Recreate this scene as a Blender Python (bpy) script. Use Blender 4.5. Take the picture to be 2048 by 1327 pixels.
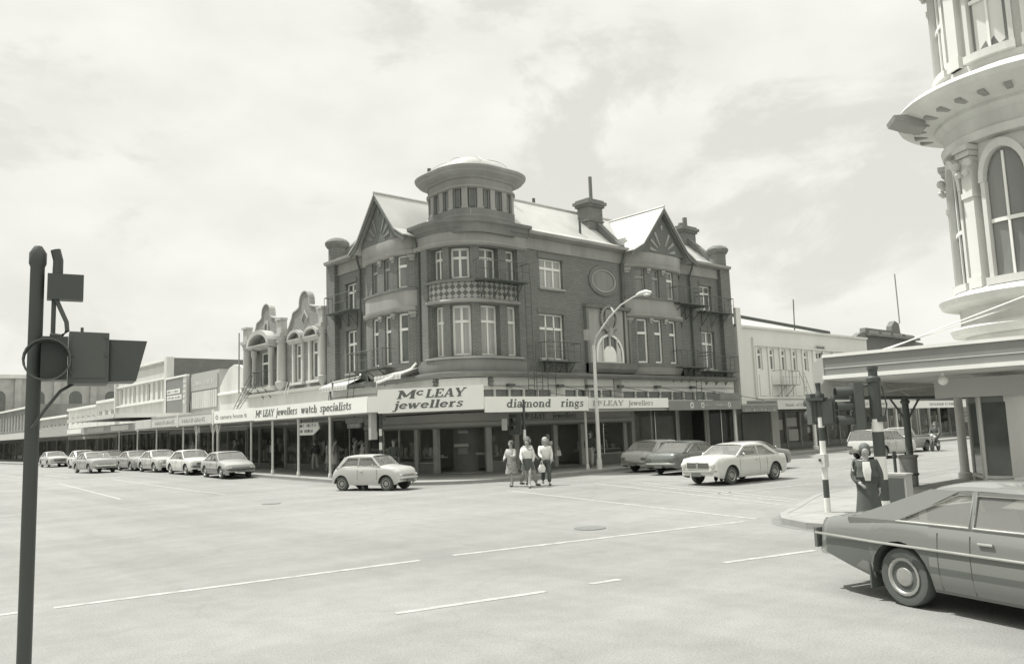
import bpy, bmesh, math, random
from math import sin, cos, pi, radians, sqrt, atan2
from mathutils import Vector, Matrix
random.seed(7)
for o in list(bpy.data.objects): bpy.data.objects.remove(o)
SC = bpy.context.scene
# ---------------------------------------------------------------- camera
cd = bpy.data.cameras.new('camera'); cam = bpy.data.objects.new('camera', cd); SC.collection.objects.link(cam)
cd.sensor_width = 36; cd.lens = 1617/2048*36; cd.clip_end = 3000; cd.clip_start = .1
F_, CX, CY, H_ = 1617., 1024., 663.5, 2.1
SL, HY, VX = -.036, 858., 2870.
rho = math.atan(-SL); th = math.atan((HY-CY)*cos(rho)/F_)
UP = Vector((-sin(rho)*cos(th), cos(rho)*cos(th), -sin(th)))
U = Vector((VX-CX, CY-(HY+SL*(VX-CX)), -F_)).normalized(); U = (U-UP*U.dot(UP)).normalized(); V = UP.cross(U)
cam.matrix_world = Matrix(((U.x, U.y, U.z, 0), (V.x, V.y, V.z, 0), (UP.x, UP.y, UP.z, H_), (0, 0, 0, 1)))
SC.camera = cam
# ---------------------------------------------------------------- sky and sun
SUN = Vector((-.42, .88, 2.0)).normalized()      # towards the sun
EL = math.asin(SUN.z); AZ = atan2(SUN.x, SUN.y)
wd = bpy.data.worlds.new('World'); SC.world = wd; wd.use_nodes = True
nt = wd.node_tree; nt.nodes.clear(); N = nt.nodes.new; K = nt.links.new
sky = N('ShaderNodeTexSky'); sky.sky_type = 'NISHITA'; sky.sun_disc = False; sky.sun_elevation = EL; sky.sun_rotation = AZ
sky.air_density = 1.0; sky.dust_density = 2.0
bw = N('ShaderNodeRGBToBW'); K(sky.outputs[0], bw.inputs[0])
tc = N('ShaderNodeTexCoord'); sep = N('ShaderNodeSeparateXYZ'); K(tc.outputs['Generated'], sep.inputs[0])
# cloud deck: project the view direction on a plane overhead
zz = N('ShaderNodeMath'); zz.operation = 'ADD'; zz.inputs[1].default_value = .22; K(sep.outputs[2], zz.inputs[0])
zc = N('ShaderNodeMath'); zc.operation = 'MAXIMUM'; zc.inputs[1].default_value = .05; K(zz.outputs[0], zc.inputs[0])
dx = N('ShaderNodeMath'); dx.operation = 'DIVIDE'; K(sep.outputs[0], dx.inputs[0]); K(zc.outputs[0], dx.inputs[1])
dy = N('ShaderNodeMath'); dy.operation = 'DIVIDE'; K(sep.outputs[1], dy.inputs[0]); K(zc.outputs[0], dy.inputs[1])
cmb = N('ShaderNodeCombineXYZ'); K(dx.outputs[0], cmb.inputs[0]); K(dy.outputs[0], cmb.inputs[1]); cmb.inputs[2].default_value = 3.3
cv = N('ShaderNodeMapping'); cv.inputs['Scale'].default_value = (1, 1, 1.9); cv.inputs['Location'].default_value = (3.1, 1.7, .4); K(tc.outputs['Generated'], cv.inputs[0])
nz = N('ShaderNodeTexNoise'); nz.inputs['Scale'].default_value = 3.0; nz.inputs['Detail'].default_value = 9; nz.inputs['Roughness'].default_value = .6
nz.inputs['Distortion'].default_value = .35; K(cv.outputs[0], nz.inputs['Vector'])
mr = N('ShaderNodeMapRange'); mr.inputs['From Min'].default_value = .42; mr.inputs['From Max'].default_value = .52
mr.interpolation_type = 'SMOOTHSTEP'; K(nz.outputs[0], mr.inputs['Value'])
n2 = N('ShaderNodeTexNoise'); n2.inputs['Scale'].default_value = 6.5; n2.inputs['Detail'].default_value = 8; n2.inputs['Roughness'].default_value = .5
K(cv.outputs[0], n2.inputs['Vector'])
m2 = N('ShaderNodeMapRange'); m2.inputs['From Min'].default_value = .3; m2.inputs['From Max'].default_value = .68
m2.inputs['To Min'].default_value = .9; m2.inputs['To Max'].default_value = 1.05; K(n2.outputs[0], m2.inputs['Value'])
CLOUD = 4.3; GAP = 3.25
mixf = N('ShaderNodeMix'); mixf.data_type = 'FLOAT'
K(mr.outputs[0], mixf.inputs['Factor'])
gap = N('ShaderNodeMath'); gap.operation = 'MULTIPLY_ADD'; gap.inputs[1].default_value = .12; gap.inputs[2].default_value = GAP; K(bw.outputs[0], gap.inputs[0])
cl = N('ShaderNodeMath'); cl.operation = 'MULTIPLY'; cl.inputs[1].default_value = CLOUD; K(m2.outputs[0], cl.inputs[0])
K(gap.outputs[0], mixf.inputs[2]); K(cl.outputs[0], mixf.inputs[3])
zb = N('ShaderNodeMapRange'); zb.interpolation_type = 'SMOOTHSTEP'; zb.inputs['From Min'].default_value = .5; zb.inputs['From Max'].default_value = .9   # sky above the view brightened towards the zenith, added as fill light
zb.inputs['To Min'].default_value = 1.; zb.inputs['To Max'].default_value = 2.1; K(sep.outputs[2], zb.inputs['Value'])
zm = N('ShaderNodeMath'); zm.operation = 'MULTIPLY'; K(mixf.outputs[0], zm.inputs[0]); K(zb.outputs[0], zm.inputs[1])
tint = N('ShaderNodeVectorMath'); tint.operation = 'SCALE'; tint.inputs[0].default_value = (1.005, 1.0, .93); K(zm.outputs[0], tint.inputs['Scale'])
bg = N('ShaderNodeBackground'); bg.inputs[1].default_value = .12; K(tint.outputs[0], bg.inputs[0])
ow = N('ShaderNodeOutputWorld'); K(bg.outputs[0], ow.inputs[0])
sl = bpy.data.lights.new('sun', 'SUN'); sl.energy = 3.1; sl.angle = radians(.6); sl.color = (1, .99, .955)
sun = bpy.data.objects.new('sun', sl); SC.collection.objects.link(sun); sun.rotation_euler = SUN.to_track_quat('Z', 'Y').to_euler(); sun.location = (0, 0, 60)
SC.view_settings.view_transform = 'Standard'; SC.view_settings.look = 'None'; SC.view_settings.gamma = 1; SC.view_settings.exposure = .82
SC.render.engine = 'CYCLES'
# ---------------------------------------------------------------- materials
def tone(g):
    t = min(1, max(0, (g-.08)/.17)); return (g*(.91+.085*t), g, g*(.915+.035*t), 1)
M = {}
def mat(name, g, rough=.8, var=.12, scale=1.2, bump=0., bscale=30., metal=0., spec=.4, streak=0., kind=None, coat=0., g2=None):
    m = bpy.data.materials.new(name); m.use_nodes = True; t = m.node_tree; n = t.nodes; l = t.links
    b = n['Principled BSDF']; b.inputs['Roughness'].default_value = rough; b.inputs['Metallic'].default_value = metal
    b.inputs['Specular IOR Level'].default_value = spec; b.inputs['Coat Weight'].default_value = coat
    c = n.new('ShaderNodeTexCoord')
    if kind == 'brick':
        br = n.new('ShaderNodeTexBrick'); br.inputs['Scale'].default_value = 1; br.inputs['Brick Width'].default_value = .24
        br.inputs['Row Height'].default_value = .086; br.inputs['Mortar Size'].default_value = .013; br.inputs['Bias'].default_value = -.1
        br.inputs['Color1'].default_value = tone(g*.85); br.inputs['Color2'].default_value = tone(g*1.12); br.inputs['Mortar'].default_value = tone(g2 or g*1.5)
        l.new(c.outputs['UV'], br.inputs['Vector']); src = br.outputs['Color']
    elif kind == 'lattice':
        mp = n.new('ShaderNodeMapping'); mp.inputs['Rotation'].default_value = (0, 0, pi/4); l.new(c.outputs['UV'], mp.inputs[0])
        ck = n.new('ShaderNodeTexChecker'); ck.inputs['Scale'].default_value = 4.6; ck.inputs[1].default_value = tone(g); ck.inputs[2].default_value = tone(g2)
        l.new(mp.outputs[0], ck.inputs[0]); src = ck.outputs[0]
    elif kind == 'stripes':
        sx = n.new('ShaderNodeSeparateXYZ'); l.new(c.outputs['UV'], sx.inputs[0])
        mm = n.new('ShaderNodeMath'); mm.operation = 'PINGPONG'; mm.inputs[1].default_value = bscale; l.new(sx.outputs[0], mm.inputs[0])
        gt = n.new('ShaderNodeMath'); gt.operation = 'GREATER_THAN'; gt.inputs[1].default_value = bscale/2; l.new(mm.outputs[0], gt.inputs[0])
        mc = n.new('ShaderNodeMix'); mc.data_type = 'RGBA'; mc.inputs[6].default_value = tone(g); mc.inputs[7].default_value = tone(g2); l.new(gt.outputs[0], mc.inputs[0]); src = mc.outputs[2]
    elif kind == 'flags':
        br = n.new('ShaderNodeTexBrick'); br.inputs['Scale'].default_value = 1; br.inputs['Brick Width'].default_value = .9; br.inputs['Row Height'].default_value = .9; br.offset = 0
        br.inputs['Mortar Size'].default_value = .012; br.inputs['Color1'].default_value = tone(g*.96); br.inputs['Color2'].default_value = tone(g*1.05); br.inputs['Mortar'].default_value = tone(g*.6)
        l.new(c.outputs['Object'], br.inputs['Vector']); src = br.outputs['Color']
    elif kind == 'road':
        src = None
        for sc_, lo, hi, mpv in ((1., .94, 1.05, (.05, .75, 1)), (1., .93, 1.05, (.9, .06, 1)), (.12, .9, 1.07, (1, 1, 1)), (38., .9, 1.1, (1, 1, 1)), (3., .96, 1.04, (1, 1, 1))):
            mp_ = n.new('ShaderNodeMapping'); mp_.inputs['Scale'].default_value = mpv; mp_.inputs['Rotation'].default_value = (0, 0, .06); l.new(c.outputs['Object'], mp_.inputs[0])
            tn = n.new('ShaderNodeTexNoise'); tn.inputs['Scale'].default_value = sc_; tn.inputs['Detail'].default_value = 4; l.new(mp_.outputs[0], tn.inputs['Vector'])
            mr_ = n.new('ShaderNodeMapRange'); mr_.inputs['From Min'].default_value = .35; mr_.inputs['From Max'].default_value = .65; mr_.inputs['To Min'].default_value = lo; mr_.inputs['To Max'].default_value = hi; l.new(tn.outputs[0], mr_.inputs['Value'])
            vm_ = n.new('ShaderNodeVectorMath'); vm_.operation = 'SCALE'
            if src is None: vm_.inputs[0].default_value = tone(g)[:3]
            else: l.new(src, vm_.inputs[0])
            l.new(mr_.outputs[0], vm_.inputs['Scale']); src = vm_.outputs[0]
        vo = n.new('ShaderNodeTexVoronoi'); vo.inputs['Scale'].default_value = .16; vo.feature = 'DISTANCE_TO_EDGE'; vo.inputs['Randomness'].default_value = .9   # old crack and seam lines
        nd = n.new('ShaderNodeTexNoise'); nd.inputs['Scale'].default_value = .8; nd.inputs['Detail'].default_value = 5; l.new(c.outputs['Object'], nd.inputs['Vector'])
        ad = n.new('ShaderNodeVectorMath'); ad.operation = 'MULTIPLY_ADD'; ad.inputs[1].default_value = (1.6, 1.6, 0); l.new(nd.outputs['Color'], ad.inputs[0]); l.new(c.outputs['Object'], ad.inputs[2]); l.new(ad.outputs[0], vo.inputs['Vector'])
        ml = n.new('ShaderNodeMapRange'); ml.inputs['From Max'].default_value = .006; ml.inputs['To Min'].default_value = .93; ml.inputs['To Max'].default_value = 1.; l.new(vo.outputs['Distance'], ml.inputs['Value'])
        vm_ = n.new('ShaderNodeVectorMath'); vm_.operation = 'SCALE'; l.new(src, vm_.inputs[0]); l.new(ml.outputs[0], vm_.inputs['Scale']); src = vm_.outputs[0]
    else:
        rg = n.new('ShaderNodeRGB'); rg.outputs[0].default_value = tone(g); src = rg.outputs[0]
    if var:
        tx = n.new('ShaderNodeTexNoise'); tx.inputs['Scale'].default_value = scale; tx.inputs['Detail'].default_value = 8; tx.inputs['Roughness'].default_value = .62
        if streak:
            mp2 = n.new('ShaderNodeMapping'); mp2.inputs['Scale'].default_value = (1, 1, streak); l.new(c.outputs['Object'], mp2.inputs[0]); l.new(mp2.outputs[0], tx.inputs['Vector'])
        else: l.new(c.outputs['Object'], tx.inputs['Vector'])
        r = n.new('ShaderNodeMapRange'); r.inputs['From Min'].default_value = .25; r.inputs['From Max'].default_value = .75
        r.inputs['To Min'].default_value = 1-var; r.inputs['To Max'].default_value = 1+var; l.new(tx.outputs[0], r.inputs['Value'])
        vm = n.new('ShaderNodeVectorMath'); vm.operation = 'SCALE'; l.new(src, vm.inputs[0]); l.new(r.outputs[0], vm.inputs['Scale']); src = vm.outputs[0]
        rr = n.new('ShaderNodeMapRange'); rr.inputs['To Min'].default_value = max(.02, rough-.12); rr.inputs['To Max'].default_value = min(1, rough+.12); l.new(tx.outputs[0], rr.inputs['Value'])
        if rough > .2: l.new(rr.outputs[0], b.inputs['Roughness'])
    if bump:
        tb = n.new('ShaderNodeTexNoise'); tb.inputs['Scale'].default_value = bscale; tb.inputs['Detail'].default_value = 5; l.new(c.outputs['Object'], tb.inputs['Vector'])
        bp = n.new('ShaderNodeBump'); bp.inputs['Strength'].default_value = bump; bp.inputs['Distance'].default_value = .02; l.new(tb.outputs[0], bp.inputs['Height']); l.new(bp.outputs[0], b.inputs['Normal'])
    l.new(src, b.inputs['Base Color']); M[name] = m; return m
def glass(name, g, clear=.6, rough=.03):
    m = bpy.data.materials.new(name); m.use_nodes = True; t = m.node_tree; n = t.nodes; l = t.links; n.remove(n['Principled BSDF'])
    tr = n.new('ShaderNodeBsdfTransparent'); tr.inputs[0].default_value = tone(.9)
    gl = n.new('ShaderNodeBsdfPrincipled'); gl.inputs['Base Color'].default_value = tone(g); gl.inputs['Roughness'].default_value = rough; gl.inputs['Specular IOR Level'].default_value = .8
    mx = n.new('ShaderNodeMixShader'); mx.inputs[0].default_value = clear; l.new(gl.outputs[0], mx.inputs[1]); l.new(tr.outputs[0], mx.inputs[2]); l.new(mx.outputs[0], n['Material Output'].inputs[0])
    M[name] = m; return m
mat('asphalt', .245, .85, .05, 1.1, .6, 60, spec=.25, kind='road')
mat('pavement', .3, .9, .14, .8, .3, 60, spec=.2, kind='flags')
mat('channel', .19, .9, .2, 1.3, .3, 50)
mat('kerb', .28, .9, .15, 1.5, .2, 40)
mat('paint_line', .35, .8, .32, 5.5, spec=.2)
mat('brick', .155, .9, .16, .5, .3, 25, kind='brick', spec=.2)
mat('brick_mid', .22, .9, .15, .6, .3, 25, kind='brick', spec=.2)
mat('brick_trim', 0.18, .9, .15, 1.5, .2, 25, spec=.2)
mat('plaster', .31, .85, .2, .9, .2, 18, streak=.25, spec=.2)
mat('plaster_dark', .2, .85, .22, .9, .2, 18, streak=.25, spec=.2)
mat('plaster_pale', 0.55, .8, .14, .8, .15, 18, streak=.3, spec=.25)
mat('white_wall', .6, .8, .17, .9, .25, 16, streak=.2, spec=.2)
mat('stone_pale', .42, .85, .25, 1.2, .35, 14, streak=.25, spec=.2)
mat('fascia_grey', .21, .6, .1, 1)
mat('bank_wall', .62, .85, .08, .5, .15, 25, streak=.4, spec=.2)
mat('white_paint', 0.74, .5, .06, 2, spec=.4)
mat('sign_white', 0.8, .5, .04, 1, spec=.3)
mat('sign_grey', 0.4, .5, .05, 1)
mat('lettering', 0.13, .6, 0)
mat('letter_grey', 0.3, .6, 0)
mat('letter_pale', 0.55, .6, 0)
mat('roof_iron', .43, .42, .14, .8, .35, 14, spec=.5, streak=.3)
mat('roof_grey', 0.5, .6, .15, 1, .2, 20)
mat('dark_timber', 0.14, .8, .15, 3, .2, 20)
mat('iron', 0.1, .6, .1, 3)
mat('pole_black', .07, .45, .08, 3)
mat('signal_grey', .1, .6, .1, 3)
mat('pole_white', 0.7, .5, .1, 3)
mat('post_paint', 0.6, .5, .1, 3)
mat('shop_dark', .18, .5, .2, 1.5)
mat('shop_mid', .4, .7, .2, 1.2)
mat('shop_goods', 0.55, .7, .5, 4)
mat('tyre', 0.1, .85, .1, 4)
mat('chrome', .6, .22, .05, 3, metal=1.)
mat('hub', .42, .35, .1, 5, metal=.6)
mat('car_white', .68, .28, .03, 1, coat=.6)
mat('car_cream', .50, .3, .03, 1, coat=.6)
mat('car_silver', .36, .33, .04, 1, coat=.6)
mat('car_grey', .24, .33, .04, 1, coat=.6)
mat('car_brown', .185, .22, .03, 1, coat=.9)
mat('car_brown_dark', .12, .3, .03, 1, coat=.5)
mat('car_dark', 0.14, .28, .03, 1, coat=.8)
mat('trim_dark', 0.1, .6, .05, 3)
mat('seat_pale', 0.45, .8, .1, 3)
mat('lamp_clear', .6, .12, .05, 30, spec=.8)
mat('lamp_red', .12, .2, .05, 30, spec=.8)
mat('plate', 0.14, .5, .02, 3)
mat('skin', .34, .6, .06, 5)
mat('hair_dark', 0.12, .7, .2, 12)
mat('hair_fair', .36, .7, .15, 12)
mat('cloth_white', .66, .9, .06, 5, .2, 12)
mat('cloth_dark', .09, .9, .1, 5, .2, 12)
mat('cloth_mid', 0.3, .9, .1, 5, .2, 12)
mat('cloth_pale', .4, .9, .1, 5, .2, 12)
mat('cloth_floral', .3, .9, .7, 9, .2, 12)
mat('cloth_striped', .1, .9, .05, 3, kind='stripes', bscale=.08, g2=.4)
mat('shoe_dark', 0.13, .5, .1, 5)
mat('lattice', .13, .85, .15, 2, kind='lattice', g2=.36)
mat('awning', .5, .8, .05, 2, kind='stripes', bscale=.16, g2=.38)
mat('window_dark', 0.1, .06, .25, 1.5, spec=.7)
mat('window_mid', .17, .08, .3, 1.2, spec=.7, streak=.15)
mat('window_curtain', 0.36, .25, .3, 5, spec=.6, streak=.06)
mat('blind', .8, .8, .05, 2)
mat('bin_metal', .25, .6, .35, 6)
mat('globe', .75, .3, .02, 2)
mat('manhole', .17, .7, .2, 8)
mat('church_stone', 0.34, .9, .2, .7)
glass('car_glass', .3, .5)
glass('shop_glass', .12, .72)
# ---------------------------------------------------------------- helpers
def tag(o, label=None, cat=None, group=None, kind=None):
    if label: o['label'] = label
    if cat: o['category'] = cat
    if group: o['group'] = group
    if kind: o['kind'] = kind
    return o
def link(o, parent=None):
    SC.collection.objects.link(o)
    if parent is not None: o.parent = parent
    return o
def thing(name, label, cat, loc=(0, 0, 0), rz=0., group=None):
    o = bpy.data.objects.new(name, None); o.empty_display_size = .3; link(o); o.location = loc; o.rotation_euler = (0, 0, rz)
    return tag(o, label, cat, group)
def origin(o):
    v = Vector((0, 0, 0))
    while o is not None: v += o.location; o = o.parent
    return v
class MB:
    def __init__(s): s.v = []; s.f = []; s.uv = []
    def face(s, pts, uv=None):
        i = len(s.v); s.v += [tuple(p) for p in pts]; s.f.append(tuple(range(i, i+len(pts)))); s.uv += (uv or [(p[0]+p[1], p[2]) for p in pts])
    def hexa(s, c, uvs=None):     # c: 8 corners, 0-3 bottom ring, 4-7 top ring
        for q in ((0, 3, 2, 1), (4, 5, 6, 7), (0, 1, 5, 4), (1, 2, 6, 5), (2, 3, 7, 6), (3, 0, 4, 7)):
            s.face([c[k] for k in q], [uvs[k] for k in q] if uvs else None)
    def box(s, x0, x1, y0, y1, z0, z1, T=None):
        c = [(x0, y0, z0), (x1, y0, z0), (x1, y1, z0), (x0, y1, z0), (x0, y0, z1), (x1, y0, z1), (x1, y1, z1), (x0, y1, z1)]
        if T: c = [T @ Vector(p) for p in c]
        s.hexa(c)
    def prism(s, poly, z0, z1):
        n = len(poly); a = [(p[0], p[1], z0) for p in poly]; b = [(p[0], p[1], z1) for p in poly]
        s.face(b); s.face(a[::-1])
        for i in range(n): j = (i+1) % n; s.face([a[i], a[j], b[j], b[i]])
    def ring(s, rings, cap=True, closed=True):
        n = len(rings[0]); base = len(s.v); us = []
        for ri, r in enumerate(rings):
            for p in r: s.v.append(tuple(p))
        def F(ids):
            s.f.append(tuple(ids)); s.uv += [(s.v[i][0]+s.v[i][1], s.v[i][2]) for i in ids]
        for a in range(len(rings)-1):
            for i in range(n if closed else n-1):
                j = (i+1) % n; F((base+a*n+i, base+a*n+j, base+(a+1)*n+j, base+(a+1)*n+i))
        if cap and closed: F([base+i for i in range(n)][::-1]); F([base+(len(rings)-1)*n+i for i in range(n)])
    def tube(s, pts, r, n=8, cap=True):
        pts = [Vector(p) for p in pts]; R = r if isinstance(r, (list, tuple)) else [r]*len(pts); rings = []
        for i, p in enumerate(pts):
            d = (pts[min(i+1, len(pts)-1)]-pts[max(i-1, 0)]).normalized(); ref = Vector((0, 0, 1)) if abs(d.z) < .9 else Vector((1, 0, 0))
            u = d.cross(ref).normalized(); w = d.cross(u)
            rings.append([p+(u*cos(2*pi*k/n)+w*sin(2*pi*k/n))*R[i] for k in range(n)])
        s.ring(rings, cap)
    def lathe(s, prof, c=(0, 0, 0), n=20, ax='z'):
        rings = []
        for r, z in prof:
            rg = []
            for k in range(n):
                a = 2*pi*k/n
                p = (r*cos(a), r*sin(a), z) if ax == 'z' else ((r*cos(a), z, r*sin(a)) if ax == 'y' else (z, r*cos(a), r*sin(a)))
                rg.append((c[0]+p[0], c[1]+p[1], c[2]+p[2]))
            rings.append(rg)
        s.ring(rings, True)
    def ball(s, c, r, n=12, sz=1., sx=1., sy=1.):
        rings = [[(c[0]+sx*r*max(.02, sin(pi*i/(n//2)))*cos(2*pi*k/n), c[1]+sy*r*max(.02, sin(pi*i/(n//2)))*sin(2*pi*k/n), c[2]-sz*r*cos(pi*i/(n//2))) for k in range(n)] for i in range(n//2+1)]
        s.ring(rings, True)
    def parts(s):       # connected pieces
        key = {}; par = list(range(len(s.v)))
        def find(i):
            while par[i] != i: par[i] = par[par[i]]; i = par[i]
            return i
        for i, p in enumerate(s.v):
            k = (round(p[0], 3), round(p[1], 3), round(p[2], 3))
            if k in key: par[find(i)] = find(key[k])
            else: key[k] = i
        for f in s.f:
            for j in f[1:]: par[find(j)] = find(f[0])
        out = {}; c = 0
        for f in s.f:
            r = out.setdefault(find(f[0]), MB()); mp = r.__dict__.setdefault('m', {})
            for j in f:
                if j not in mp: mp[j] = len(r.v); r.v.append(s.v[j])
            r.f.append(tuple(mp[j] for j in f)); r.uv += s.uv[c:c+len(f)]; c += len(f)
        return list(out.values())
    def build(s, name, m, parent=None, world=True, smooth=False, angle=40, split=False):
        if split:
            ps = s.parts()
            if len(ps) > 1: return [q.build(name, m, parent, world, smooth, angle) for q in ps]
        me = bpy.data.meshes.new(name); off = origin(parent) if (parent is not None and world) else Vector((0, 0, 0))
        me.from_pydata([tuple(Vector(p)-off) for p in s.v], [], s.f)
        uvl = me.uv_layers.new(name='UVMap'); flat = []
        for a in s.uv: flat += [a[0], a[1]]
        uvl.data.foreach_set('uv', flat)
        me.materials.append(M[m] if isinstance(m, str) else m)
        bm = bmesh.new(); bm.from_mesh(me)
        if smooth: bmesh.ops.remove_doubles(bm, verts=bm.verts, dist=.0006)
        bmesh.ops.recalc_face_normals(bm, faces=bm.faces); bm.to_mesh(me); bm.free()
        if smooth:
            for p in me.polygons: p.use_smooth = True
            me.set_sharp_from_angle(angle=radians(angle))
        return link(bpy.data.objects.new(name, me), parent)
# facade frames: p(s along the wall, d outward, z)
class FR:
    def __init__(s, o, u, n): s.o = Vector((o[0], o[1], 0)); s.u = Vector((u[0], u[1], 0)); s.n = Vector((n[0], n[1], 0)); s.step = 99
    def p(s, a, d, z): return s.o+s.u*a+s.n*d+Vector((0, 0, z))
    def samples(s, a, b): return [a, b]
X0, Y0, RR = 23.2, 30., 2.2
class Corner:
    ARC = RR*pi/2
    def p(s, a, d, z):
        if a < 10: return Vector((X0-d, 42.2-a, z))
        t = (a-10)/RR
        if t < pi/2: return Vector((X0+RR-cos(t)*(RR+d), Y0+RR-sin(t)*(RR+d), z))
        return Vector((X0+RR+(a-10-s.ARC), Y0-d, z))
    def samples(s, a, b):
        r = [a]; k = 10.
        while k < 10+s.ARC+.001:
            if a+.01 < k < b-.01: r.append(k)
            k += s.ARC/14
        return r+[b]
class Bulge:
    def __init__(s, F, a, b, B, pw=4): s.F, s.a, s.b, s.B, s.pw = F, a, b, B, pw
    def p(s, a, d, z):
        t = 2*(a-s.a)/(s.b-s.a)-1; t = max(-1, min(1, t)); return s.F.p(a, d+s.B*(1-abs(t)**s.pw), z)
    def samples(s, a, b):
        n = max(1, int((b-a)/.22)); L = [a+(b-a)*i/n for i in range(n+1)]
        for e in (s.a+.03, s.a+.1, s.b-.1, s.b-.03):
            if a < e < b: L.append(e)
        return sorted(L)
FL = FR((X0, 0), (0, 1), (-1, 0))         # left street facades: s = y
FRT = FR((0, Y0), (1, 0), (0, -1))        # right street facades: s = x
CO = Corner()
def sL(y): return 42.2-y
def sR(x): return 10+CO.ARC+(x-X0-RR)
def pbox(mb, F, a, b, d0, d1, z0, z1):
    L = F.samples(a, b)
    for i in range(len(L)-1):
        q = [(L[i], d0), (L[i+1], d0), (L[i+1], d1), (L[i], d1)]
        c = [F.p(s, d, z0) for s, d in q]+[F.p(s, d, z1) for s, d in q]; uv = [(s+d, z0) for s, d in q]+[(s+d, z1) for s, d in q]
        for k, fq in enumerate(((0, 3, 2, 1), (4, 5, 6, 7), (0, 1, 5, 4), (1, 2, 6, 5), (2, 3, 7, 6), (3, 0, 4, 7))):
            if (k == 3 and i < len(L)-2) or (k == 5 and i > 0): continue
            mb.face([c[j] for j in fq], [uv[j] for j in fq])
def sweep(mb, F, a, b, prof):
    L = F.samples(a, b); mb.ring([[F.p(s, d, z) for d, z in prof] for s in L], True)
def pwall(mb, F, a, b, z0, z1, holes=(), d=0., dep=.25):
    S = set(F.samples(a, b)); Z = {z0, z1}
    for h in holes: S |= {h[0], h[1]}; Z |= {h[2], h[3]}
    S = sorted(x for x in S if a-1e-6 <= x <= b+1e-6); S = [x for i, x in enumerate(S) if i == 0 or x-S[i-1] > 1e-4]; Z = sorted(z for z in Z if z0 <= z <= z1)
    for i in range(len(S)-1):
        for j in range(len(Z)-1):
            ms, mz = (S[i]+S[i+1])/2, (Z[j]+Z[j+1])/2
            if any(h[0] < ms < h[1] and h[2] < mz < h[3] for h in holes): continue
            q = [(S[i], Z[j]), (S[i+1], Z[j]), (S[i+1], Z[j+1]), (S[i], Z[j+1])]
            mb.face([F.p(s, d, z) for s, z in q], q)
    for h in holes:
        h0, h1, k0, k1 = h[:4]
        mb.face([F.p(h0, d, k0), F.p(h0, d-dep, k0), F.p(h0, d-dep, k1), F.p(h0, d, k1)], [(0, k0), (dep, k0), (dep, k1), (0, k1)])
        mb.face([F.p(h1, d, k0), F.p(h1, d-dep, k0), F.p(h1, d-dep, k1), F.p(h1, d, k1)], [(0, k0), (dep, k0), (dep, k1), (0, k1)])
        L = F.samples(h0, h1)
        for i in range(len(L)-1):
            for kk in (k0, k1): mb.face([F.p(L[i], d, kk), F.p(L[i+1], d, kk), F.p(L[i+1], d-dep, kk), F.p(L[i], d-dep, kk)])
def window(par, F, a, b, z0, z1, dep=.2, cols=2, transom=.68, fw=.085, fm='white_paint', pane='window_mid', sill=None, d=0., tw=.13, sillm='plaster'):
    m = MB(); D0, D1 = d-dep, d-dep+.07; g = .004
    pbox(m, F, a, b, D0, D1, z0, z0+fw); pbox(m, F, a, b, D0, D1, z1-fw, z1)
    pbox(m, F, a, a+fw, D0+g, D1+g, z0+fw, z1-fw); pbox(m, F, b-fw, b, D0+g, D1+g, z0+fw, z1-fw)
    for k in range(1, cols):
        c = a+(b-a)*k/cols; pbox(m, F, c-fw*.6, c+fw*.6, D0+g, D1+g, z0+fw, z1-fw)
    if transom:
        zt = z0+(z1-z0)*transom; pbox(m, F, a-.0, b, D0+2*g, D1+4*g, zt-tw/2, zt+tw/2)
    w = m.build('window', fm, par)
    m = MB(); L = F.samples(a+.01, b-.01)
    for i in range(len(L)-1): m.face([F.p(L[i], D0+.03, z0+.01), F.p(L[i+1], D0+.03, z0+.01), F.p(L[i+1], D0+.03, z1-.01), F.p(L[i], D0+.03, z1-.01)])
    m.build('pane', pane, w)
    if sill:
        m = MB(); pbox(m, F, a-.1, b+.1, d-dep+.08, d+sill, z0-.12, z0-.003); m.build('sill', sillm, w)
    return w
def text(par, s, F, a, z, size, m='lettering', bold=.03, shear=.0, width=None, d=.02, depth=.006, rev=False, name='lettering', scx=1.):
    cu = bpy.data.curves.new('t', 'FONT'); cu.body = s; cu.size = size; cu.offset = bold*size; cu.extrude = depth; cu.shear = shear; cu.resolution_u = 3
    o = bpy.data.objects.new('t', cu); SC.collection.objects.link(o); bpy.context.view_layer.update()
    me = bpy.data.meshes.new_from_object(o.evaluated_get(bpy.context.evaluated_depsgraph_get())); bpy.data.objects.remove(o)
    xs = [v.co.x for v in me.vertices]; x0, x1 = min(xs), max(xs); k = (width/(x1-x0)) if width else scx
    off = origin(par)
    for v in me.vertices:
        xx = (v.co.x-x0)*k
        v.co = F.p(a-xx if rev else a+xx, d+v.co.z, z+v.co.y)-off
    me.materials.clear(); me.materials.append(M[m]); me.name = name
    bm = bmesh.new(); bm.from_mesh(me); bmesh.ops.recalc_face_normals(bm, faces=bm.faces); bm.to_mesh(me); bm.free()
    return link(bpy.data.objects.new(name, me), par)
def copy_tree(o, parent=None):
    c = o.copy(); SC.collection.objects.link(c); c.parent = parent
    for ch in list(o.children): copy_tree(ch, c)
    return c
def G(y):       # the road climbs slightly up the left street
    return 0. if y < 32 else min(.25, .0125*(y-32))
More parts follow.
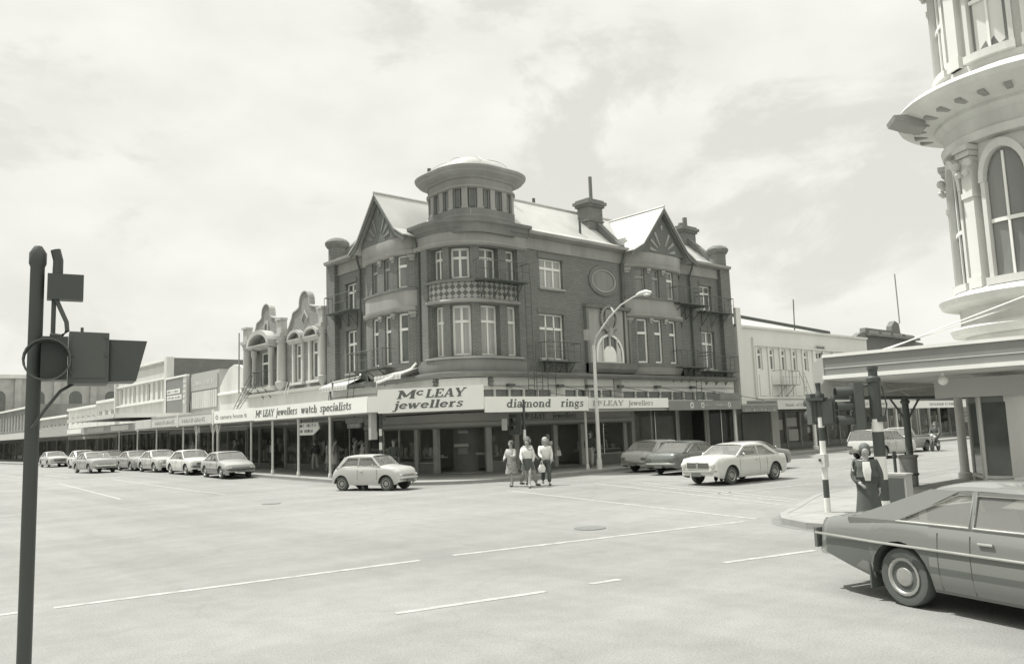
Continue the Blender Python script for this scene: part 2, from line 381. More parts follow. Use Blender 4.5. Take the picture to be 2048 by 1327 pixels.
def marks(par, F, a, b, z, h, m='lettering', d=.02, seed=1, fill=.8):   # illegible writing: rows of small strokes
    rr = random.Random(seed); mb = MB(); s = a
    while s < b:
        w = h*rr.uniform(.35, .7)
        if rr.random() < fill:
            k = rr.choice([0, 1, 2]); pbox(mb, F, s, s+w*.28, d, d+.006, z, z+h)
            if k: pbox(mb, F, s+w*.3, s+w*.85, d, d+.005, z+h*rr.choice([0, .4, .8]), z+h*rr.choice([.2, .55, .95])+.01)
            if k == 2: pbox(mb, F, s+w*.62, s+w*.86, d, d+.007, z, z+h*.9)
        s += w
    return mb.build('lettering', m, par)
# fat serif lettering drawn stroke by stroke (units of cap height): (thickness, points...)
def _arc(cx, cy, rx, ry, a0, a1, n=12): return [(cx+rx*cos(radians(a0+(a1-a0)*i/n)), cy+ry*sin(radians(a0+(a1-a0)*i/n))) for i in range(n+1)]
GL = {
 'M': (1.06, [(.15, (.13, .02), (.15, .98)), (.2, (.15, .95), (.5, .22)), (.12, (.5, .22), (.86, .95)), (.21, (.88, .98), (.9, .02)), (.1, (0, .05), (.28, .05)), (.1, (.74, .05), (1.06, .05)), (.1, (-.02, .95), (.2, .95)), (.1, (.84, .95), (1.04, .95))]),
 'L': (.78, [(.22, (.2, 0), (.2, 1)), (.1, (.03, .95), (.4, .95)), (.12, (.03, .06), (.7, .06)), (.1, (.68, .05), (.68, .32))]),
 'E': (.82, [(.22, (.2, 0), (.2, 1)), (.11, (.03, .945), (.7, .945)), (.1, (.67, .95), (.67, .7)), (.09, (.25, .52), (.5, .52)), (.09, (.5, .4), (.5, .64)), (.11, (.03, .055), (.74, .055)), (.1, (.71, .05), (.71, .32))]),
 'A': (.98, [(.1, (.14, .03), (.42, .98)), (.22, (.44, .98), (.76, .03)), (.09, (.24, .32), (.62, .32)), (.1, (0, .05), (.3, .05)), (.1, (.56, .05), (.96, .05))]),
 'Y': (.9, [(.22, (.1, .95), (.42, .42)), (.1, (.78, .95), (.48, .42)), (.21, (.45, .5), (.45, 0)), (.1, (-.04, .95), (.28, .95)), (.1, (.62, .95), (.92, .95)), (.1, (.26, .05), (.64, .05))]),
 'j': (.42, [(.19, (.24, .68), (.24, -.1)), (.14, (.24, -.05), (.2, -.22), (.0, -.26)), (.2, (.15, .9), (.33, .9)), (.1, (.06, .64), (.26, .64))]),
 'e': (.66, [(.16,)+tuple(_arc(.32, .34, .24, .27, 5, 325)), (.08, (.1, .36), (.56, .36))]),
 'w': (1.0, [(.19, (.12, .66), (.28, .02)), (.1, (.28, .04), (.46, .62)), (.19, (.46, .64), (.62, .02)), (.1, (.62, .04), (.84, .66)), (.09, (0, .64), (.26, .64)), (.09, (.36, .64), (.56, .64)), (.09, (.74, .64), (.96, .64))]),
 'l': (.4, [(.2, (.2, 0), (.2, 1.0)), (.09, (.04, .955), (.22, .955)), (.09, (.04, .045), (.38, .045))]),
 'r': (.58, [(.19, (.2, 0), (.2, .68)), (.15, (.24, .5), (.34, .62), (.5, .6)), (.09, (.04, .64), (.22, .64)), (.09, (.04, .045), (.4, .045))]),
 's': (.54, [(.13, (.46, .54), (.36, .64), (.2, .63), (.12, .52), (.2, .4), (.36, .31), (.44, .2), (.34, .06), (.18, .05), (.06, .16))]),
 'a': (.68, [(.19, (.48, .5), (.48, .06)), (.13, (.1, .52), (.2, .64), (.38, .64), (.5, .5)), (.15,)+tuple(_arc(.27, .2, .17, .15, 20, 340)), (.09, (.48, .045), (.64, .045))]),
 't': (.46, [(.18, (.2, .9), (.2, .14)), (.1, (.2, .1), (.3, .03), (.42, .1)), (.1, (.02, .62), (.4, .62))]),
 'c': (.6, [(.16,)+tuple(_arc(.32, .34, .24, .27, 50, 320)), (.14, (.42, .52), (.5, .52))]),
 'h': (.76, [(.19, (.19, 0), (.19, 1)), (.18, (.55, .46), (.55, 0)), (.1, (.22, .5), (.36, .65), (.5, .6), (.56, .46)), (.09, (.03, .955), (.2, .955)), (.09, (.03, .045), (.35, .045)), (.09, (.42, .045), (.72, .045))]),
 'p': (.7, [(.19, (.2, .68), (.2, -.28)), (.15,)+tuple(_arc(.38, .34, .2, .26, 150, -150)), (.09, (.03, .64), (.2, .64)), (.09, (.03, -.26), (.38, -.26))]),
 'i': (.4, [(.19, (.2, 0), (.2, .66)), (.2, (.11, .9), (.29, .9)), (.09, (.04, .63), (.2, .63)), (.09, (.04, .045), (.37, .045))]),
 'd': (.74, [(.19, (.52, 1), (.52, 0)), (.15,)+tuple(_arc(.32, .33, .21, .26, 30, 330)), (.09, (.36, .955), (.52, .955)), (.09, (.52, .045), (.7, .045))]),
 'm': (1.12, [(.18, (.19, 0), (.19, .68)), (.18, (.54, .46), (.54, 0)), (.18, (.9, .46), (.9, 0)), (.1, (.22, .52), (.34, .65), (.48, .6), (.55, .46)), (.1, (.58, .52), (.7, .65), (.84, .6), (.91, .46)), (.09, (.03, .64), (.2, .64)), (.09, (.03, .045), (.34, .045)), (.09, (.42, .045), (.68, .045)), (.09, (.78, .045), (1.08, .045))]),
 'o': (.66, [(.16,)+tuple(_arc(.32, .34, .23, .27, 0, 358, 16))]),
 'n': (.76, [(.19, (.19, 0), (.19, .68)), (.18, (.55, .46), (.55, 0)), (.1, (.22, .5), (.36, .65), (.5, .6), (.56, .46)), (.09, (.03, .64), (.2, .64)), (.09, (.03, .045), (.35, .045)), (.09, (.42, .045), (.72, .045))]),
 'g': (.66, [(.14,)+tuple(_arc(.28, .42, .19, .2, 0, 358, 14)), (.12, (.42, .58), (.6, .64)), (.12, (.14, .22), (.2, .1), (.46, .06), (.54, -.06), (.44, -.2), (.2, -.22), (.08, -.12), (.16, .0))]),
 ' ': (.4, [])}
def fat(par, s, F, a, z, h, width=None, m='lettering', d=.02, slant=.18, tk=1.0):
    tot = sum(GL[c][0] for c in s); k = (width/(tot*h)) if width else 1.; x = 0; mb = MB()
    for c in s:
        for si, st in enumerate(GL[c][1]):
            t = st[0]*tk; P_ = [Vector(p) for p in st[1:]]; rings = []; dz = d+.0012*si
            for i, p in enumerate(P_):
                t0 = (P_[min(i+1, len(P_)-1)]-P_[max(i-1, 0)]).normalized(); n_ = Vector((-t0.y, t0.x))*t/2
                q = [p-n_, p+n_]
                w_ = [(a+((x+v.x)*k+v.y*slant)*h, z+v.y*h) for v in q]
                rings.append([F.p(w_[0][0], d-.003, w_[0][1]), F.p(w_[1][0], d-.003, w_[1][1]), F.p(w_[1][0], dz+.006, w_[1][1]), F.p(w_[0][0], dz+.006, w_[0][1])])
            mb.ring(rings)
        x += GL[c][0]
    return mb.build('lettering', m, par)
# ================================================================ ground
def sheet(poly_x, ys, zoff):
    m = MB()
    for i in range(len(ys)-1):
        m.face([(poly_x[0], ys[i], G(ys[i])+zoff), (poly_x[1], ys[i], G(ys[i])+zoff), (poly_x[1], ys[i+1], G(ys[i+1])+zoff), (poly_x[0], ys[i+1], G(ys[i+1])+zoff)])
    return m
YS = [-700, -60, -10, 10, 25, 32, 37, 42, 47, 52, 80, 140, 300, 900]
m = MB()
xs = [-700, -60, -10, 0, 10, 20, 40, 80, 200, 900]
for i in range(len(xs)-1):
    for j in range(len(YS)-1):
        m.face([(xs[i], YS[j], G(YS[j])), (xs[i+1], YS[j], G(YS[j])), (xs[i+1], YS[j+1], G(YS[j+1])), (xs[i], YS[j+1], G(YS[j+1]))])
tag(m.build('road', 'asphalt'), kind='structure')
def arc(cx, cy, r, a0, a1, n=10): return [(cx+r*cos(radians(a0+(a1-a0)*i/n)), cy+r*sin(radians(a0+(a1-a0)*i/n))) for i in range(n+1)]
def slab(poly, kerbpts, name='pavement', sgn=1):
    # pavement top with a kerb stone strip along the street edge
    m = MB(); tops = [(x, y, G(y)+.12) for x, y in poly]; m.face(tops); n = len(poly)
    for i in range(n):
        a, b = poly[i], poly[(i+1) % n]; m.face([(a[0], a[1], G(a[1])-.02), (b[0], b[1], G(b[1])-.02), (b[0], b[1], G(b[1])+.12), (a[0], a[1], G(a[1])+.12)])
    tag(m.build(name, 'pavement'), kind='structure')
    m = MB(); kp = [Vector(p) for p in kerbpts]; rings = []
    for i, p in enumerate(kp):
        d = (kp[min(i+1, len(kp)-1)]-kp[max(i-1, 0)]).normalized(); nn = Vector((-d.y, d.x)); z = G(p.y)
        a = p+nn*.004; b = p-nn*.16
        rings.append([(a.x, a.y, z-.02), (a.x, a.y, z+.126), (b.x, b.y, z+.126), (b.x, b.y, z-.02)])
    m.ring(rings); tag(m.build('kerb', 'kerb'), kind='structure')
    m = MB(); fine = []
    for i in range(len(kp)-1):
        for j in range(4): fine.append(kp[i]+(kp[i+1]-kp[i])*j/4)
    fine.append(kp[-1])
    for i in range(len(fine)-1):
        a, b = fine[i], fine[i+1]; d = (b-a).normalized(); nn = Vector((-d.y, d.x))*-1; sg = sgn
        m.face([(a.x, a.y, G(a.y)+.0035), (b.x, b.y, G(b.y)+.0035), (b.x+nn.x*.34*sg, b.y+nn.y*.34*sg, G(b.y)+.0035), (a.x+nn.x*.34*sg, a.y+nn.y*.34*sg, G(a.y)+.0035)])
    tag(m.build('gutter_channel', 'channel'), kind='structure')
ke = [(18.3, y) for y in (140, 80, 52, 47, 42, 37, 34)]+[(18.3+0, 31.5)]+[(18.3+4.2*(1-cos(t)), 29.8-4.2*sin(t)) for t in [i*pi/2/10 for i in range(11)]]+[(30, 25.6), (60, 25.6), (200, 25.6)]
slab(ke+[(200, 60), (60, 140)], ke)
ks = [(200, 11.1), (40, 11.1), (21.5, 11.05)]+[(20.2, 10.85), (18.6, 10.3), (17, 9.7), (15.9, 9.35), (15.2, 8.9), (14.8, 8.2), (14.7, 7.2), (14.7, 0), (14.7, -60)]
slab([(200, -60)]+ks, ks)
kw = [(-4.5, 200), (-4.5, 80), (-4.5, 52), (-4.5, 32), (-4.5, 16.), (-5.2, 14), (-7, 13), (-60, 13)]
slab([(-60, 200)]+kw, kw[::-1][::-1])
def mark(pts, w=.11, wear=None):
    m = MB()
    for (x0, y0), (x1, y1) in pts:
        a, b = Vector((x0, y0)), Vector((x1, y1)); d = (b-a).normalized(); n = Vector((-d.y, d.x))*w/2
        L = max(1, int((b-a).length/4))
        for i in range(L):
            p, q = a+(b-a)*i/L, a+(b-a)*(i+1)/L
            m.face([(p.x-n.x, p.y-n.y, G(p.y)+.004), (q.x-n.x, q.y-n.y, G(q.y)+.004), (q.x+n.x, q.y+n.y, G(q.y)+.004), (p.x+n.x, p.y+n.y, G(p.y)+.004)])
    return tag(m.build('road_marking', 'paint_line'), kind='structure')
mark([((2.64, 12.21), (7.87, 11.4)), ((8.53, 11.37), (15.1, 9.9)), ((1.6, 12.36), (2.3, 12.26))], .14)
mark([((5.4, 8.35), (7.4, 7.89)), ((8.12, 7.78), (8.61, 7.67)), ((10.53, 7.33), (12.37, 6.84))], .12)
mark([((18.66, 21.67), (15.6, 9.9))], .12)
mark([((22.84, 19.64), (19.3, 11.2)), ((23.3, 19.55), (19.75, 11.2)), ((22.37, 20.93), (18.5, 11.0))], .11)
mark([((20.22, 14.35), (25.5, 13.45)), ((26.5, 13.3), (34, 12.6)), ((22.5, 16.9), (60, 16.4))], .1)
for k in range(6): mark([((27+k*6, 18.6), (29.5+k*6, 18.6))], .1)
mark([((9.3, 33.), (10.2, 47.)), ((12.47, 31.), (12.9, 47.5)), ((11.9, 52), (12.2, 60)), ((10.4, 55), (10.8, 90)), ((5.5, 34), (5.5, 100))], .12)
mark([((7.01, 29.3), (9.34, 28.31)), ((10.5, 28.1), (11.5, 27.9)), ((12.02, 27.7), (15.5, 25.5)), ((1., 30.6), (5.6, 29.6))], .12)
mark([((12.5, 30.3), (16.5, 29.2))], .1)
mm = MB(); mm.lathe([(.33, .001), (.33, .012), (.29, .014), (.01, .014)], (12.5, 11.9, 0), 24); tag(mm.build('manhole_cover', 'manhole'), 'round iron manhole cover set in the open asphalt of the crossing', 'manhole')
mm = MB(); mm.lathe([(.3, .001), (.3, .012), (.26, .014), (.01, .014)], (11.6, 25.1, 0), 24); tag(mm.build('manhole_cover', 'manhole'), 'small iron manhole cover in the road left of the small pale hatchback', 'manhole')
# ================================================================ the corner building
B = thing('corner_building', 'three storey brick corner building with round turret and steep iron roof', 'building', (X0+4, Y0+4, 0))
ZL, ZU = (5.6, 8.12), (9.45, 11.08)
holes = []; wins = []
def hw(a, b, z, **k): holes.append((a, b, z[0], z[1])); wins.append((a, b, z[0], z[1], k))
# far left bay of the left front
hw(sL(40.45), sL(39.3), (5.55, 7.95), cols=2, pane='window_dark', sill=.08); hw(sL(40.45), sL(39.3), (9.1, 10.65), cols=2, pane='window_dark', sill=.08)
# tower windows
for zc_, pn in (((5.72, 8.2), 'window_curtain'), ((9.5, 11.05), 'window_mid')):
    hw(10.05, 10.85, zc_, cols=2, pane=pn, dep=.42); hw(11.2, 12.26, zc_, cols=2, pane=pn, fw=.12, dep=.42); hw(12.72, 13.86, zc_, cols=2, pane=pn, dep=.42); hw(14.35, 14.95, zc_, cols=1, pane=pn)
# middle of the right front
hw(sR(28.45), sR(30.25), (5.62, 8.0), cols=3, pane='window_mid', sill=.1, fw=.08); hw(sR(28.6), sR(30.3), (9.38, 10.92), cols=3, pane='window_curtain', sill=.1, fw=.08)
# far right of the right front
hw(sR(42.45), sR(43.8), (5.4, 7.8), cols=2, pane='window_mid', sill=.08); hw(sR(42.55), sR(43.78), (9.15, 10.75), cols=2, pane='window_mid', sill=.08)
BAYS = [(sL(38.15), sL(33.3), [(sL(y+.58), sL(y)) for y in (36.05, 34.85, 33.72)]), (sR(35.2), sR(40.4), [(sR(x), sR(x+.7)) for x in (35.75, 37.0, 38.4)])]
W = MB(); ends = [0, BAYS[0][0], BAYS[0][1], BAYS[1][0], BAYS[1][1], sR(45.6)]
for a, b in ((ends[0], ends[1]), (ends[2], ends[3]), (ends[4], ends[5])):
    pwall(W, CO, a, b, 4.7, 12.1, [h for h in holes if a <= h[0] and h[1] <= b], 0, .5)
W.box(X0+.02, 30.4, 41.9, 42.19, 0, 12.0); W.box(45.3, 45.58, 30.02, 37, 0, 12.0); W.box(30.4, 45.5, 36.8, 37., 0, 12); W.box(30.3, 30.5, 37, 42.2, 0, 12)
wall = W.build('wall', 'brick', B)
for w_ in wins: window(B, CO, *w_[:4], **{'dep': .24, **w_[4]})
# pilasters and piers in darker brick
m = MB()
for a, b, z0, z1 in ((9.45, 9.95, 4.95, 11.25), (15.0, 15.45, 4.95, 11.25)): pbox(m, CO, a, b, .003, .16, z0, z1)
m.build('pilaster', 'brick', B, split=True)
for a, b in ((0, .95), (sR(44.55), sR(45.6))):
    m = MB(); pbox(m, CO, a, b, .003, .28, 4.95, 12.25); cx, cy = (CO.p((a+b)/2, -.2, 0).x, CO.p((a+b)/2, -.2, 0).y)
    m.lathe([(.52, 12.0), (.52, 13.0), (.6, 13.05), (.72, 13.25), (.72, 13.35), (.6, 13.5), (.35, 13.62), (.02, 13.66)], (cx, cy, 0), 20)
    m.build('pier', 'brick', B, smooth=True, angle=35)
# bays
for bi, (a, b, ws) in enumerate(BAYS):
    F = Bulge(CO, a, b, .62); m = MB(); hl = [(p, q, z[0], z[1]) for p, q in ws for z in (ZL, ZU)]
    pwall(m, F, a, b, 5.45, 8.3, [h for h in hl if h[2] < 7], 0, .24); pwall(m, F, a, b, 9.35, 11.2, [h for h in hl if h[2] > 9], 0, .24)
    bay = m.build('bay', 'brick', B)
    m = MB(); sweep(m, F, a, b, [(-.3, 4.95), (-.25, 4.95), (-.12, 5.15), (-.02, 5.42), (-.3, 5.42)]); sweep(m, F, a, b, [(-.3, 8.42), (.03, 8.42), (.03, 9.3), (-.3, 9.3)])
    m.build('apron', 'plaster', bay, split=True)
    m = MB(); sweep(m, F, a, b, [(-.3, 8.2), (.04, 8.2), (.16, 8.3), (.18, 8.42), (-.3, 8.42)]); sweep(m, F, a, b, [(-.3, 11.12), (.06, 11.12), (.16, 11.2), (.2, 11.34), (-.3, 11.34)])
    m.build('moulding', 'plaster', bay, split=True)
    m = MB(); sweep(m, F, a, b, [(-.3, 9.3), (.1, 9.3), (.1, 9.4), (-.3, 9.4)]); sweep(m, F, a, b, [(-.3, 5.42), (.08, 5.42), (.08, 5.52), (-.3, 5.52)]); m.build('sill', 'brick_trim', bay, split=True)
    for p, q in ws:
        for zi, z in enumerate((ZL, ZU)): window(bay, F, p, q, z[0], z[1], dep=.18, cols=1, pane='window_dark' if zi == 0 else 'window_mid', fw=.09 if zi == 0 else .06, fm='white_paint' if zi == 0 or p == ws[2][0] else 'plaster')
    # little capitals on the piers between the lights
    m = MB(); es = [a+.16]+[(ws[i][1]+ws[i+1][0])/2 for i in range(2)]+[b-.16]
    for e in es:
        for z1 in (11.1, 8.18): pbox(m, F, e-.15, e+.15, .01, .12, z1-.16, z1); pbox(m, F, e-.11, e+.11, .01, .06, z1-.3, z1-.16)
    m.build('capital', 'plaster', bay, split=True)
# bands: ground floor fascia, first cornice, top entablature, gutter
T = ends[5]; TL, TR = 9.0, 15.6
m = MB()
for a, b in ((0, TL), (TR, T)):
    for p, q in [(a, min(b, BAYS[0][0])) if a == 0 else (a, BAYS[1][0]), (BAYS[0][1], b) if a == 0 else (BAYS[1][1], b)]:
        sweep(m, CO, p, q, [(0.004, 11.3), (.06, 11.3), (.09, 11.38), (.05, 11.42), (.05, 11.92), (.0, 11.92)])
sweep(m, CO, TL, TR, [(.004, 11.12), (.2, 11.12), (.3, 11.22), (.3, 11.3), (.22, 11.34), (.22, 11.8), (.004, 11.8)])
m.build('entablature', 'plaster', B, smooth=True, angle=30, split=True)
m = MB(); sweep(m, CO, TL-.1, TR+.1, [(0, 11.78), (.28, 11.8), (.3, 11.9), (.4, 11.96), (.44, 12.1), (.58, 12.2), (.6, 12.34), (.3, 12.42), (0, 12.5)])
sweep(m, CO, 9.1, 15.5, [(0.004, 4.92), (.16, 4.92), (.2, 5.2), (.14, 5.56), (.0, 5.56)]); m.build('tower_cornice', 'plaster_dark', B, smooth=True, angle=30, split=True)
m = MB(); sweep(m, CO, 9.9, 15.05, [(.004, 8.3), (.2, 8.3), (.26, 8.38), (.1, 8.5), (.004, 8.5)]); sweep(m, CO, 9.7, 15.2, [(.004, 5.56), (.22, 5.56), (.22, 5.66), (.004, 5.68)]); m.build('tower_moulding', 'plaster', B, smooth=True, angle=30, split=True)
m = MB(); L = CO.samples(9.96, 15.0)
for i in range(len(L)-1):
    q = [(L[i], 8.5), (L[i+1], 8.5), (L[i+1], 9.3), (L[i], 9.3)]; m.face([CO.p(s, .05, z) for s, z in q], q)
m.build('lattice_panel', 'lattice', B)
m = MB(); sweep(m, CO, 9.8, 15.15, [(.004, 9.3), (.2, 9.3), (.2, 9.42), (.004, 9.44)]); m.build('tower_sill', 'brick_trim', B)
m = MB()
for p, q in ((0.1, BAYS[0][0]+.1), (BAYS[0][1]-.1, TL), (TR, BAYS[1][0]+.1), (BAYS[1][1]-.1, T-.1)):
    sweep(m, CO, p, q, [(.0, 11.98), (.42, 11.98), (.5, 12.02), (.52, 12.16), (.44, 12.18), (.42, 12.06), (.0, 12.1)])
    sweep(m, CO, p, q, [(.0, 11.93), (.2, 11.93), (.36, 11.97), (.0, 11.975)])
m.build('gutter', 'plaster', B, split=True)
# ground storey
m = MB(); sweep(m, CO, 0, T, [(-.2, 4.66), (.3, 4.66), (.42, 4.8), (.42, 4.9), (.02, 4.97), (-.2, 4.97)]); m.build('string_course', 'plaster_dark', B, smooth=True, angle=30)
m = MB()
cl_holes = [(sR(24.4+k*.95), sR(24.4+k*.95+.85), 3.66, 4.05) for k in range(-3, 10) if k != 5]+[(sR(34.7+k*1.12), sR(34.7+k*1.12+1.04), 3.5, 3.98) for k in range(0, 8)]
pwall(m, CO, 0, T, 2.95, 4.66, cl_holes, .02, .15); m.build('upper_fascia', 'plaster_pale', B)
for h in cl_holes:
    m = MB(); m.face([CO.p(h[0], -.08, h[2]), CO.p(h[1], -.08, h[2]), CO.p(h[1], -.08, h[3]), CO.p(h[0], -.08, h[3])]); m.build('clerestory_pane', 'window_dark', B)
m = MB(); sweep(m, CO, 0, T, [(.02, 4.2), (.06, 4.2), (.06, 4.26), (.02, 4.26)]); pbox(m, CO, sR(33.9), sR(34.5), .021, .1, 3.0, 4.6); pbox(m, CO, sR(31.6), sR(31.75), .021, .09, 3.0, 4.6); m.build('fascia_moulding', 'plaster', B, split=True)
# carved scroll panel over the corner sign
m = MB(); pbox(m, CO, 10.6, 12.9, .021, .16, 4.2, 4.62); m.build('name_panel', 'plaster_pale', B)
m = MB()
for s_ in (10.35, 13.15):
    for k in range(5): m.ball(CO.p(s_+random.uniform(-.12, .12), .12, 4.25+k*.09), .09, 8)
m.build('scroll', 'brick_trim', B, split=True)
# shop bulkhead under the canopy
m = MB(); sweep(m, CO, 4.2, sR(34.85), [(-.1, 2.25), (.25, 2.25), (.42, 2.34), (.42, 2.5), (.36, 2.56), (.36, 2.94), (-.1, 2.94)]); bulk = m.build('bulkhead', 'sign_grey', B, smooth=True, angle=30)
for s_, z_, h_, w_, tx_ in ((26.55, 2.6, .26, .5, 'M'), (27.05, 2.7, .2, .2, 'c'), (27.28, 2.6, .26, 1.0, 'LEAY'), (28.75, 2.6, .26, 1.75, 'jewellers')): fat(bulk, tx_, CO, sR(s_), z_, h_, w_, d=.365, slant=.12)
# shopfronts : piers, stall riser, glass, rooms behind
m = MB(); piers = [0.1, 3.9, 8.6, 10.2, 12.9, 14.6, sR(29.2), sR(31.2), sR(34.6), sR(35.3), sR(39.4), sR(42.4), sR(45.5)]
for s_ in piers: pbox(m, CO, s_-.14, s_+.14, -.1, .1, 0, 2.95)
m.build('shop_pier', 'shop_mid', B, split=True)
m = MB()
glz = [(.24, 3.76), (4.05, 8.45), (8.75, 10.05), (13.05, 14.45), (14.75, sR(29.05)), (sR(31.35), sR(34.45))]
for a, b in glz: pbox(m, CO, a, b, -.08, .06, 0, .62)
pbox(m, CO, sR(35.45), sR(39.25), -.08, .06, 0, .35); pbox(m, CO, sR(42.55), sR(45.35), -.08, .06, 0, .35); m.build('stall_riser', 'shop_dark', B, split=True)
m = MB(); bars = MB()
for a, b in glz+[(sR(35.45), sR(39.25)), (sR(42.55), sR(45.35))]:
    L = CO.samples(a, b); z0 = .62 if b < sR(35) else .35
    for i in range(len(L)-1): m.face([CO.p(L[i], -.02, z0), CO.p(L[i+1], -.02, z0), CO.p(L[i+1], -.02, 2.9), CO.p(L[i], -.02, 2.9)])
    n = max(1, int((b-a)/1.3))
    for k in range(n+1): s_ = a+(b-a)*k/n; pbox(bars, CO, s_-.025, s_+.025, -.05, .03, z0, 2.9)
    pbox(bars, CO, a, b, -.05, .05, z0-.05, z0+.02)
m.build('shop_window', 'shop_glass', B, split=True); bars.build('glazing_bar', 'chrome', B, split=True)
m = MB()   # shop interior: floor, back wall, ceiling
for (x0, x1, y0, y1) in ((X0+3.2, 45.4, 33.2, 33.3), (26.2, 26.3, 33.3, 42.0)): m.box(x0, x1, y0, y1, 0.1, 2.9)
m.box(X0+.3, 45.4, Y0+.3, 33.2, .1, .16); m.box(X0+.3, 26.2, 33.2, 42, .1, .16); m.box(X0+.3, 45.4, Y0+.3, 33.2, 2.88, 2.93); m.box(X0+.3, 26.2, 33.2, 42, 2.88, 2.93)
m.box(34.7, 34.8, Y0+.2, 33.2, .1, 2.9); m.build('shop_interior', 'shop_mid', B)
m = MB(); random.seed(3)
for a, b in glz:
    n = int((b-a)/.22)
    for k in range(n):
        s_ = a+.1+(b-a-.2)*k/max(1, n-1); hgt = random.choice([.08, .12, .2, .3, .45]); d0 = -random.uniform(.25, .7); pbox(m, CO, s_-.06, s_+.06, d0-.12, d0, .9, .9+hgt)
    pbox(m, CO, a+.05, b-.05, -.8, -.15, .84, .88)
for k in range(10): s_ = random.choice([sR(27), sR(32.5), sR(33.6), 13.6, 6, 2.]); z = random.uniform(1.5, 2.1); pbox(m, CO, s_-.1, s_+.12, -.6, -.5, z, z+.16)
m.build('window_display', 'shop_goods', B, split=True)
m = MB()
for (a, z0, z1, b) in ((sR(27.1), 1.35, 1.5, sR(27.35)), (sR(32.3), 1.55, 1.75, sR(32.6)), (11.3, 2.0, 2.1, 11.9), (11.0, 1.35, 1.5, 11.9), (sR(24.3), .95, 1.05, sR(25)), (6.2, 1.1, 1.5, 6.6), (7.3, .9, 1.6, 7.7)): pbox(m, CO, a, b, -.5, -.46, z0, z1)
m.build('display_card', 'cloth_pale', B, split=True)
# recessed corner entrance door
m = MB(); pbox(m, CO, 10.35, 12.75, -1.1, -1.0, .15, 2.3); m.build('entrance_door', 'shop_dark', B)
m = MB(); pbox(m, CO, 10.9, 11.8, -.99, -.96, 1.0, 1.3); pbox(m, CO, 10.9, 11.8, -.99, -.96, 2.05, 2.2); m.build('door_panel', 'letter_grey', B, split=True)
# oval window and arched niche on the right front
def ell(F, s, z, rs, rz, d, n=36): return [F.p(s+rs*cos(2*pi*k/n), d, z+rz*sin(2*pi*k/n)) for k in range(n)]
sc = sR(33.5)
m = MB(); m.ring([ell(CO, sc, 10.15, 1.22, .86, .004), ell(CO, sc, 10.15, 1.22, .86, .07), ell(CO, sc, 10.15, 1.02, .68, .09), ell(CO, sc, 10.15, 1.0, .66, .01)], False); ov = m.build('oval_window', 'brick_trim', B, smooth=True)
m = MB(); m.ring([ell(CO, sc, 10.15, 1.0, .66, .02), ell(CO, sc, 10.15, 1.0, .66, .08), ell(CO, sc, 10.15, .9, .58, .06), ell(CO, sc, 10.15, .9, .58, .012)], False); m.build('frame', 'plaster', ov, smooth=True)
m = MB(); m.face(ell(CO, sc, 10.15, .9, .58, .014)); m.build('pane', 'window_mid', ov)
m = MB(); pbox(m, CO, sR(31.95), sR(35.3), .004, .1, 5.5, 8.55); pan = m.build('niche_panel', 'plaster', B)
m = MB(); pbox(m, CO, sR(31.8), sR(31.98), .004, .2, 5.0, 8.7); pbox(m, CO, sR(35.28), sR(35.42), .004, .2, 5.0, 8.7); sweep(m, CO, sR(31.75), sR(35.45), [(.004, 8.55), (.25, 8.55), (.32, 8.7), (.004, 8.78)]); m.build('moulding', 'plaster_dark', pan, split=True)
m = MB(); sweep(m, CO, sR(31.8), sR(35.5), [(.004, 4.97), (.25, 4.97), (.5, 5.2), (.6, 5.5), (.004, 5.5)]); m.build('ledge', 'plaster_dark', pan)
def archp(s, z0, r, h, d, n=18):  # arch outline points
    return [CO.p(s+r*cos(pi*k/n), d, z0+h+r*1.05*sin(pi*k/n)) for k in range(n+1)]
sa = sR(33.6); m = MB()
o_ = [CO.p(sa+1.12, .104, 5.55)]+archp(sa, 5.55, 1.12, .42, .104)+[CO.p(sa-1.12, .104, 5.55)]; i_ = [CO.p(sa+1.0, .2, 5.55)]+archp(sa, 5.55, 1.0, .42, .2)+[CO.p(sa-1.0, .2, 5.55)]
m.ring([o_, [Vector(p)+Vector((0, -.1, 0)) for p in o_], i_, [Vector(p)+Vector((0, .06, 0)) for p in i_]], False, False); aw = m.build('arched_window', 'white_paint', B)
m = MB(); m.face([Vector(p)+Vector((0, .07, 0)) for p in i_]); m.build('pane', 'window_dark', aw)
m = MB(); q = [CO.p(sa+.55, .16, 5.57)]+archp(sa, 5.57, .55, .35, .16)+[CO.p(sa-.55, .16, 5.57)]; m.face(q); m.build('blind', 'blind', aw)
m = MB(); pbox(m, CO, sa-.045, sa+.045, .13, .21, 6.45, 7.1); pbox(m, CO, sa-.62, sa-.54, .13, .22, 5.6, 6.9); pbox(m, CO, sa+.54, sa+.62, .13, .22, 5.6, 6.9); pbox(m, CO, sa-1.05, sa+1.05, .13, .23, 5.52, 5.6)
for sg in (1, -1):
    m.face([CO.p(sa+sg*.62, .14, 5.6), CO.p(sa+sg*.98, .14, 5.6), CO.p(sa+sg*.93, .14, 6.3), CO.p(sa+sg*.62, .14, 6.75)])
m.build('frame', 'plaster_pale', aw)
# carved crest above the arch
m = MB()
for k in range(26):
    a = 2*pi*k/26; m.ball(CO.p(sa+.62*cos(a), .22, 8.0+.68*sin(a)), .1, 8)
for k in (-2, -1, 0, 1, 2): m.tube([CO.p(sa+k*.1, .2, 7.5), CO.p(sa+k*.16, .28, 8.0), CO.p(sa+k*.1, .2, 8.5)], .05, 6)
m.tube([CO.p(sa, .2, 7.05), CO.p(sa, .26, 7.5)], [.2, .15], 8); m.ball(CO.p(sa-.5, .2, 7.5), .14, 8); m.ball(CO.p(sa+.5, .2, 7.5), .14, 8)
m.build('crest', 'plaster', B, smooth=True)
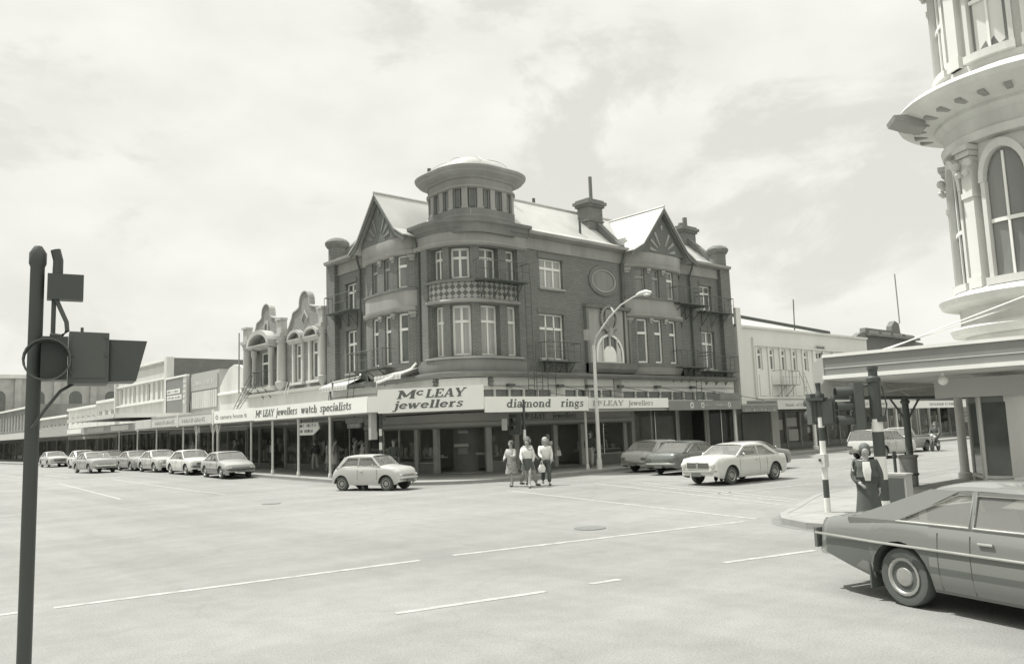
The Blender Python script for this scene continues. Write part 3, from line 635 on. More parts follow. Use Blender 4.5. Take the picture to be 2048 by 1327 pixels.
# brick arches round openings, rusticated window heads
m = MB()
for h in (holes[0], holes[1], holes[-1], holes[-2], holes[-3], holes[-4]): pbox(m, CO, h[0]-.12, h[1]+.12, .004, .05, h[3]+.01, h[3]+.26)
m.build('lintel', 'brick_trim', B, split=True)
# drain pipes
for s_, t in ((sL(38.65), 11.9), (9.2, 11.75), (sR(34.95), 11.9), (sR(41.4), 11.9)):
    m = MB(); m.tube([CO.p(s_+.1, .4, t+.05), CO.p(s_+.02, .2, t-.55), CO.p(s_, .12, t-.75), CO.p(s_, .12, 4.95)], .06, 8); m.build('drainpipe', 'iron', B, smooth=True)
m = MB(); m.tube([CO.p(sR(35.5), .16, 8.5), CO.p(sR(35.5), .16, 5.4)], .035, 6); m.build('drainpipe', 'pole_white', B)
# roofs
EV, RG, RD = 12.1, 15.1, 3.5
m = MB()
def slope(m, pts):  # thin sheet with thickness
    n = (Vector(pts[1])-Vector(pts[0])).cross(Vector(pts[2])-Vector(pts[0])).normalized(); n = n if n.z > 0 else -n
    b = [Vector(p)-n*.06 for p in pts]; k = len(pts); m.face(pts); m.face(b[::-1])
    for i in range(k): j = (i+1) % k; m.face([pts[i], pts[j], b[j], b[i]])
ex, ey = X0-.42, Y0-.42; rx, ry = X0+RD, Y0+RD; mx_, my_, mz = X0+.9, Y0+.9, 12.75
slope(m, [(ex, 41.4, EV), (ex, 33.1, EV), (mx_, 33.1, mz), (mx_, 41.4, mz)]); slope(m, [(mx_, 41.4, mz), (mx_, 32.9, mz), (rx, ry, RG), (rx, 41.4, RG)])
slope(m, [(27.4, ey, EV), (44.9, ey, EV), (44.9, my_, mz), (27.4, my_, mz)]); slope(m, [(27.0, my_, mz), (44.9, my_, mz), (44.9, ry, RG), (rx, ry, RG)])
slope(m, [(rx, ry, RG), (44.9, ry, RG), (44.9, 37.2, EV), (30.4, 37.2, EV)]); slope(m, [(rx, 41.4, RG), (rx, ry, RG), (30.4, 37.2, EV), (30.4, 41.4, EV)])
roof = m.build('roof', 'roof_iron', B)
m = MB(); m.tube([(rx, 41.4, RG+.03), (rx, ry, RG+.03), (44.9, ry, RG+.03)], .08, 8)
m.build('ridge_capping', 'roof_grey', roof)
m = MB()
for (x, y, z, h, r) in ((29.5, 33.0, 14.6, .75, .09), (31.8, 33.6, 15.0, .5, .09), (33.2, 31.3, 13.0, 1.05, .07), (23.9, 36, 13.2, .3, .1), (24.1, 33.3, 14.0, 1.75, .1), (28.75, 33.2, 14.6, 1.05, .13)): m.tube([(x, y, z), (x, y, z+h)], r, 8)
m.build('vent_pipe', 'iron', roof, split=True)
def chimney(x, y, hx, hy, z0, z1, pots):
    m = MB(); m.box(x-hx, x+hx, y-hy, y+hy, z0, z1-.45); m.box(x-hx-.06, x+hx+.06, y-hy-.06, y+hy+.06, z1-1.35, z1-1.25); m.box(x-hx-.1, x+hx+.1, y-hy-.1, y+hy+.1, z1-.45, z1-.3); m.box(x-hx-.2, x+hx+.2, y-hy-.2, y+hy+.2, z1-.3, z1-.12); m.box(x-hx-.08, x+hx+.08, y-hy-.08, y+hy+.08, z1-.12, z1)
    c = m.build('chimney', 'brick', B); m = MB()
    for dx_, h, r in pots: m.tube([(x+dx_, y, z1-.05), (x+dx_, y, z1+.3), (x+dx_, y, z1+h)], [r*1.3, r, r], 10)
    m.build('chimney_pot', 'brick_trim', c, split=True)
chimney(35.3, 32.4, .62, .45, 12.6, 15.6, ((.15, 1.55, .11),)); chimney(46.05-.9, 32.9, .75, .5, 12.5, 15.45, ((.3, .75, .16), (-.2, .3, .16)))
m = MB()
for x in (35.35, 44.95):
    q = [(Y0+.2, 12.15), (my_, mz+.0), (ry-.6, RG-.45), (ry-.6, RG+.1), (my_, mz+.42), (Y0+.2, 12.5)]
    if x > 40: q = [(Y0+.0, 12.15), (my_, mz), (ry, RG), (36.8, EV), (36.8, 12.5), (ry, RG+.5), (my_, mz+.5), (Y0, 12.55)]
    m.ring([[(x, y, z) for y, z in q], [(x+.4, y, z) for y, z in q]])
q = [(X0, 12.1), (mx_, mz), (rx, RG), (30.2, EV), (30.2, 12.5), (rx, RG+.4), (mx_, mz+.45), (X0, 12.5)]
m.ring([[(x, 41.4, z) for x, z in q], [(x, 41.85, z) for x, z in q]]); m.build('parapet', 'brick_trim', roof, split=True)
# gables over the bays
for gi, (a, b) in enumerate(((sL(38.15), sL(33.0)), (sR(35.1), sR(40.9)))):
    c = (a+b)/2; hwd = (b-a)/2; za = (14.6, 14.8)[gi]; D = .78
    m = MB(); F = Bulge(CO, BAYS[gi][0]-.05, BAYS[gi][1]+.05, .66, 6)
    sweep(m, F, BAYS[gi][0]-.05, BAYS[gi][1]+.05, [(-.3, 11.34), (.0, 11.34), (.04, 11.5), (.12, 11.95), (.1, 12.06), (-.5, 12.06)]); m.build('frieze', 'plaster', B, smooth=True, angle=30)
    m = MB(); tri = [CO.p(c-hwd*.72, D, 12.05), CO.p(c+hwd*.72, D, 12.05), CO.p(c, D, za-.3)]; trb = [CO.p(c-hwd*.72, D-.15, 12.05), CO.p(c+hwd*.72, D-.15, 12.05), CO.p(c, D-.15, za-.3)]
    m.ring([trb, tri]); gab = m.build('gable', 'dark_timber', B)
    m = MB()    # plaster wedges of the fan
    for k in range(-3, 4):
        if k == 0: r0, r1 = 1.45, 1.75
        else: r0, r1 = .55, 1.55-.16*abs(k)
        an = radians(90-k*23*(hwd/2.6)); w0, w1 = .035, .1
        u = (cos(an), sin(an)); n_ = (-sin(an), cos(an)); oz = 12.05
        pts = [(c+u[0]*r0*hwd/2.6-n_[0]*w0, oz+u[1]*r0-n_[1]*w0), (c+u[0]*r1*hwd/2.6-n_[0]*w1, oz+u[1]*r1-n_[1]*w1), (c+u[0]*r1*hwd/2.6+n_[0]*w1, oz+u[1]*r1+n_[1]*w1), (c+u[0]*r0*hwd/2.6+n_[0]*w0, oz+u[1]*r0+n_[1]*w0)]
        pts = [(s, max(z, 12.15)) for s, z in pts]
        m.ring([[CO.p(s, D+.004, z) for s, z in pts], [CO.p(s, D+.035, z) for s, z in pts]])
    m.build('plaster_infill', 'plaster_dark' if gi == 0 else 'plaster', gab, split=True)
    m = MB(); DD = 1.05
    lines = [(c-hwd-.1, 11.86), (c-hwd*.72, 12.35), (c, za)], [(c+hwd+.1, 11.86), (c+hwd*.72, 12.35), (c, za)]
    for ln in lines:
        for i in range(2):
            (s0, z0), (s1, z1) = ln[i], ln[i+1]
            m.hexa([CO.p(s0, DD-.08, z0-.26), CO.p(s1, DD-.08, z1-.3), CO.p(s1, DD, z1-.3), CO.p(s0, DD, z0-.26), CO.p(s0, DD-.08, z0+.02), CO.p(s1, DD-.08, z1+.02), CO.p(s1, DD, z1+.02), CO.p(s0, DD, z0+.02)])
    m.build('bargeboard', 'dark_timber', gab, split=True)
    m = MB()
    for ln in lines:
        for i in range(2):
            (s0, z0), (s1, z1) = ln[i], ln[i+1]; back = -RD-.05
            b0 = -(z0-EV)/(RG-EV)*RD-.9; b1 = -(z1-EV)/(RG-EV)*RD-.9 if i == 0 else -(z1-12.75)/(RG-12.75)*2.6-1.1
            slope(m, [CO.p(s0, DD+.04, z0+.08), CO.p(s1, DD+.04, z1+.08), CO.p(s1, b1, z1+.08), CO.p(s0, b0, z0+.08)])
    m.build('gable_roof', 'roof_iron', gab)
    m = MB(); m.tube([CO.p(c, DD+.06, za+.1), CO.p(c, -(za-12.75)/(RG-12.75)*2.6-1.1, za+.1)], .07, 6); m.build('ridge_capping', 'roof_grey', gab)
# turret
tx, ty = 25.5, 31.65
def rsq(a, r, z, n=8):
    pts = []
    for qx, qy, a0 in ((1, 1, 0), (-1, 1, 90), (-1, -1, 180), (1, -1, 270)):
        for k in range(n+1): t = radians(a0+90*k/n); pts.append((tx+qx*(a-r)+r*cos(t), ty+qy*(a-r)+r*sin(t), z))
    return pts
A0, R0 = 1.95, 1.35
m = MB(); m.ring([rsq(A0+.1, R0+.1, 11.7), rsq(A0+.1, R0+.1, 12.5), rsq(A0+.04, R0+.05, 12.6), rsq(A0+.04, R0+.05, 12.9), rsq(A0-.12, R0-.1, 12.9), rsq(A0-.12, R0-.1, 14.1)]); tur = m.build('turret', 'plaster_dark', B, smooth=True, angle=30)
m = MB(); m.ring([rsq(A0-.1, R0, 13.9), rsq(A0+.0, R0, 13.92), rsq(A0+.08, R0+.05, 13.96), rsq(A0+.08, R0+.05, 14.06), rsq(A0-.02, R0, 14.1), rsq(A0-.02, R0, 14.4), rsq(A0+.1, R0+.1, 14.44), rsq(A0+.12, R0+.1, 14.5), rsq(A0+.3, R0+.25, 14.56), rsq(A0+.5, R0+.45, 14.66), rsq(A0+.52, R0+.47, 14.74), rsq(A0+.62, R0+.55, 14.8), rsq(A0+.66, R0+.58, 14.9), rsq(A0+.6, R0+.55, 14.96), rsq(A0+.1, R0+.1, 15.02)]); m.build('turret_cornice', 'plaster', tur, smooth=True, angle=30)
m = MB(); m.ring([rsq(A0+.0, R0, 14.95)]+[rsq((A0-.12)*cos(t)+.02, max(.01, (R0-.1)*cos(t)), 15.0+.95*sin(t)) for t in [i*pi/2/9 for i in range(9)]]); dome = m.build('turret_dome', 'roof_iron', tur, smooth=True, angle=50)
m = MB()
for k in range(8):
    a = pi/8+k*pi/4; m.tube([(tx+(A0-.0)*cos(t)*cos(a)*1.12, ty+(A0-.0)*cos(t)*sin(a)*1.12, 15.01+.95*sin(t)) for t in [i*pi/2/8 for i in range(9)]], .022, 5)
m.build('dome_rib', 'roof_grey', dome, split=True)
P = rsq(A0-.04, R0-.04, 0, 8); m = MB(); mw = MB(); mb_ = MB(); ma = MB()
def around(s):   # point and outward normal at arc length s on the turret outline
    n = len(P); acc = 0
    for i in range(n):
        a, b = Vector(P[i]), Vector(P[(i+1) % n]); l = (b-a).length
        if acc+l >= s and l > 1e-6: t = (s-acc)/l; d = (b-a).normalized(); return a+(b-a)*t, Vector((d.y, -d.x, 0)), d
        acc += l
    return Vector(P[0]), Vector((1, 0, 0)), Vector((0, 1, 0))
per = sum((Vector(P[(i+1) % len(P)])-Vector(P[i])).length for i in range(len(P))); nb = 34
for k in range(nb):
    p, n_, d = around(per*(k+.5)/nb)
    def bx(mbb, w, d0, d1, z0, z1):
        c = [p-d*w+n_*d0, p+d*w+n_*d0, p+d*w+n_*d1, p-d*w+n_*d1]; mbb.hexa([c_+Vector((0, 0, z0)) for c_ in c]+[c_+Vector((0, 0, z1)) for c_ in c])
    if k % 2: bx(m, .15, -.1, .04, 12.9, 13.93); bx(m, .17, -.1, .07, 12.9, 13.0)
    else:
        bx(mw, .11, -.09, -.04, 12.98, 13.72); bx(mb_, .13, -.03, .07, 12.5, 12.84)
        q = [p+d*(.115*cos(a))-n_*.05+Vector((0, 0, 13.72+.115*sin(a))) for a in [pi*j/6 for j in range(7)]]; mw.face(q)
        for sg in (-1, 1): c = [p+d*(sg*.115)-n_*.09, p+d*(sg*.16)-n_*.09, p+d*(sg*.16)+n_*.0, p+d*(sg*.115)+n_*.0]; ma.hexa([c_+Vector((0, 0, 12.92)) for c_ in c]+[c_+Vector((0, 0, 13.9)) for c_ in c])
m.build('turret_pilaster', 'plaster', tur, split=True); mw.build('turret_window', 'window_dark', tur, split=True); mb_.build('turret_panel', 'plaster', tur, split=True); ma.build('turret_jamb', 'plaster_dark', tur, split=True)
# ================================================================ fire escapes, ladders, awnings on the corner building
def balcony(F, a, b, z, out, posts, par, ladder=None):
    m = MB(); pbox(m, F, a, b, .02, out, z-.05, z); n = max(2, int((b-a)/.45))
    for k in range(n+1): s_ = a+(b-a)*k/n; m.tube([F.p(s_, out, z), F.p(s_, out, z+.95)], .016, 5)
    m.tube([F.p(a, .05, z+.95), F.p(a, out, z+.95), F.p(b, out, z+.95), F.p(b, .05, z+.95)], .022, 5); m.tube([F.p(a, out, z+.5), F.p(b, out, z+.5)], .014, 5)
    for k in range(posts): s_ = a+(b-a)*(k+.5)/posts; m.tube([F.p(s_, out-.05, z-.05), F.p(s_, .04, z-.8)], .028, 5); m.tube([F.p(s_, .04, z-.05), F.p(s_, .04, z-.85)], .022, 5)
    return m.build('balcony', 'iron', par)
def ladder(F, s, d0, z0, d1, z1, par, w=.22, ds=0., mm='iron'):
    m = MB(); 
    for sg in (-w, w): m.tube([F.p(s+sg, d0, z0), F.p(s+sg+ds, d1, z1)], .02, 5)
    n = int(abs(z1-z0)/.32)
    for k in range(1, n): t = k/n; m.tube([F.p(s-w+ds*t, d0+(d1-d0)*t, z0+(z1-z0)*t), F.p(s+w+ds*t, d0+(d1-d0)*t, z0+(z1-z0)*t)], .014, 4)
    return m.build('ladder', mm, par)
fe = thing('fire_escape', 'black iron fire escape with balconies around the right side of the brick turret', 'fire escape', (25.4, 29.4, 3.5))
balcony(CO, 12.4, 15.2, 9.35, .8, 4, fe); balcony(CO, sR(28.3), sR(30.7), 5.5, .7, 3, fe)
ladder(CO, 15.1, .75, 3.9, .75, 9.4, fe, .2); ladder(CO, 15.9, .5, 3.4, .5, 6.4, fe, .2); ladder(CO, sR(28.6), .6, 3.6, .6, 7.2, fe, .28)
fe = thing('fire_escape', 'black iron balconies and ladder across the far right bay of the brick building', 'fire escape', (42, 29.4, 3.5))
balcony(CO, sR(39.0), sR(42.0), 9.25, 1.05, 4, fe); balcony(CO, sR(42.05), sR(45.1), 9.0, .75, 3, fe); balcony(CO, sR(38.9), sR(42.0), 5.42, 1.05, 4, fe); balcony(CO, sR(42.05), sR(45.2), 5.25, .75, 3, fe)
ladder(CO, sR(42.35), .7, 5.3, .7, 9.2, fe, .22); ladder(CO, sR(40.6), .9, 3.2, .9, 5.4, fe, .25)
fe = thing('fire_escape', 'black iron balconies hung on the left end bays of the brick building', 'fire escape', (22.6, 40, 3.5))
balcony(CO, .7, sL(38.7), 9.0, .8, 3, fe); balcony(CO, BAYS[0][0]+.0, BAYS[0][1]-1.4, 5.45, 1.25, 3, fe); ladder(CO, sL(37.7), 1.5, 3.2, 1.3, 5.4, fe, .3, .15); ladder(CO, sL(41.7), .5, 3.3, .3, 5.3, fe, .2, .2)
def awning(F, a, b, z0, z1, out, label, name='awning'):
    t = thing(name, label, 'awning', F.p((a+b)/2, 0, z0), 0, 'striped awnings over the left canopy')
    m = MB(); q = [F.p(a, .03, z1), F.p(b, .03, z1), F.p(b, out, z0+.25), F.p(a, out, z0+.25)]
    m.face(q, [(a, 0), (b, 0), (b, 1), (a, 1)]); m.face([F.p(a, out, z0+.25), F.p(b, out, z0+.25), F.p(b, out+.02, z0), F.p(a, out+.02, z0)], [(a, 0), (b, 0), (b, 1), (a, 1)])
    m.face([F.p(a, .03, z1), F.p(a, out, z0+.25), F.p(a, out, z0+.2), F.p(a, .03, z1-.05)]); m.build('canvas', 'awning', t)
    m = MB(); m.tube([F.p(a, .03, z0+.1), F.p(a, out, z0+.1), F.p(b, out, z0+.1), F.p(b, .03, z0+.1)], .02, 5); m.build('frame', 'iron', t)
awning(CO, sL(35.6), sL(33.15), 4.75, 5.35, 1.2, 'small striped awning just left of the turret above the white name sign')
awning(CO, sL(41.6), sL(38.5), 4.55, 5.25, 1.1, 'long pale awning at the left end of the brick building above the canopy')
def pipe(name, pts, r, mm, label, cat, n=8, group=None): 
    m = MB(); m.tube(pts, r, n); return tag(m.build(name, mm, smooth=True), label, cat, group)
pipe('downpipe', [CO.p(sL(38.7), .1, 5.4), CO.p(sL(38.5), .35, 5.2), CO.p(sL(38.1), 2.2, 4.85), CO.p(sL(38.1), 2.2, 3.2)], .07, 'pole_white', 'white downpipe crossing from the wall at the left end of the corner building', 'pipe')
pipe('downpipe', [CO.p(sL(33.35), .12, 5.55), CO.p(sL(33.5), .35, 5.25), CO.p(sL(34.2), 1.9, 4.6), CO.p(sL(34.2), 1.9, 3.2)], .07, 'pole_white', 'white downpipe bent over beside the small striped awning', 'pipe')
# ================================================================ left neighbours
def block(name, label, F, a, b, z, depth, wm, holes=(), wins=(), base=0., roofm='roof_grey', fd=0.):
    t = thing(name, label, 'building', F.p((a+b)/2, -depth/2, 0)); m = MB()
    pwall(m, F, a, b, base, z, list(holes)+[w_[:4] for w_ in wins], fd, .2)
    pbox(m, F, a, a+.02, -depth, fd-.01, base, z); pbox(m, F, b-.02, b, -depth, fd-.01, base, z); pbox(m, F, a, b, -depth-.02, -depth, base, z)
    m.build('wall', wm, t); m = MB(); pbox(m, F, a+.03, b-.03, -depth, fd-.3, z-.5, z-.42); m.build('roof', roofm, t)
    for w_ in wins: window(t, F, *w_[:4], dep=.18, **(w_[4] if len(w_) > 4 else {}))
    return t
def shopfront(t, F, a, b, n, z1=2.7, dm='shop_dark', door=None):
    w = (b-a)/n
    for k in range(n):
        p, q = a+k*w+.06, a+(k+1)*w-.06
        m = MB(); pbox(m, F, p, q, -.1, .04, 0, .5 if k != door else .02); m.build('stall_riser', dm, t)
        m = MB(); m.face([F.p(p, -.06, .5 if k != door else .02), F.p(q, -.06, .5 if k != door else .02), F.p(q, -.06, z1), F.p(p, -.06, z1)]); m.build('shop_window', 'shop_glass', t)
        m = MB(); pbox(m, F, a+k*w-.06, a+k*w+.06, -.1, .08, 0, z1); m.build('shop_pier', 'shop_mid', t)
        m = MB(); random.seed(k+int(a)*3)
        for j in range(5): s_ = random.uniform(p+.2, q-.2); hh = random.uniform(.15, .9); dd = -random.uniform(.3, 1.); z_ = random.choice([.6, .6, 1.2, 1.7]); pbox(m, F, s_-.14, s_+.16, dd-.2, dd, z_, min(z_+hh, 2.4))
        m.build('window_display', 'shop_goods', t, split=True)
    m = MB(); pbox(m, F, a, b, -2.6, -2.5, 0, z1+.2); pbox(m, F, a, b, -2.5, -.12, z1+.05, z1+.1); pbox(m, F, a, b, -2.5, -.12, .02, .05); m.build('shop_interior', 'shop_mid', t)
OA, OB = 42.32, 53.9
t = block('shop_building', 'two storey ornate brick shop with twin curved gables and white columns', FL, OA, OB, 8.55, 9, 'brick_mid', [(OA+.1, OB-.1, .0, 2.75)],
    [(45.75, 46.75, 5.55, 7.85, dict(cols=1, pane='window_mid', fw=.12)), (43.6, 44.6, 5.55, 7.85, dict(cols=1, pane='window_mid', fw=.12)), (49.9, 51.8, 5.55, 7.75, dict(cols=2, pane='window_dark'))])
shopfront(t, FL, OA+.1, OB-.1, 6, 2.75, door=3)
m = MB(); pbox(m, FL, OA, OB, .004, .05, 2.9, 4.85); m.build('fascia', 'plaster_pale', t)
m = MB(); sweep(m, FL, OA, OB, [(.004, 4.85), (.25, 4.9), (.35, 5.05), (.004, 5.1)]); m.build('cornice', 'plaster_pale', t)
for s_, w_ in ((42.75, .28), (48.2, .36), (53.45, .36)):    # pilaster columns
    m = MB(); c = FL.p(s_, .22, 0)
    m.lathe([(.05, 4.95), (w_*.8, 5.2), (w_*1.15, 5.45), (w_*1.15, 5.6), (w_*.85, 5.65), (w_*.8, 7.6), (w_*.72, 8.1), (w_*.95, 8.15), (w_*.8, 8.25), (w_*1.15, 8.5)], (c.x, c.y, 0), 14)
    pbox(m, FL, s_-w_*1.3, s_+w_*1.3, .004, .55, 8.5, 8.7); pbox(m, FL, s_-w_*.9, s_+w_*.9, .004, .4, 8.7, 9.55); pbox(m, FL, s_-w_*1.15, s_+w_*1.15, .004, .5, 9.55, 9.68)
    m.build('column', 'stone_pale', t, smooth=True, angle=35)
def shaped_gable(a, b, za, gm='brick_mid'):
    c = (a+b)/2; h = (b-a)/2; pts = []
    prof = [(1.0, 8.55), (.9, 8.75), (.8, 9.1), (.66, 9.55), (.6, 9.85), (.42, 9.95), (.3, 10.05)]
    L = [(c-h*x, z) for x, z in prof]+[(c-.62, 10.1)]+[(c-.62*cos(pi*k/12), 10.35+(za-10.35)*sin(pi*k/12)) for k in range(13)]+[(c+.62, 10.1)]+[(c+h*x, z) for x, z in prof[::-1]]
    m = MB(); m.ring([[FL.p(s, -.25, z) for s, z in L], [FL.p(s, .02, z) for s, z in L]]); g = m.build('gable', gm, t)
    m = MB(); 
    for i in range(len(L)-1):
        (s0, z0), (s1, z1) = L[i], L[i+1]; d = Vector((s1-s0, z1-z0)).normalized()*.07; m.hexa([FL.p(s0, -.3, z0), FL.p(s1, -.3, z1), FL.p(s1, .1, z1), FL.p(s0, .1, z0), FL.p(s0-d.y, -.3, z0+d.x+.0), FL.p(s1-d.y, -.3, z1+d.x), FL.p(s1-d.y, .1, z1+d.x), FL.p(s0-d.y, .1, z0+d.x)])
    m.build('coping', 'stone_pale', g)
    m = MB(); m.ball(FL.p(c, -.1, 10.5), .5, 12, sx=.5, sz=1.1); 
    return g, c
g, c = shaped_gable(42.9, 47.9, 11.0)
m = MB(); m.ring([[FL.p(c+.48, .05, 9.35), FL.p(c, .05, 9.9), FL.p(c-.48, .05, 9.35), FL.p(c, .05, 8.8)], [FL.p(c+.34, .09, 9.35), FL.p(c, .09, 9.74), FL.p(c-.34, .09, 9.35), FL.p(c, .09, 8.96)]], False); m.build('diamond_moulding', 'stone_pale', g)
g, c = shaped_gable(48.5, 53.2, 10.95)
m = MB(); m.ring([ell(FL, c, 9.35, .36, .52, .03), ell(FL, c, 9.35, .36, .52, .09), ell(FL, c, 9.35, .22, .32, .09), ell(FL, c, 9.35, .22, .32, .03)], False); m.build('oval_moulding', 'stone_pale', g)
def arch_hood(a, b, z, r, th=.16, mm='stone_pale', out=.4, name='window_hood'):
    c = (a+b)/2; h = (b-a)/2; m = MB(); rings = []
    for k in range(13):
        an = pi*k/12; s0, z0 = c-h*cos(an), z+r*sin(an); s1, z1 = c-(h-th)*cos(an), z+(r-th*1.0)*sin(an); rings.append([FL.p(s0, .02, z0), FL.p(s0, out, z0), FL.p(s1, out, z1), FL.p(s1, .02, z1)])
    m.ring(rings); sweep(m, FL, a-.05, b+.05, [(.004, z-.25), (.2, z-.25), (out, z-.05), (out, z+.02), (.004, z+.02)]); return m.build(name, mm, t)
arch_hood(43.2, 45.0, 8.1, .6); arch_hood(45.35, 47.15, 8.1, .6); arch_hood(49.2, 52.6, 8.2, 1.0, .3, out=.7)
for a, b in ((43.6, 44.6), (45.75, 46.75)):
    m = MB(); pbox(m, FL, a-.2, a-.0, .004, .14, 5.4, 7.85); pbox(m, FL, b, b+.2, .004, .14, 5.4, 7.85); pbox(m, FL, a-.3, b+.3, .004, .25, 5.3, 5.45); m.build('window_surround', 'plaster_pale', t)
for s_ in (49.55, 52.15):
    m = MB(); c = FL.p(s_, .3, 0); m.lathe([(.2, 5.4), (.16, 5.55), (.15, 7.4), (.22, 7.6), (.22, 7.95)], (c.x, c.y, 0), 12); m.build('column', 'stone_pale', t, smooth=True)
m = MB(); sweep(m, FL, 49.1, 52.6, [(.004, 5.0), (.3, 5.15), (.6, 5.35), (.6, 5.45), (.004, 5.45)]); m.build('window_ledge', 'plaster_pale', t)
m = MB(); slope(m, [(X0+.4, 48.2, 9.2), (X0+.4, 43, 9.2), (X0+5, 43, 10.2), (X0+5, 48.2, 10.2)]); slope(m, [(X0+.4, 48.3, 9.1), (X0+.4, 52.5, 9.1), (X0+5, 52.5, 10.0), (X0+5, 48.3, 10.0)]); m.build('gable_roof', 'roof_iron', t, split=True)
fe = thing('fire_escape', 'black iron stair folded against the left window of the ornate brick shop', 'fire escape', FL.p(51, .6, 4))
balcony(FL, 49.6, 51.8, 5.5, .7, 2, fe); ladder(FL, 51.8, .6, 6.4, 1.0, 4.0, fe, .25, 2.0); ladder(FL, 51.2, .6, 5.8, 1.2, 3.8, fe, .25, 2.0); ladder(FL, 46.6, .5, 5.5, .6, 4.7, fe, .2, .3, 'pole_white')
# white rounded gable shop
a, b = 53.95, 58.9
t = block('shop_building', 'low white shop with blank rounded gable beside the ornate brick shop', FL, a, b, 5.4, 14, 'white_wall', [(a+.1, b-.1, 0, 2.7)])
pts = [(a+.05, 5.4), (a+.05, 6.35), (a+.5, 6.9), (a+1.3, 7.25), (a+2.3, 7.4), (a+3.2, 7.2), (a+4.1, 6.6), (a+4.9, 5.9), (a+4.9, 5.4)]
m = MB(); m.ring([[FL.p(s, -.3, z) for s, z in pts], [FL.p(s, .0, z) for s, z in pts]]); m.build('gable', 'white_wall', t)
m = MB(); sweep(m, FL, a, b, [(.004, 5.3), (.15, 5.35), (.15, 5.45), (.004, 5.5)]); m.build('cornice', 'white_paint', t); shopfront(t, FL, a+.1, b-.1, 3)
# grey shop with lettering
a, b = 58.95, 64.6
t = block('shop_building', 'grey shop with dark sign band and vertical white cladding left of the white gable', FL, a, b, 7.3, 14, 'sign_grey', [(a+.1, b-.1, 0, 2.7)])
m = MB(); pbox(m, FL, a+.2, b-.1, .004, .08, 5.95, 7.05); sg = m.build('sign_board', 'sign_grey', t); marks(sg, FL, a+.8, b-.8, 6.3, .4, 'letter_pale', .085, 6, .9)
for k in range(12):
    m = MB(); s_ = a+.35+k*.42; pbox(m, FL, s_, s_+.34, .004, .06, 4.55, 5.85); m.build('cladding_panel', 'plaster_pale', t)
shopfront(t, FL, a+.1, b-.1, 3)
# billboard and white commercial building
a, b = 64.65, 69.5
t = block('shop_building', 'low shop behind a dark square signboard with white borders', FL, a, b, 5.2, 14, 'plaster_pale', [(a+.1, b-.1, 0, 2.7)]); shopfront(t, FL, a+.1, b-.1, 3)
bb = thing('billboard', 'dark square signboard with white lines and a pale vertical sign strip', 'billboard', FL.p(67, .2, 4.3)); m = MB(); pbox(m, FL, a+.9, b-.1, .1, .3, 4.3, 7.2); m.build('board', 'fascia_grey', bb)
m = MB(); pbox(m, FL, a+.1, b, .1, .34, 7.2, 7.35); pbox(m, FL, b, b+.12, .1, .34, 4.3, 7.35); m.build('border', 'white_paint', bb); m = MB(); pbox(m, FL, a+.1, a+.9, .1, .32, 4.3, 7.2); v = m.build('strip', 'sign_grey', bb)
marks(v, FL, a+.25, a+.8, 5.0, .2, 'sign_white', .33, 2)
for zz_ in (5.1, 5.5, 5.9, 6.3, 6.7): marks(v, FL, a+.25, a+.8, zz_, .22, 'sign_white', .33, int(zz_*10))
for z0_, w0_ in ((5.95, 3.0), (5.45, 3.4)):
    m = MB(); pbox(m, FL, b-.2-w0_, b-.2, .301, .31, z0_, z0_+.36); o_ = m.build('white_strip', 'sign_white', bb); marks(o_, FL, b-w0_, b-.4, z0_+.08, .2, 'letter_grey', .312, int(z0_*10))
a, b = 69.6, 84.3; ws = []
for k in range(10): ws.append((a+1.0+k*1.33, a+1.0+k*1.33+(.62 if k % 3 else .8), 5.75, 7.3, dict(cols=1 if k % 2 else 2, transom=None, pane='window_mid', fw=.06)))
t = block('office_building', 'two storey white commercial building with a strip of upper windows', FL, a, b, 9.1, 22, 'white_wall', [(a+.1, b-.1, 0, 2.9)], ws)
m = MB(); pbox(m, FL, a, b, .004, .1, 7.5, 8.55); m.build('parapet_band', 'plaster_pale', t); m = MB(); pbox(m, FL, a-.1, a+.5, -.3, .3, 3.5, 9.15); pbox(m, FL, b-.3, b, -.3, .3, 3.5, 9.1); m.build('fin', 'white_wall', t, split=True)
m = MB(); pbox(m, FL, a+.5, b-.3, .004, .3, 8.85, 9.15); pbox(m, FL, a+.5, b-.3, .004, .2, 7.36, 7.48); pbox(m, FL, a+.5, b-.3, .004, .25, 5.5, 5.64); m.build('ledge', 'white_paint', t, split=True); shopfront(t, FL, a+.1, b-.1, 8, 2.9)
m = MB(); m.box(X0+.3, X0+21.9, a-.04, a-.015, 3.0, 9.08); m.build('side_wall', 'brick_trim', t)
tag(MB.build((lambda q: (q.face([(46, 76, 8.6), (50, 76, 8.6), (48, 76, 9.9)]), q.face([(46, 84, 8.6), (50, 84, 8.6), (48, 84, 9.9)]), q.face([(46, 76, 8.6), (46, 84, 8.6), (48, 84, 9.9), (48, 76, 9.9)]), q.face([(50, 76, 8.6), (50, 84, 8.6), (48, 84, 9.9), (48, 76, 9.9)]), q.box(46, 50, 76, 84, 0, 8.6), q)[-1])(MB()), 'back_building', 'plaster_pale'), 'pale gable roofed building showing only its peak behind the long dark wall', 'building')
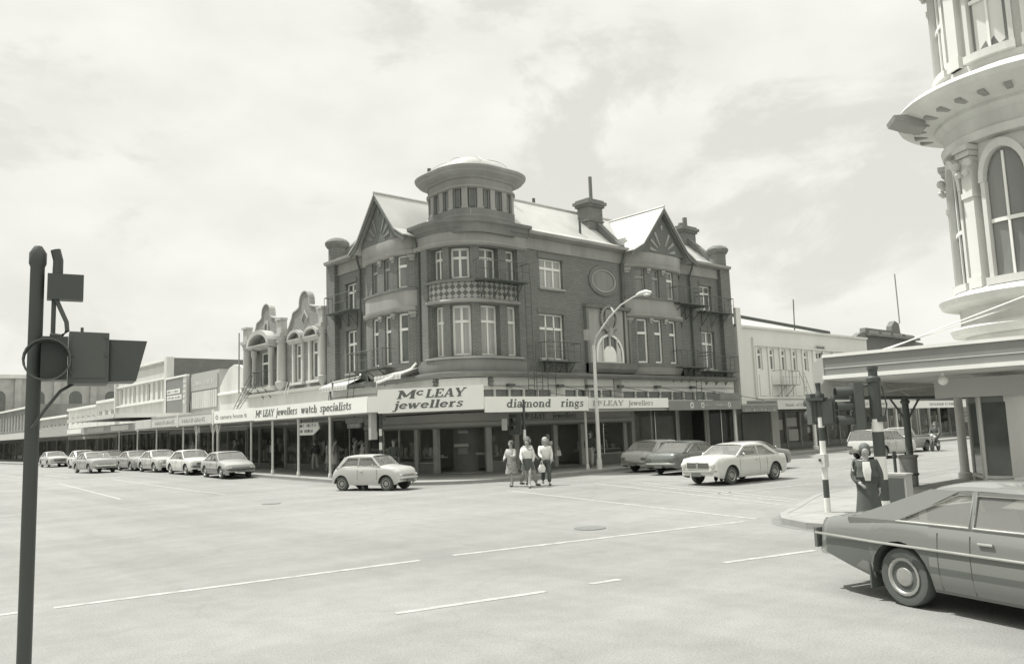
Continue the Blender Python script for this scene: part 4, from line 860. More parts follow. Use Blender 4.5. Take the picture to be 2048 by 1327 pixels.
# lower buildings further along
specs = [(84.4, 91, 6.5, 'plaster_pale', 'pale boxy shop with framed panels next to the white commercial building'), (91.1, 103, 6.2, 'white_wall', 'long low white shop row further down the left street'), (103.1, 118, 5.6, 'plaster', 'low grey shop with an upper window band far down the left street'), (118.1, 150, 7.5, 'plaster_dark', 'farthest dark shop block at the end of the left street row')]
for i, (a, b, z, wm, lab) in enumerate(specs):
    n = int((b-a)/2.1); ws = [(a+.7+k*2.1, a+2.0+k*2.1, 4.4, z-1.0, dict(cols=2, transom=None, pane='window_mid')) for k in range(n)]
    t = block('shop_building', lab, FL, a, b, z, 15, wm, [(a+.1, b-.1, 0, 2.7)], ws); shopfront(t, FL, a+.1, b-.1, max(3, n//2))
    m = MB(); pbox(m, FL, a, b, .004, .2, z-.25, z); m.build('cornice', 'white_paint', t)
# church-like stone building closing the view
FC = FR((0, 152), (1, 0), (0, -1)); ws = []
t = thing('stone_building', 'large pale stone hall with tall arched windows far down the left street', 'building', (35, 160, 0)); m = MB(); m.box(20, 58, 152, 175, 0, 13.2); m.build('wall', 'church_stone', t); m = MB(); m.box(19.6, 58.4, 151.7, 175.3, 13.2, 13.8); m.build('cornice', 'plaster_pale', t)
for k in range(6):
    x = 24+k*5.6; m = MB(); L = [FC.p(x-1, .02, 4)]+[FC.p(x-1*cos(pi*j/10), .02, 10.2+1*sin(pi*j/10)) for j in range(11)]+[FC.p(x+1, .02, 4)]; m.face(L); m.build('arched_window', 'window_dark', t)
    m = MB(); m.box(x+2.2, x+3.2, 151.6, 151.99, 0, 13.1); m.build('buttress', 'church_stone', t)
for i, (x0, x1, y0, y1, z, wm, lab) in enumerate(((-14, 17, 210, 230, 8, 'plaster', 'distant grey block closing the end of the left street'), (-40, -15.2, 200, 225, 11, 'plaster_pale', 'distant pale block left of the grey block at the street end'))):
    t = thing('distant_building', lab, 'building', ((x0+x1)/2, y0, 0)); m = MB(); m.box(x0, x1, y0, y1, 0, z); m.build('wall', wm, t); FD = FR((0, y0), (1, 0), (0, -1))
    for k in range(int((x1-x0)/3.2)):
        for zz_ in (1, 4.5):
            m = MB(); pbox(m, FD, x0+1+k*3.2, x0+2.8+k*3.2, .01, .05, zz_, zz_+2); m.build('window', 'window_dark', t)
FW = FR((-8.5, 0), (0, 1), (1, 0))
for i, (a, b, z, wm, lab) in enumerate(((16.5, 40, 7.5, 'plaster', 'grey two storey building on the left side of the left street'), (40.2, 75, 9, 'brick_mid', 'brick building down the left side of the left street'), (75.2, 120, 7, 'plaster_pale', 'pale building far down the left side of the left street'), (120.2, 199, 9, 'plaster', 'last grey building on the left side of the left street'))):
    n = int((b-a)/3); ws = [(a+.8+k*3, a+2.3+k*3, 4.6, 6.2, dict(cols=2, transom=None)) for k in range(n)]
    t = block('shop_building', lab, FW, a, b, z, 12, wm, [(a+.1, b-.1, 0, 2.7)], ws); shopfront(t, FW, a+.1, b-.1, max(3, n//2))
# ================================================================ white bank on the right
a, b = 46.15, 65.0
ws = [(48.62+k*1.535, 49.3+k*1.535, 5.5, 7.0, dict(cols=1, transom=.7, pane='window_mid', fw=.1)) for k in range(5)]+[(56.6, 57.7, 5.5, 7.0, dict(cols=2, pane='window_dark', transom=.5)), (58.6, 59.3, 5.5, 7.0, dict(cols=1)), (60.2, 60.9, 5.5, 7.0, dict(cols=1)), (61.7, 62.4, 5.5, 7.0, dict(cols=1))]
t = block('bank_building', 'two storey plain white building with narrow recessed windows right of the brick corner', FRT, a, b, 8.4, 14, 'bank_wall', [(a+.1, b-.1, 0, 2.75)], [w_ for w_ in ws])
m = MB(); pbox(m, FRT, a, b, .004, .12, 8.3, 8.45); pbox(m, FRT, a, a+.55, .004, .2, 3.2, 9.55); pbox(m, FRT, 48.2, 63.2, .004, .14, 7.12, 7.22); pbox(m, FRT, 48.2, 63.2, .004, .1, 3.55, 3.68)
pbox(m, FRT, 48.1, 48.2, .004, .14, 3.6, 7.7)
m.build('moulding', 'bank_wall', t, split=True)
for k in range(9):
    s_ = 48.72+k*1.535; m = MB(); pbox(m, FRT, s_, s_+.95, .004, .05, 3.75, 5.15); m.build('panel', 'bank_wall', t)
    m = MB(); pbox(m, FRT, s_-.36, s_-.14, .004, .09, 3.68, 7.12); m.build('pier', 'bank_wall', t)
m = MB(); slope(m, [(46.7, 30.3, 8.5), (59.5, 30.3, 8.5), (53.2, 36, 10.4), (46.7, 36, 10.4)]); m.build('roof_slope', 'roof_iron', t)
m = MB(); m.ring([[(59.7, 30.3, 8.3), (59.7, 30.3, 8.75), (59.3, 30.3, 8.75), (59.3, 30.3, 8.3)], [(53.4, 36, 10.2), (53.4, 36, 10.65), (52.9, 36, 10.65), (52.9, 36, 10.2)]]); m.build('verge', 'iron', t)
text(t, 'BANK', FRT, 56.55, 7.24, .26, 'lettering', .05, 0, 1.3, d=.15)
shopfront(t, FRT, a+3.6, b-.1, 8, 2.6)
m = MB(); pbox(m, FRT, a, a+3.4, .01, .12, 0, 2.6); pbox(m, FRT, a, b, .004, .1, 2.75, 3.4); m.build('ground_storey', 'plaster_dark', t, split=True)
m = MB(); pbox(m, FRT, a+3.4, a+4.3, .01, .2, 0, 2.9); m.build('door_pier', 'white_wall', t)
for p, q, z0, z1 in ((50.8, 51.3, 1.4, 2.1), (51.8, 53.2, 1.6, 2.2), (52.0, 53.3, .6, 1.4), (54.6, 55.0, 1.1, 1.5), (56.0, 57.2, 1.5, 2.2)):
    m = MB(); pbox(m, FRT, p, q, -.05, -.03, z0, z1); m.build('poster', 'plaster_pale', t)
fe = thing('fire_escape', 'pale iron balcony and stair on the front of the white building', 'fire escape', FRT.p(52, .6, 3.5)); 
balcony(FRT, 50.3, 52.6, 4.5, .8, 2, fe).data.materials[0] = M['plaster']; ladder(FRT, 52.9, .8, 5.4, .8, 3.2, fe, .3, 1.3).data.materials[0] = M['plaster']
pipe('flagpole', [(54.9, 30.6, 8.2), (54.7, 30.4, 10.85)], .04, 'iron', 'thin flagpole standing on the white building parapet', 'pole')
pipe('flagpole', [(X0-.5, 54.2, 5.2), (X0-.5, 54.2, 9.4)], .05, 'plaster', 'tall thin flagpole left of the ornate brick shop', 'pole')
# far right shops
FR2 = FR((0, 29.), (1, 0), (0, -1))
specs = [(65.1, 71, 5.2, 'sign_grey', 'low grey shop right of the white building'), (71.1, 80, 6.8, 'brick_trim', 'dark ornate parapet shop far along the right street'), (80.1, 92, 5.5, 'plaster_pale', 'pale shop with notices far along the right street'), (92.1, 108, 6, 'plaster', 'grey shop row near the end of the right street'), (108.1, 180, 7, 'plaster_pale', 'last pale buildings of the right street')]
for i, (a, b, z, wm, lab) in enumerate(specs):
    t = block('shop_building', lab, FR2, a, b, z, 14, wm, [(a+.1, b-.1, 0, 2.7)], [(a+1+k*2, a+2.2+k*2, 4.0, 5.0, dict(cols=1, transom=None)) for k in range(int((b-a)/2)-1)]); shopfront(t, FR2, a+.1, b-.1, 4)
    if i == 1:
        L = [(61.5, 5), (61.5, 7.5), (64.6, 7.6), (65.2, 8.3), (66.3, 8.75), (67.4, 9.2), (68.2, 9.3), (68.3, 9.65), (73.4, 9.65), (73.5, 10.1), (74.2, 10.6), (75, 10.4), (75.2, 9.5), (78.2, 9.4), (78.3, 8.9), (80, 8.8), (80, 5)]
        m = MB(); F3 = FR((0, 31.5), (1, 0), (0, -1)); m.ring([[F3.p(s, -.5, z_) for s, z_ in L], [F3.p(s, 0, z_) for s, z_ in L]]); m.build('parapet', 'brick_trim', t)
        m = MB(); pbox(m, F3, 68.3, 78.2, .01, .5, 8.95, 9.15); m.build('cornice', 'plaster_dark', t)
        for k in range(4): m = MB(); pbox(m, F3, 68.8+k*2.4, 70.6+k*2.4, .01, .04, 9.2, 9.45); m.build('panel', 'plaster', t)
pipe('flagpole', [(74, 31, 10.3), (73.9, 31, 14.8)], .06, 'plaster', 'flagpole above the dark ornate parapet on the right', 'pole')
# ================================================================ canopies over the pavement
def post(x, y, z1, label, r=.06, m='post_paint', group=None, brackets=False, z0=None, name='canopy_post'):
    t = thing(name, label, 'post', (x, y, (G(y)+.12) if z0 is None else z0), 0, group); mb = MB(); h = z1-t.location.z
    mb.lathe([(r*1.5, 0), (r*1.5, .18), (r*1.05, .22), (r, .3), (r*.92, h-.2), (r*1.3, h-.16), (r*1.3, h-.1), (r, h-.08), (r, h)], (0, 0, 0), 12); mb.build('shaft', m, t, world=False, smooth=True, angle=35)
    if brackets:
        mb = MB()
        for sg in (-1, 1): mb.tube([(0, 0, h-.75), (0, sg*.16, h-.45), (0, sg*.42, h-.03)], .03, 6)
        mb.build('bracket', m, t, world=False)
    return t
CA, CB = Vector((18.6, 30.6)), Vector((21.5, 26.2)); dd = (CB-CA).normalized()
FF1 = FR((18.6, 0), (0, -1), (-1, 0)); FF2 = FR(CA, dd, (-Vector((-dd.y, dd.x)).x, -Vector((-dd.y, dd.x)).y)); FF3 = FR((0, 26.2), (1, 0), (0, -1))
if FF2.n.x > 0: FF2.n = -FF2.n
def canopy(name, label, poly, z0, z1, m='roof_grey'):
    t = thing(name, label, 'canopy', (poly[0][0], poly[0][1], z0)); mb = MB(); mb.prism(poly, z0, z1); mb.build('deck', m, t); return t
arcp = [(X0+RR-cos(a)*RR-.0, Y0+RR-sin(a)*RR) for a in [i*pi/2/8 for i in range(9)]]
cn = canopy('street_canopy', 'canopy with white name boards wrapping round the brick corner building', [(18.62, 42.3), (18.62, 30.6), (21.52, 26.22), (40.4, 26.22), (40.4, 29.97)]+[(x-.02, y-.02) for x, y in arcp[::-1]]+[(X0-.02, 42.3)], 3.02, 3.12)
def board(par, F, a, b, z0, z1, m='sign_white', th=.06, nm='name_board'):
    mb = MB(); pbox(mb, F, a, b, 0, th, z0, z1); o = mb.build(nm, m, par); return o
b1 = board(cn, FF1, -42.3, -30.62, 3.05, 3.74)
for s_, w_, tx_ in ((-42.05, .52, 'M'), (-41.15, 1.32, 'LEAY'), (-39.55, 2.35, 'jewellers'), (-36.8, 1.65, 'watch'), (-34.87, 2.9, 'specialists')): fat(b1, tx_, FF1, s_, 3.24, .36, w_, d=.063)
fat(b1, 'c', FF1, -41.5, 3.4, .26, .24, d=.063)
b2 = board(cn, FF2, .49, 5.26, 2.98, 4.0, th=.1); board(cn, FF2, .0, .488, 3.05, 3.72)
for s_, z_, h_, w_, tx_ in ((1.38, 3.56, .36, .82, 'M'), (2.25, 3.68, .3, .36, 'c'), (2.68, 3.56, .36, 1.75, 'LEAY'), (1.2, 3.13, .34, 3.15, 'jewellers')): fat(b2, tx_, FF2, s_, z_, h_, w_, d=.104, slant=.32, tk=1.05)
b3 = board(cn, FF3, 21.5, 27.75, 2.84, 3.5)
fat(b3, 'diamond', FF3, 22.65, 3.03, .36, 2.65, d=.063); fat(b3, 'rings', FF3, 25.9, 3.03, .36, 1.5, d=.063)
b4 = board(cn, FF3, 27.78, 33.75, 2.93, 3.42, th=.05)
for s_, z_, h_, w_, tx_ in ((28.05, 3.06, .25, .46, 'M'), (28.53, 3.15, .2, .2, 'c'), (28.76, 3.06, .25, 1.45, 'LEAY'), (30.6, 3.06, .25, 1.9, 'jewellers')): fat(b4, tx_, FF3, s_, z_, h_, w_, d=.053, m='letter_grey', slant=.15, tk=.85)
mb = MB(); pbox(mb, FF3, 27.78, 33.9, -.2, -.05, 2.8, 2.92); mb.build('fascia', 'sign_grey', cn)
b5 = board(cn, FF3, 33.78, 40.4, 2.78, 3.28, 'fascia_grey', .05, 'fascia')
for s_, r_ in ((35.75, .17), (36.7, .16), (39.2, .15)):
    mb = MB(); mb.ring([ell(FF3, s_, 3.03, r_, r_, .053), ell(FF3, s_, 3.03, r_, r_, .065)]); em = mb.build('emblem', 'plaster_pale', b5); mb = MB(); mb.ring([ell(FF3, s_, 3.03, r_*.5, r_*.45, .067), ell(FF3, s_, 3.03, r_*.5, r_*.45, .072)]); mb.build('emblem_centre', 'fascia_grey', em)
marks(b5, FF3, 37.0, 38.9, 2.98, .12, 'sign_grey', .055, 5)
mb = MB(); pbox(mb, FF3, 38.6, 40.6, -.6, -.1, 3.3, 3.7); mb.build('box_sign', 'shop_dark', cn)
mb = MB(); sweep(mb, FF3, 21.5, 40.4, [(-.1, 2.98), (.02, 2.98), (.02, 3.03), (-.1, 3.03)]) if False else None
# stay rods and their wall lamps
for s_ in (26.2, 29.6, 31.8, 34.3, 37.6, 41.0):
    mb = MB(); mb.tube([CO.p(sR(s_), .12, 4.25), CO.p(sR(s_)+2.4, 3.5, 3.3)], .018, 5); r_ = mb.build('stay_rod', 'iron', cn); mb = MB(); pbox(mb, CO, sR(s_)-.2, sR(s_)+.2, .03, .28, 4.18, 4.32); mb.build('rod_bracket', 'iron', r_)
for y, k in ((43.15, 0), (40.47, 1), (37.54, 2), (34.35, 3)):
    post(18.78, y, 3.05, ['white canopy post fourth from the brick corner, nearest the parked silver hatch', 'white canopy post third from the corner under the long name board', 'white canopy post second from the corner beside the arrow sign', 'white canopy post at the left end of the small pale hatchback'][k], group='white posts carrying the corner canopy')
post(27.87, 26.5, 3.02, 'white canopy post under the diamond rings board, beside the street lamp', group='white posts carrying the corner canopy')
post(40.25, 26.55, 3.0, 'thick pale post at the right end of the corner canopy', .1, group='white posts carrying the corner canopy')
for x in (33.2, 35.3, 37.9): post(x, 26.9, 3.02, {33.2: 'thin pipe post behind the silver estate car', 35.3: 'thin pipe post behind the dark sedan roof', 37.9: 'thin pipe post nearest the pale end post'}[x], .03, 'plaster', group='thin pipe posts under the right canopy')
# hanging signs under the canopy
t = thing('arrow_sign', 'white arrow shaped sign hanging under the left canopy pointing right', 'sign', (19.6, 38, 2.1)); FA = FR((19.6, 0), (0, -1), (-1, 0))
mb = MB(); q = [(-39.2, 2.18), (-37.5, 2.18), (-36.85, 2.5), (-37.0, 2.8), (-39.2, 2.8)]; mb.ring([[FA.p(s, 0, z) for s, z in q], [FA.p(s, .06, z) for s, z in q]]); bd = mb.build('board', 'sign_white', t)
marks(bd, FA, -39.1, -37.2, 2.58, .15, 'lettering', .062, 3); marks(bd, FA, -39.1, -37.5, 2.3, .15, 'lettering', .062, 4)
mb = MB(); mb.tube([FA.p(-38.8, .03, 2.8), FA.p(-38.8, .03, 3.03)], .015); mb.tube([FA.p(-37.6, .03, 2.8), FA.p(-37.6, .03, 3.03)], .015); mb.build('hanger', 'iron', t, split=True)
FB = FR((0, 28.6), (1, 0), (0, -1))
for nm, lab, x0, x1, z0, z1, F, yy in (('hanging_sign', 'dark two tier hanging sign left of the striped signal pole on the corner', -34.2, -32.6, 2.42, 2.9, FA, 33.4), ('hanging_sign', 'dark small hanging sign right of the striped signal pole on the corner', -31.9, -30.8, 2.5, 2.9, FA, 31.3)):
    t = thing(nm, lab, 'sign', F.p((x0+x1)/2, 0, z0)); mb = MB(); pbox(mb, F, x0, x1, 0, .08, (z0+z1)/2, z1); pbox(mb, F, x0+.15, x1-.25, 0, .08, z0, (z0+z1)/2-.01); bd = mb.build('board', 'shop_dark', t); marks(bd, F, x0+.3, x1-.4, z0+.06, .13, 'sign_grey', .084, 8); mb = MB(); mb.tube([F.p((x0+x1)/2, .04, z1), F.p((x0+x1)/2, .04, 3.03)], .015); mb.build('hanger', 'iron', t)
# camera shop canopy and the next ones
t = canopy('street_canopy', 'canopy with pale camera shop board over the left pavement', [(18.62, 47.9), (18.62, 42.35), (X0-.02, 42.35), (X0-.02, 47.9)], 3.05, 3.13)
b6 = board(t, FF1, -47.9, -42.35, 3.08, 3.78, 'sign_white', .05); text(b6, 'camera house', FF1, -46.95, 3.3, .36, 'letter_grey', .0, 0, 3.2, d=.055); text(b6, 'c', FF1, -43.55, 3.32, .34, 'letter_grey', .04, 0, .3, d=.055)
mb = MB(); mb.ring([ell(FF1, -47.45, 3.42, .2, .13, .052, 16), ell(FF1, -47.45, 3.42, .2, .13, .062, 16), ell(FF1, -47.45, 3.42, .13, .07, .062, 16), ell(FF1, -47.45, 3.42, .13, .07, .052, 16)], False); mb.build('emblem', 'letter_grey', b6)
t = canopy('street_canopy', 'canopy with two framed pale name boards over the left pavement', [(18.62, 62.8), (18.62, 48.0), (X0-.02, 48.0), (X0-.02, 62.8)], 3.05, 3.13)
for a, b in ((-53.9, -48.15), (-59.2, -54.1)):
    o = board(t, FF1, a, b, 3.08, 3.8, 'plaster_pale', .05, 'name_board'); mb = MB()
    pbox(mb, FF1, a, b, .05, .07, 3.72, 3.8); pbox(mb, FF1, a, b, .05, .07, 3.08, 3.14); pbox(mb, FF1, b-.12, b, .051, .072, 3.14, 3.72); mb.build('border', 'sign_grey', o); text(o, 'HANNAHS', FF1, a+.7, 3.25, .4, 'letter_grey', .0, 0, 3.9, d=.055, scx=1)
    board(t, FF1, b+.02, b+.16, 3.0, 3.9, 'white_paint', .09, 'end_cap')
board(t, FF1, -62.8, -59.4, 3.08, 3.7, 'plaster_pale', .05)
for y, r_, br in ((47.9, .07, 1), (48.6, .06, 1), (51.3, .06, 1), (53.6, .06, 0), (58.8, .06, 0), (63, .06, 0), (67.5, .06, 0)):
    post(18.78, y, 3.06, 'pale canopy post %s' % {47.9: 'with bracket where the camera shop board begins', 48.6: 'with bracket just left of the camera shop board', 51.3: 'with bracket under the framed board nearest the corner', 53.6: 'between the two framed name boards', 58.8: 'at the far end of the framed name boards', 63: 'beyond the framed boards behind the parked cars', 67.5: 'farthest pale post seen along the left pavement'}[y], r_, group='pale posts along the left pavement', brackets=bool(br))
t = canopy('street_canopy', 'flat cantilever canopy with thin pale edge before the white commercial building', [(17.6, 78.5), (17.6, 64.5), (X0-.02, 64.5), (X0-.02, 78.5)], 4.05, 4.15, 'shop_mid'); mb = MB(); pbox(mb, FR((17.6, 0), (0, -1), (-1, 0)), -78.5, -64.5, 0, .05, 4.0, 4.3); mb.build('edge_board', 'plaster_pale', t); mb = MB(); pbox(mb, FR((0, 64.5), (1, 0), (0, -1)), 17.6, X0-.02, 0, .05, 4.0, 4.3); mb.build('edge_board', 'white_paint', t)
t = canopy('street_canopy', 'long low canopy with grey board along the white commercial building', [(18.9, 96), (18.9, 63.2), (X0-.02, 63.2), (X0-.02, 96)], 3.0, 3.1); o = board(t, FR((18.9, 0), (0, -1), (-1, 0)), -96, -63.2, 3.0, 3.6, 'sign_grey', .05)
for k, (a, b) in enumerate(((-70, -65.5), (-77, -72), (-84, -79))): board(t, FR((18.85, 0), (0, -1), (-1, 0)), a, b, 3.12, 3.5, 'sign_white' if k != 1 else 'plaster_pale', .03)
t = canopy('street_canopy', 'farthest low canopy along the left street shops', [(19.2, 150), (19.2, 96.5), (X0-.02, 96.5), (X0-.02, 150)], 3.1, 3.2); board(t, FR((19.2, 0), (0, -1), (-1, 0)), -150, -96.5, 3.0, 3.7, 'plaster_pale', .05)
t = canopy('street_canopy', 'long canopy along the shops on the far left side of the street', [(-4.9, 16.5), (-4.9, 199), (-8.45, 199), (-8.45, 16.5)], 3.1, 3.2); board(t, FR((-4.9, 0), (0, 1), (1, 0)), 16.5, 199, 3.0, 3.6, 'plaster_pale', .05)
# bank canopy and the far right ones
t = canopy('street_canopy', 'canopy with pale bank board along the white building on the right', [(44.3, 26.22), (61.5, 26.22), (61.5, 29.97), (44.3, 29.97)], 3.0, 3.08); o = board(t, FF3, 44.3, 61.5, 2.72, 3.25, 'plaster_pale', .05)
text(o, 'Bank of New Zealand', FF3, 45.2, 2.9, .26, 'letter_grey', .02, 0, 4.6, d=.053); text(o, 'Bank of New Zealand', FF3, 54.5, 2.9, .26, 'letter_grey', .02, 0, 4.6, d=.053)
o = board(t, FF3, 61.6, 76, 2.6, 3.15, 'white_paint', .05); marks(o, FF3, 66.5, 72.5, 2.78, .2, 'letter_grey', .055, 12)
t = canopy('street_canopy', 'small dark scalloped canopy between the brick corner and the white building', [(40.5, 26.22), (44.2, 26.22), (44.2, 29.97), (40.5, 29.97)], 2.98, 3.05, 'shop_mid'); o = board(t, FF3, 40.5, 44.2, 2.6, 3.0, 'shop_dark', .05, 'fascia'); marks(o, FF3, 40.8, 44, 2.64, .14, 'sign_grey', .055, 22)
t = canopy('street_canopy', 'long pale canopy over the distant shops on the right', [(76.2, 25.6), (180, 25.6), (180, 28.97), (76.2, 28.97)], 3.0, 3.08); o = board(t, FR((0, 25.6), (1, 0), (0, -1)), 76.2, 180, 2.7, 3.2, 'plaster_pale', .05); marks(o, FR((0, 25.6), (1, 0), (0, -1)), 78, 86, 2.85, .22, 'letter_grey', .055, 33)
post(49.6, 26.8, 2.75, 'wide white square post at the start of the white building shops', .13, 'white_paint'); post(57.4, 26.6, 2.72, 'white canopy post behind the pale station wagon', .09, 'white_paint'); post(61.4, 26.6, 2.72, 'white canopy post behind the big striped signal pole', .09, 'white_paint'); post(75.8, 26.4, 2.7, 'leaning white frame post beside the far notice boards', .1, 'white_paint')
t = thing('notice_board', 'pale notice boards stacked on the shop wall near the right edge', 'notice board', (79, 28, 0)); FN = FR((0, 28), (1, 0), (0, -1))
for z0, z1 in ((1.9, 2.6), (1.3, 1.8)): mb = MB(); pbox(mb, FN, 77, 80.4, 0, .08, z0, z1); o = mb.build('board', 'plaster_pale', t); marks(o, FN, 77.4, 80, z0+.15, .18, 'letter_grey', .085, int(z0*9))
mb = MB(); mb.tube([(77.1, 28, .1), (77.1, 28, 2.7)], .05, 6); mb.tube([(80.3, 28, .1), (80.3, 28, 2.7)], .05, 6); mb.build('stand', 'white_paint', t, split=True)
# ================================================================ near right corner: ornate building with round tower
t = thing('tower_building', 'tall ornate white building with rounded corner tower at the right edge', 'building', (27, 4, 0)); tcx, tcy, tr = 24.75, 6.35, 2.15
mb = MB()
for (x0, x1, y0, y1) in ((23.3, 60, -40, 8.1),): mb.prism([(23.3, 4.5), (23.3, -40), (60, -40), (60, 8.0), (26.5, 8.0), (24.6, 6.4)], 0, 17.5)
mb.build('wall', 'white_wall', t)
def trng(r, z, n=48): return [(tcx+r*cos(2*pi*k/n), tcy+r*sin(2*pi*k/n), z) for k in range(n)]
def tw(prof, nm, m): mb = MB(); mb.ring([trng(tr*r, z) for r, z in prof]); return mb.build(nm, m, t, smooth=True, angle=32)
tw([(.98, 0), (.98, 4.1)], 'tower_base', 'white_wall')
tw([(.93, 5.35), (.93, 9.35)], 'tower_storey', 'bank_wall'); tw([(.95, 11.2), (.95, 15.2)], 'tower_storey', 'bank_wall')
tw([(.95, 4.1), (1.12, 4.15), (1.15, 4.3), (1.02, 4.45), (1.02, 4.85), (1.22, 4.95), (1.25, 5.1), (1.0, 5.35), (.9, 5.35)], 'sill_course', 'white_wall')
tw([(.92, 9.1), (1.03, 9.15), (1.05, 9.35), (1.0, 9.42), (1.02, 9.75), (1.1, 9.9), (1.1, 10.0), (1.32, 10.12), (1.52, 10.28), (1.55, 10.42), (1.5, 10.55), (1.36, 10.66), (1.0, 11.0), (1.0, 11.2), (.9, 11.25)], 'tower_cornice', 'white_wall')
tw([(.92, 15.0), (1.1, 15.2), (1.5, 15.5), (1.55, 15.7), (1.0, 16.2), (.95, 17.8), (.5, 18.8), (.05, 19.3)], 'tower_top', 'white_wall')
def tp(a, r, z): a = radians(a); return Vector((tcx+tr*r*cos(a), tcy+tr*r*sin(a), z))
class TF:     # frame round the tower: s = degrees
    def p(s, a, d, z): return tp(a, 1+d/tr, z)
    def samples(s, a, b): n = max(1, int(abs(b-a)/5)); return [a+(b-a)*k/n for k in range(n+1)]
tf = TF()
for a0 in (112, 162, 212, 262):
    for z0, z1 in ((5.5, 8.0), (11.4, 13.9)):
        a1 = a0+24; am = (a0+a1)/2; mb = MB()
        L = [tf.p(a, -.1, z0) for a in (a0, a0+8, a0+16, a1)]+[tf.p(am+12*cos(pi*k/10), -.1, z1+.75*sin(pi*k/10)) for k in range(11)]; 
        c0 = tf.p(am, -.13, z0+1); fan = L
        for i in range(len(fan)): mb.face([c0, fan[i], fan[(i+1) % len(fan)]])
        w_ = mb.build('arched_window', 'window_mid', t); mb = MB()
        for k in range(12):
            pr = []
            for kk in (k, k+1):
                an = pi*kk/12; pr.append([tf.p(am+13*cos(an), -.12, z1+.8*sin(an)), tf.p(am+13*cos(an), .06, z1+.8*sin(an)), tf.p(am+16.5*cos(an), .06, z1+1.02*sin(an)), tf.p(am+16.5*cos(an), -.12, z1+1.02*sin(an))])
            mb.ring(pr)
        pbox(mb, tf, a0-3.5, a0-.5, -.12, .04, z0, z1); pbox(mb, tf, a1+.5, a1+3.5, -.12, .04, z0, z1); pbox(mb, tf, a0-4, a1+4, -.12, .16, z0-.2, z0); mb.build('surround', 'white_wall', w_)
        mb = MB(); pbox(mb, tf, am-.8, am+.8, -.1, -.06, z0, z1+.7); pbox(mb, tf, a0, a1, -.1, -.055, z1-1.1, z1-1.0); mb.build('frame', 'white_paint', w_)
for a0 in (98, 149, 199, 249, 299):
    for z0, z1 in ((5.3, 9.15), (11.2, 15.1)):
        mb = MB(); pbox(mb, tf, a0-4.5, a0+4.5, -.15, .1, z0, z1-.5); pbox(mb, tf, a0-5.5, a0+5.5, -.15, .16, z0, z0+.3)
        pbox(mb, tf, a0-5, a0+5, -.15, .14, z1-1.45, z1-1.3); p_ = mb.build('pilaster', 'bank_wall', t); mb = MB()
        for k in range(3): pbox(mb, tf, a0-5-k*.8, a0+5+k*.8, -.15, .1+k*.07, z1-.5+k*.15, z1-.36+k*.15)
        for sg in (-1, 1): mb.ball(tf.p(a0+sg*5, .2, z1-.55), .12, 8); mb.ball(tf.p(a0+sg*3, .22, z1-.8), .09, 8)
        mb.build('capital', 'plaster_pale', p_)
for k in range(20):
    a = 90+k*12; mb = MB(); pbox(mb, tf, a-1.6, a+1.6, .1, .75, 10.05, 10.25); mb.build('modillion', 'plaster', t)
# straight wall dressings beyond the tower
FS = FR((23.3, 0), (0, -1), (-1, 0)); mb = MB()
for z0, z1, d1 in ((4.1, 4.4, .2), (9.1, 9.3, .12), (10.0, 10.5, .7), (10.5, 10.65, .55), (16, 16.4, .6), (17.5, 17.7, .3)): pbox(mb, FS, -3.9, 40, .004, d1, z0, z1)
mb.build('cornice', 'white_wall', t, split=True)
for k in range(9):
    for z0 in (5.5, 11.4): window(t, FS, -2.9+k*3.3, -1.4+k*3.3, z0, z0+2.9, dep=-.02, cols=2, transom=.6, pane='window_mid', d=.0)
mb = MB(); q = [(17.9, 0), (17.9, 0)]

mb = MB(); pts = [(0, 10.0), (.55, 10.12), (1.05, 10.3), (1.1, 10.42), (0, 10.42)]
mb.ring([[tp(122, 1+d/tr*.75+.3, z-.12) for d, z in pts], [tp(134, 1+d/tr*.75+.3, z-.12) for d, z in pts]]); mb.build('corner_bracket', 'plaster', t)
shopfront(t, FR((23.2, 0), (0, -1), (-1, 0)), -3.5, 38, 12, 2.9)
mb = MB(); pbox(mb, FR((22.6, 0), (0, -1), (-1, 0)), -8.7, 20, 0, .08, 2.5, 3.0); mb.build('shop_fascia', 'sign_grey', t)
mb = MB(); mb.prism([(23.9, 8.4), (22.9, 7.8), (22.7, 6.3), (22.9, 5), (24, 4.4)], 0, 2.5); mb.build('shop_corner', 'shop_dark', t)
for (x0, y0, x1, y1) in ((23.9, 8.4, 22.9, 7.8), (22.9, 7.8, 22.7, 6.3), (22.7, 6.3, 22.9, 5.0)):
    dv = Vector((x1-x0, y1-y0)).normalized(); FQ = FR((x0, y0), (dv.x, dv.y), (dv.y, -dv.x) if dv.y*(-1) > 0 or True else (0, 0)); FQ.n = Vector((-abs(dv.y), abs(dv.x)*(1 if y0 > 7.7 else -.0), 0)).normalized(); ln = (Vector((x1-x0, y1-y0))).length
    mb = MB(); mb.face([FQ.p(.08, .012, .5), FQ.p(ln-.08, .012, .5), FQ.p(ln-.08, .012, 2.35), FQ.p(.08, .012, 2.35)]); mb.build('shop_window', 'window_dark', t)
    mb = MB(); pbox(mb, FQ, 0, .07, 0, .05, 0, 2.5); pbox(mb, FQ, ln-.07, ln, 0, .05, 0, 2.5); pbox(mb, FQ, 0, ln, 0, .06, .42, .5); mb.build('window_frame', 'plaster_pale', t)
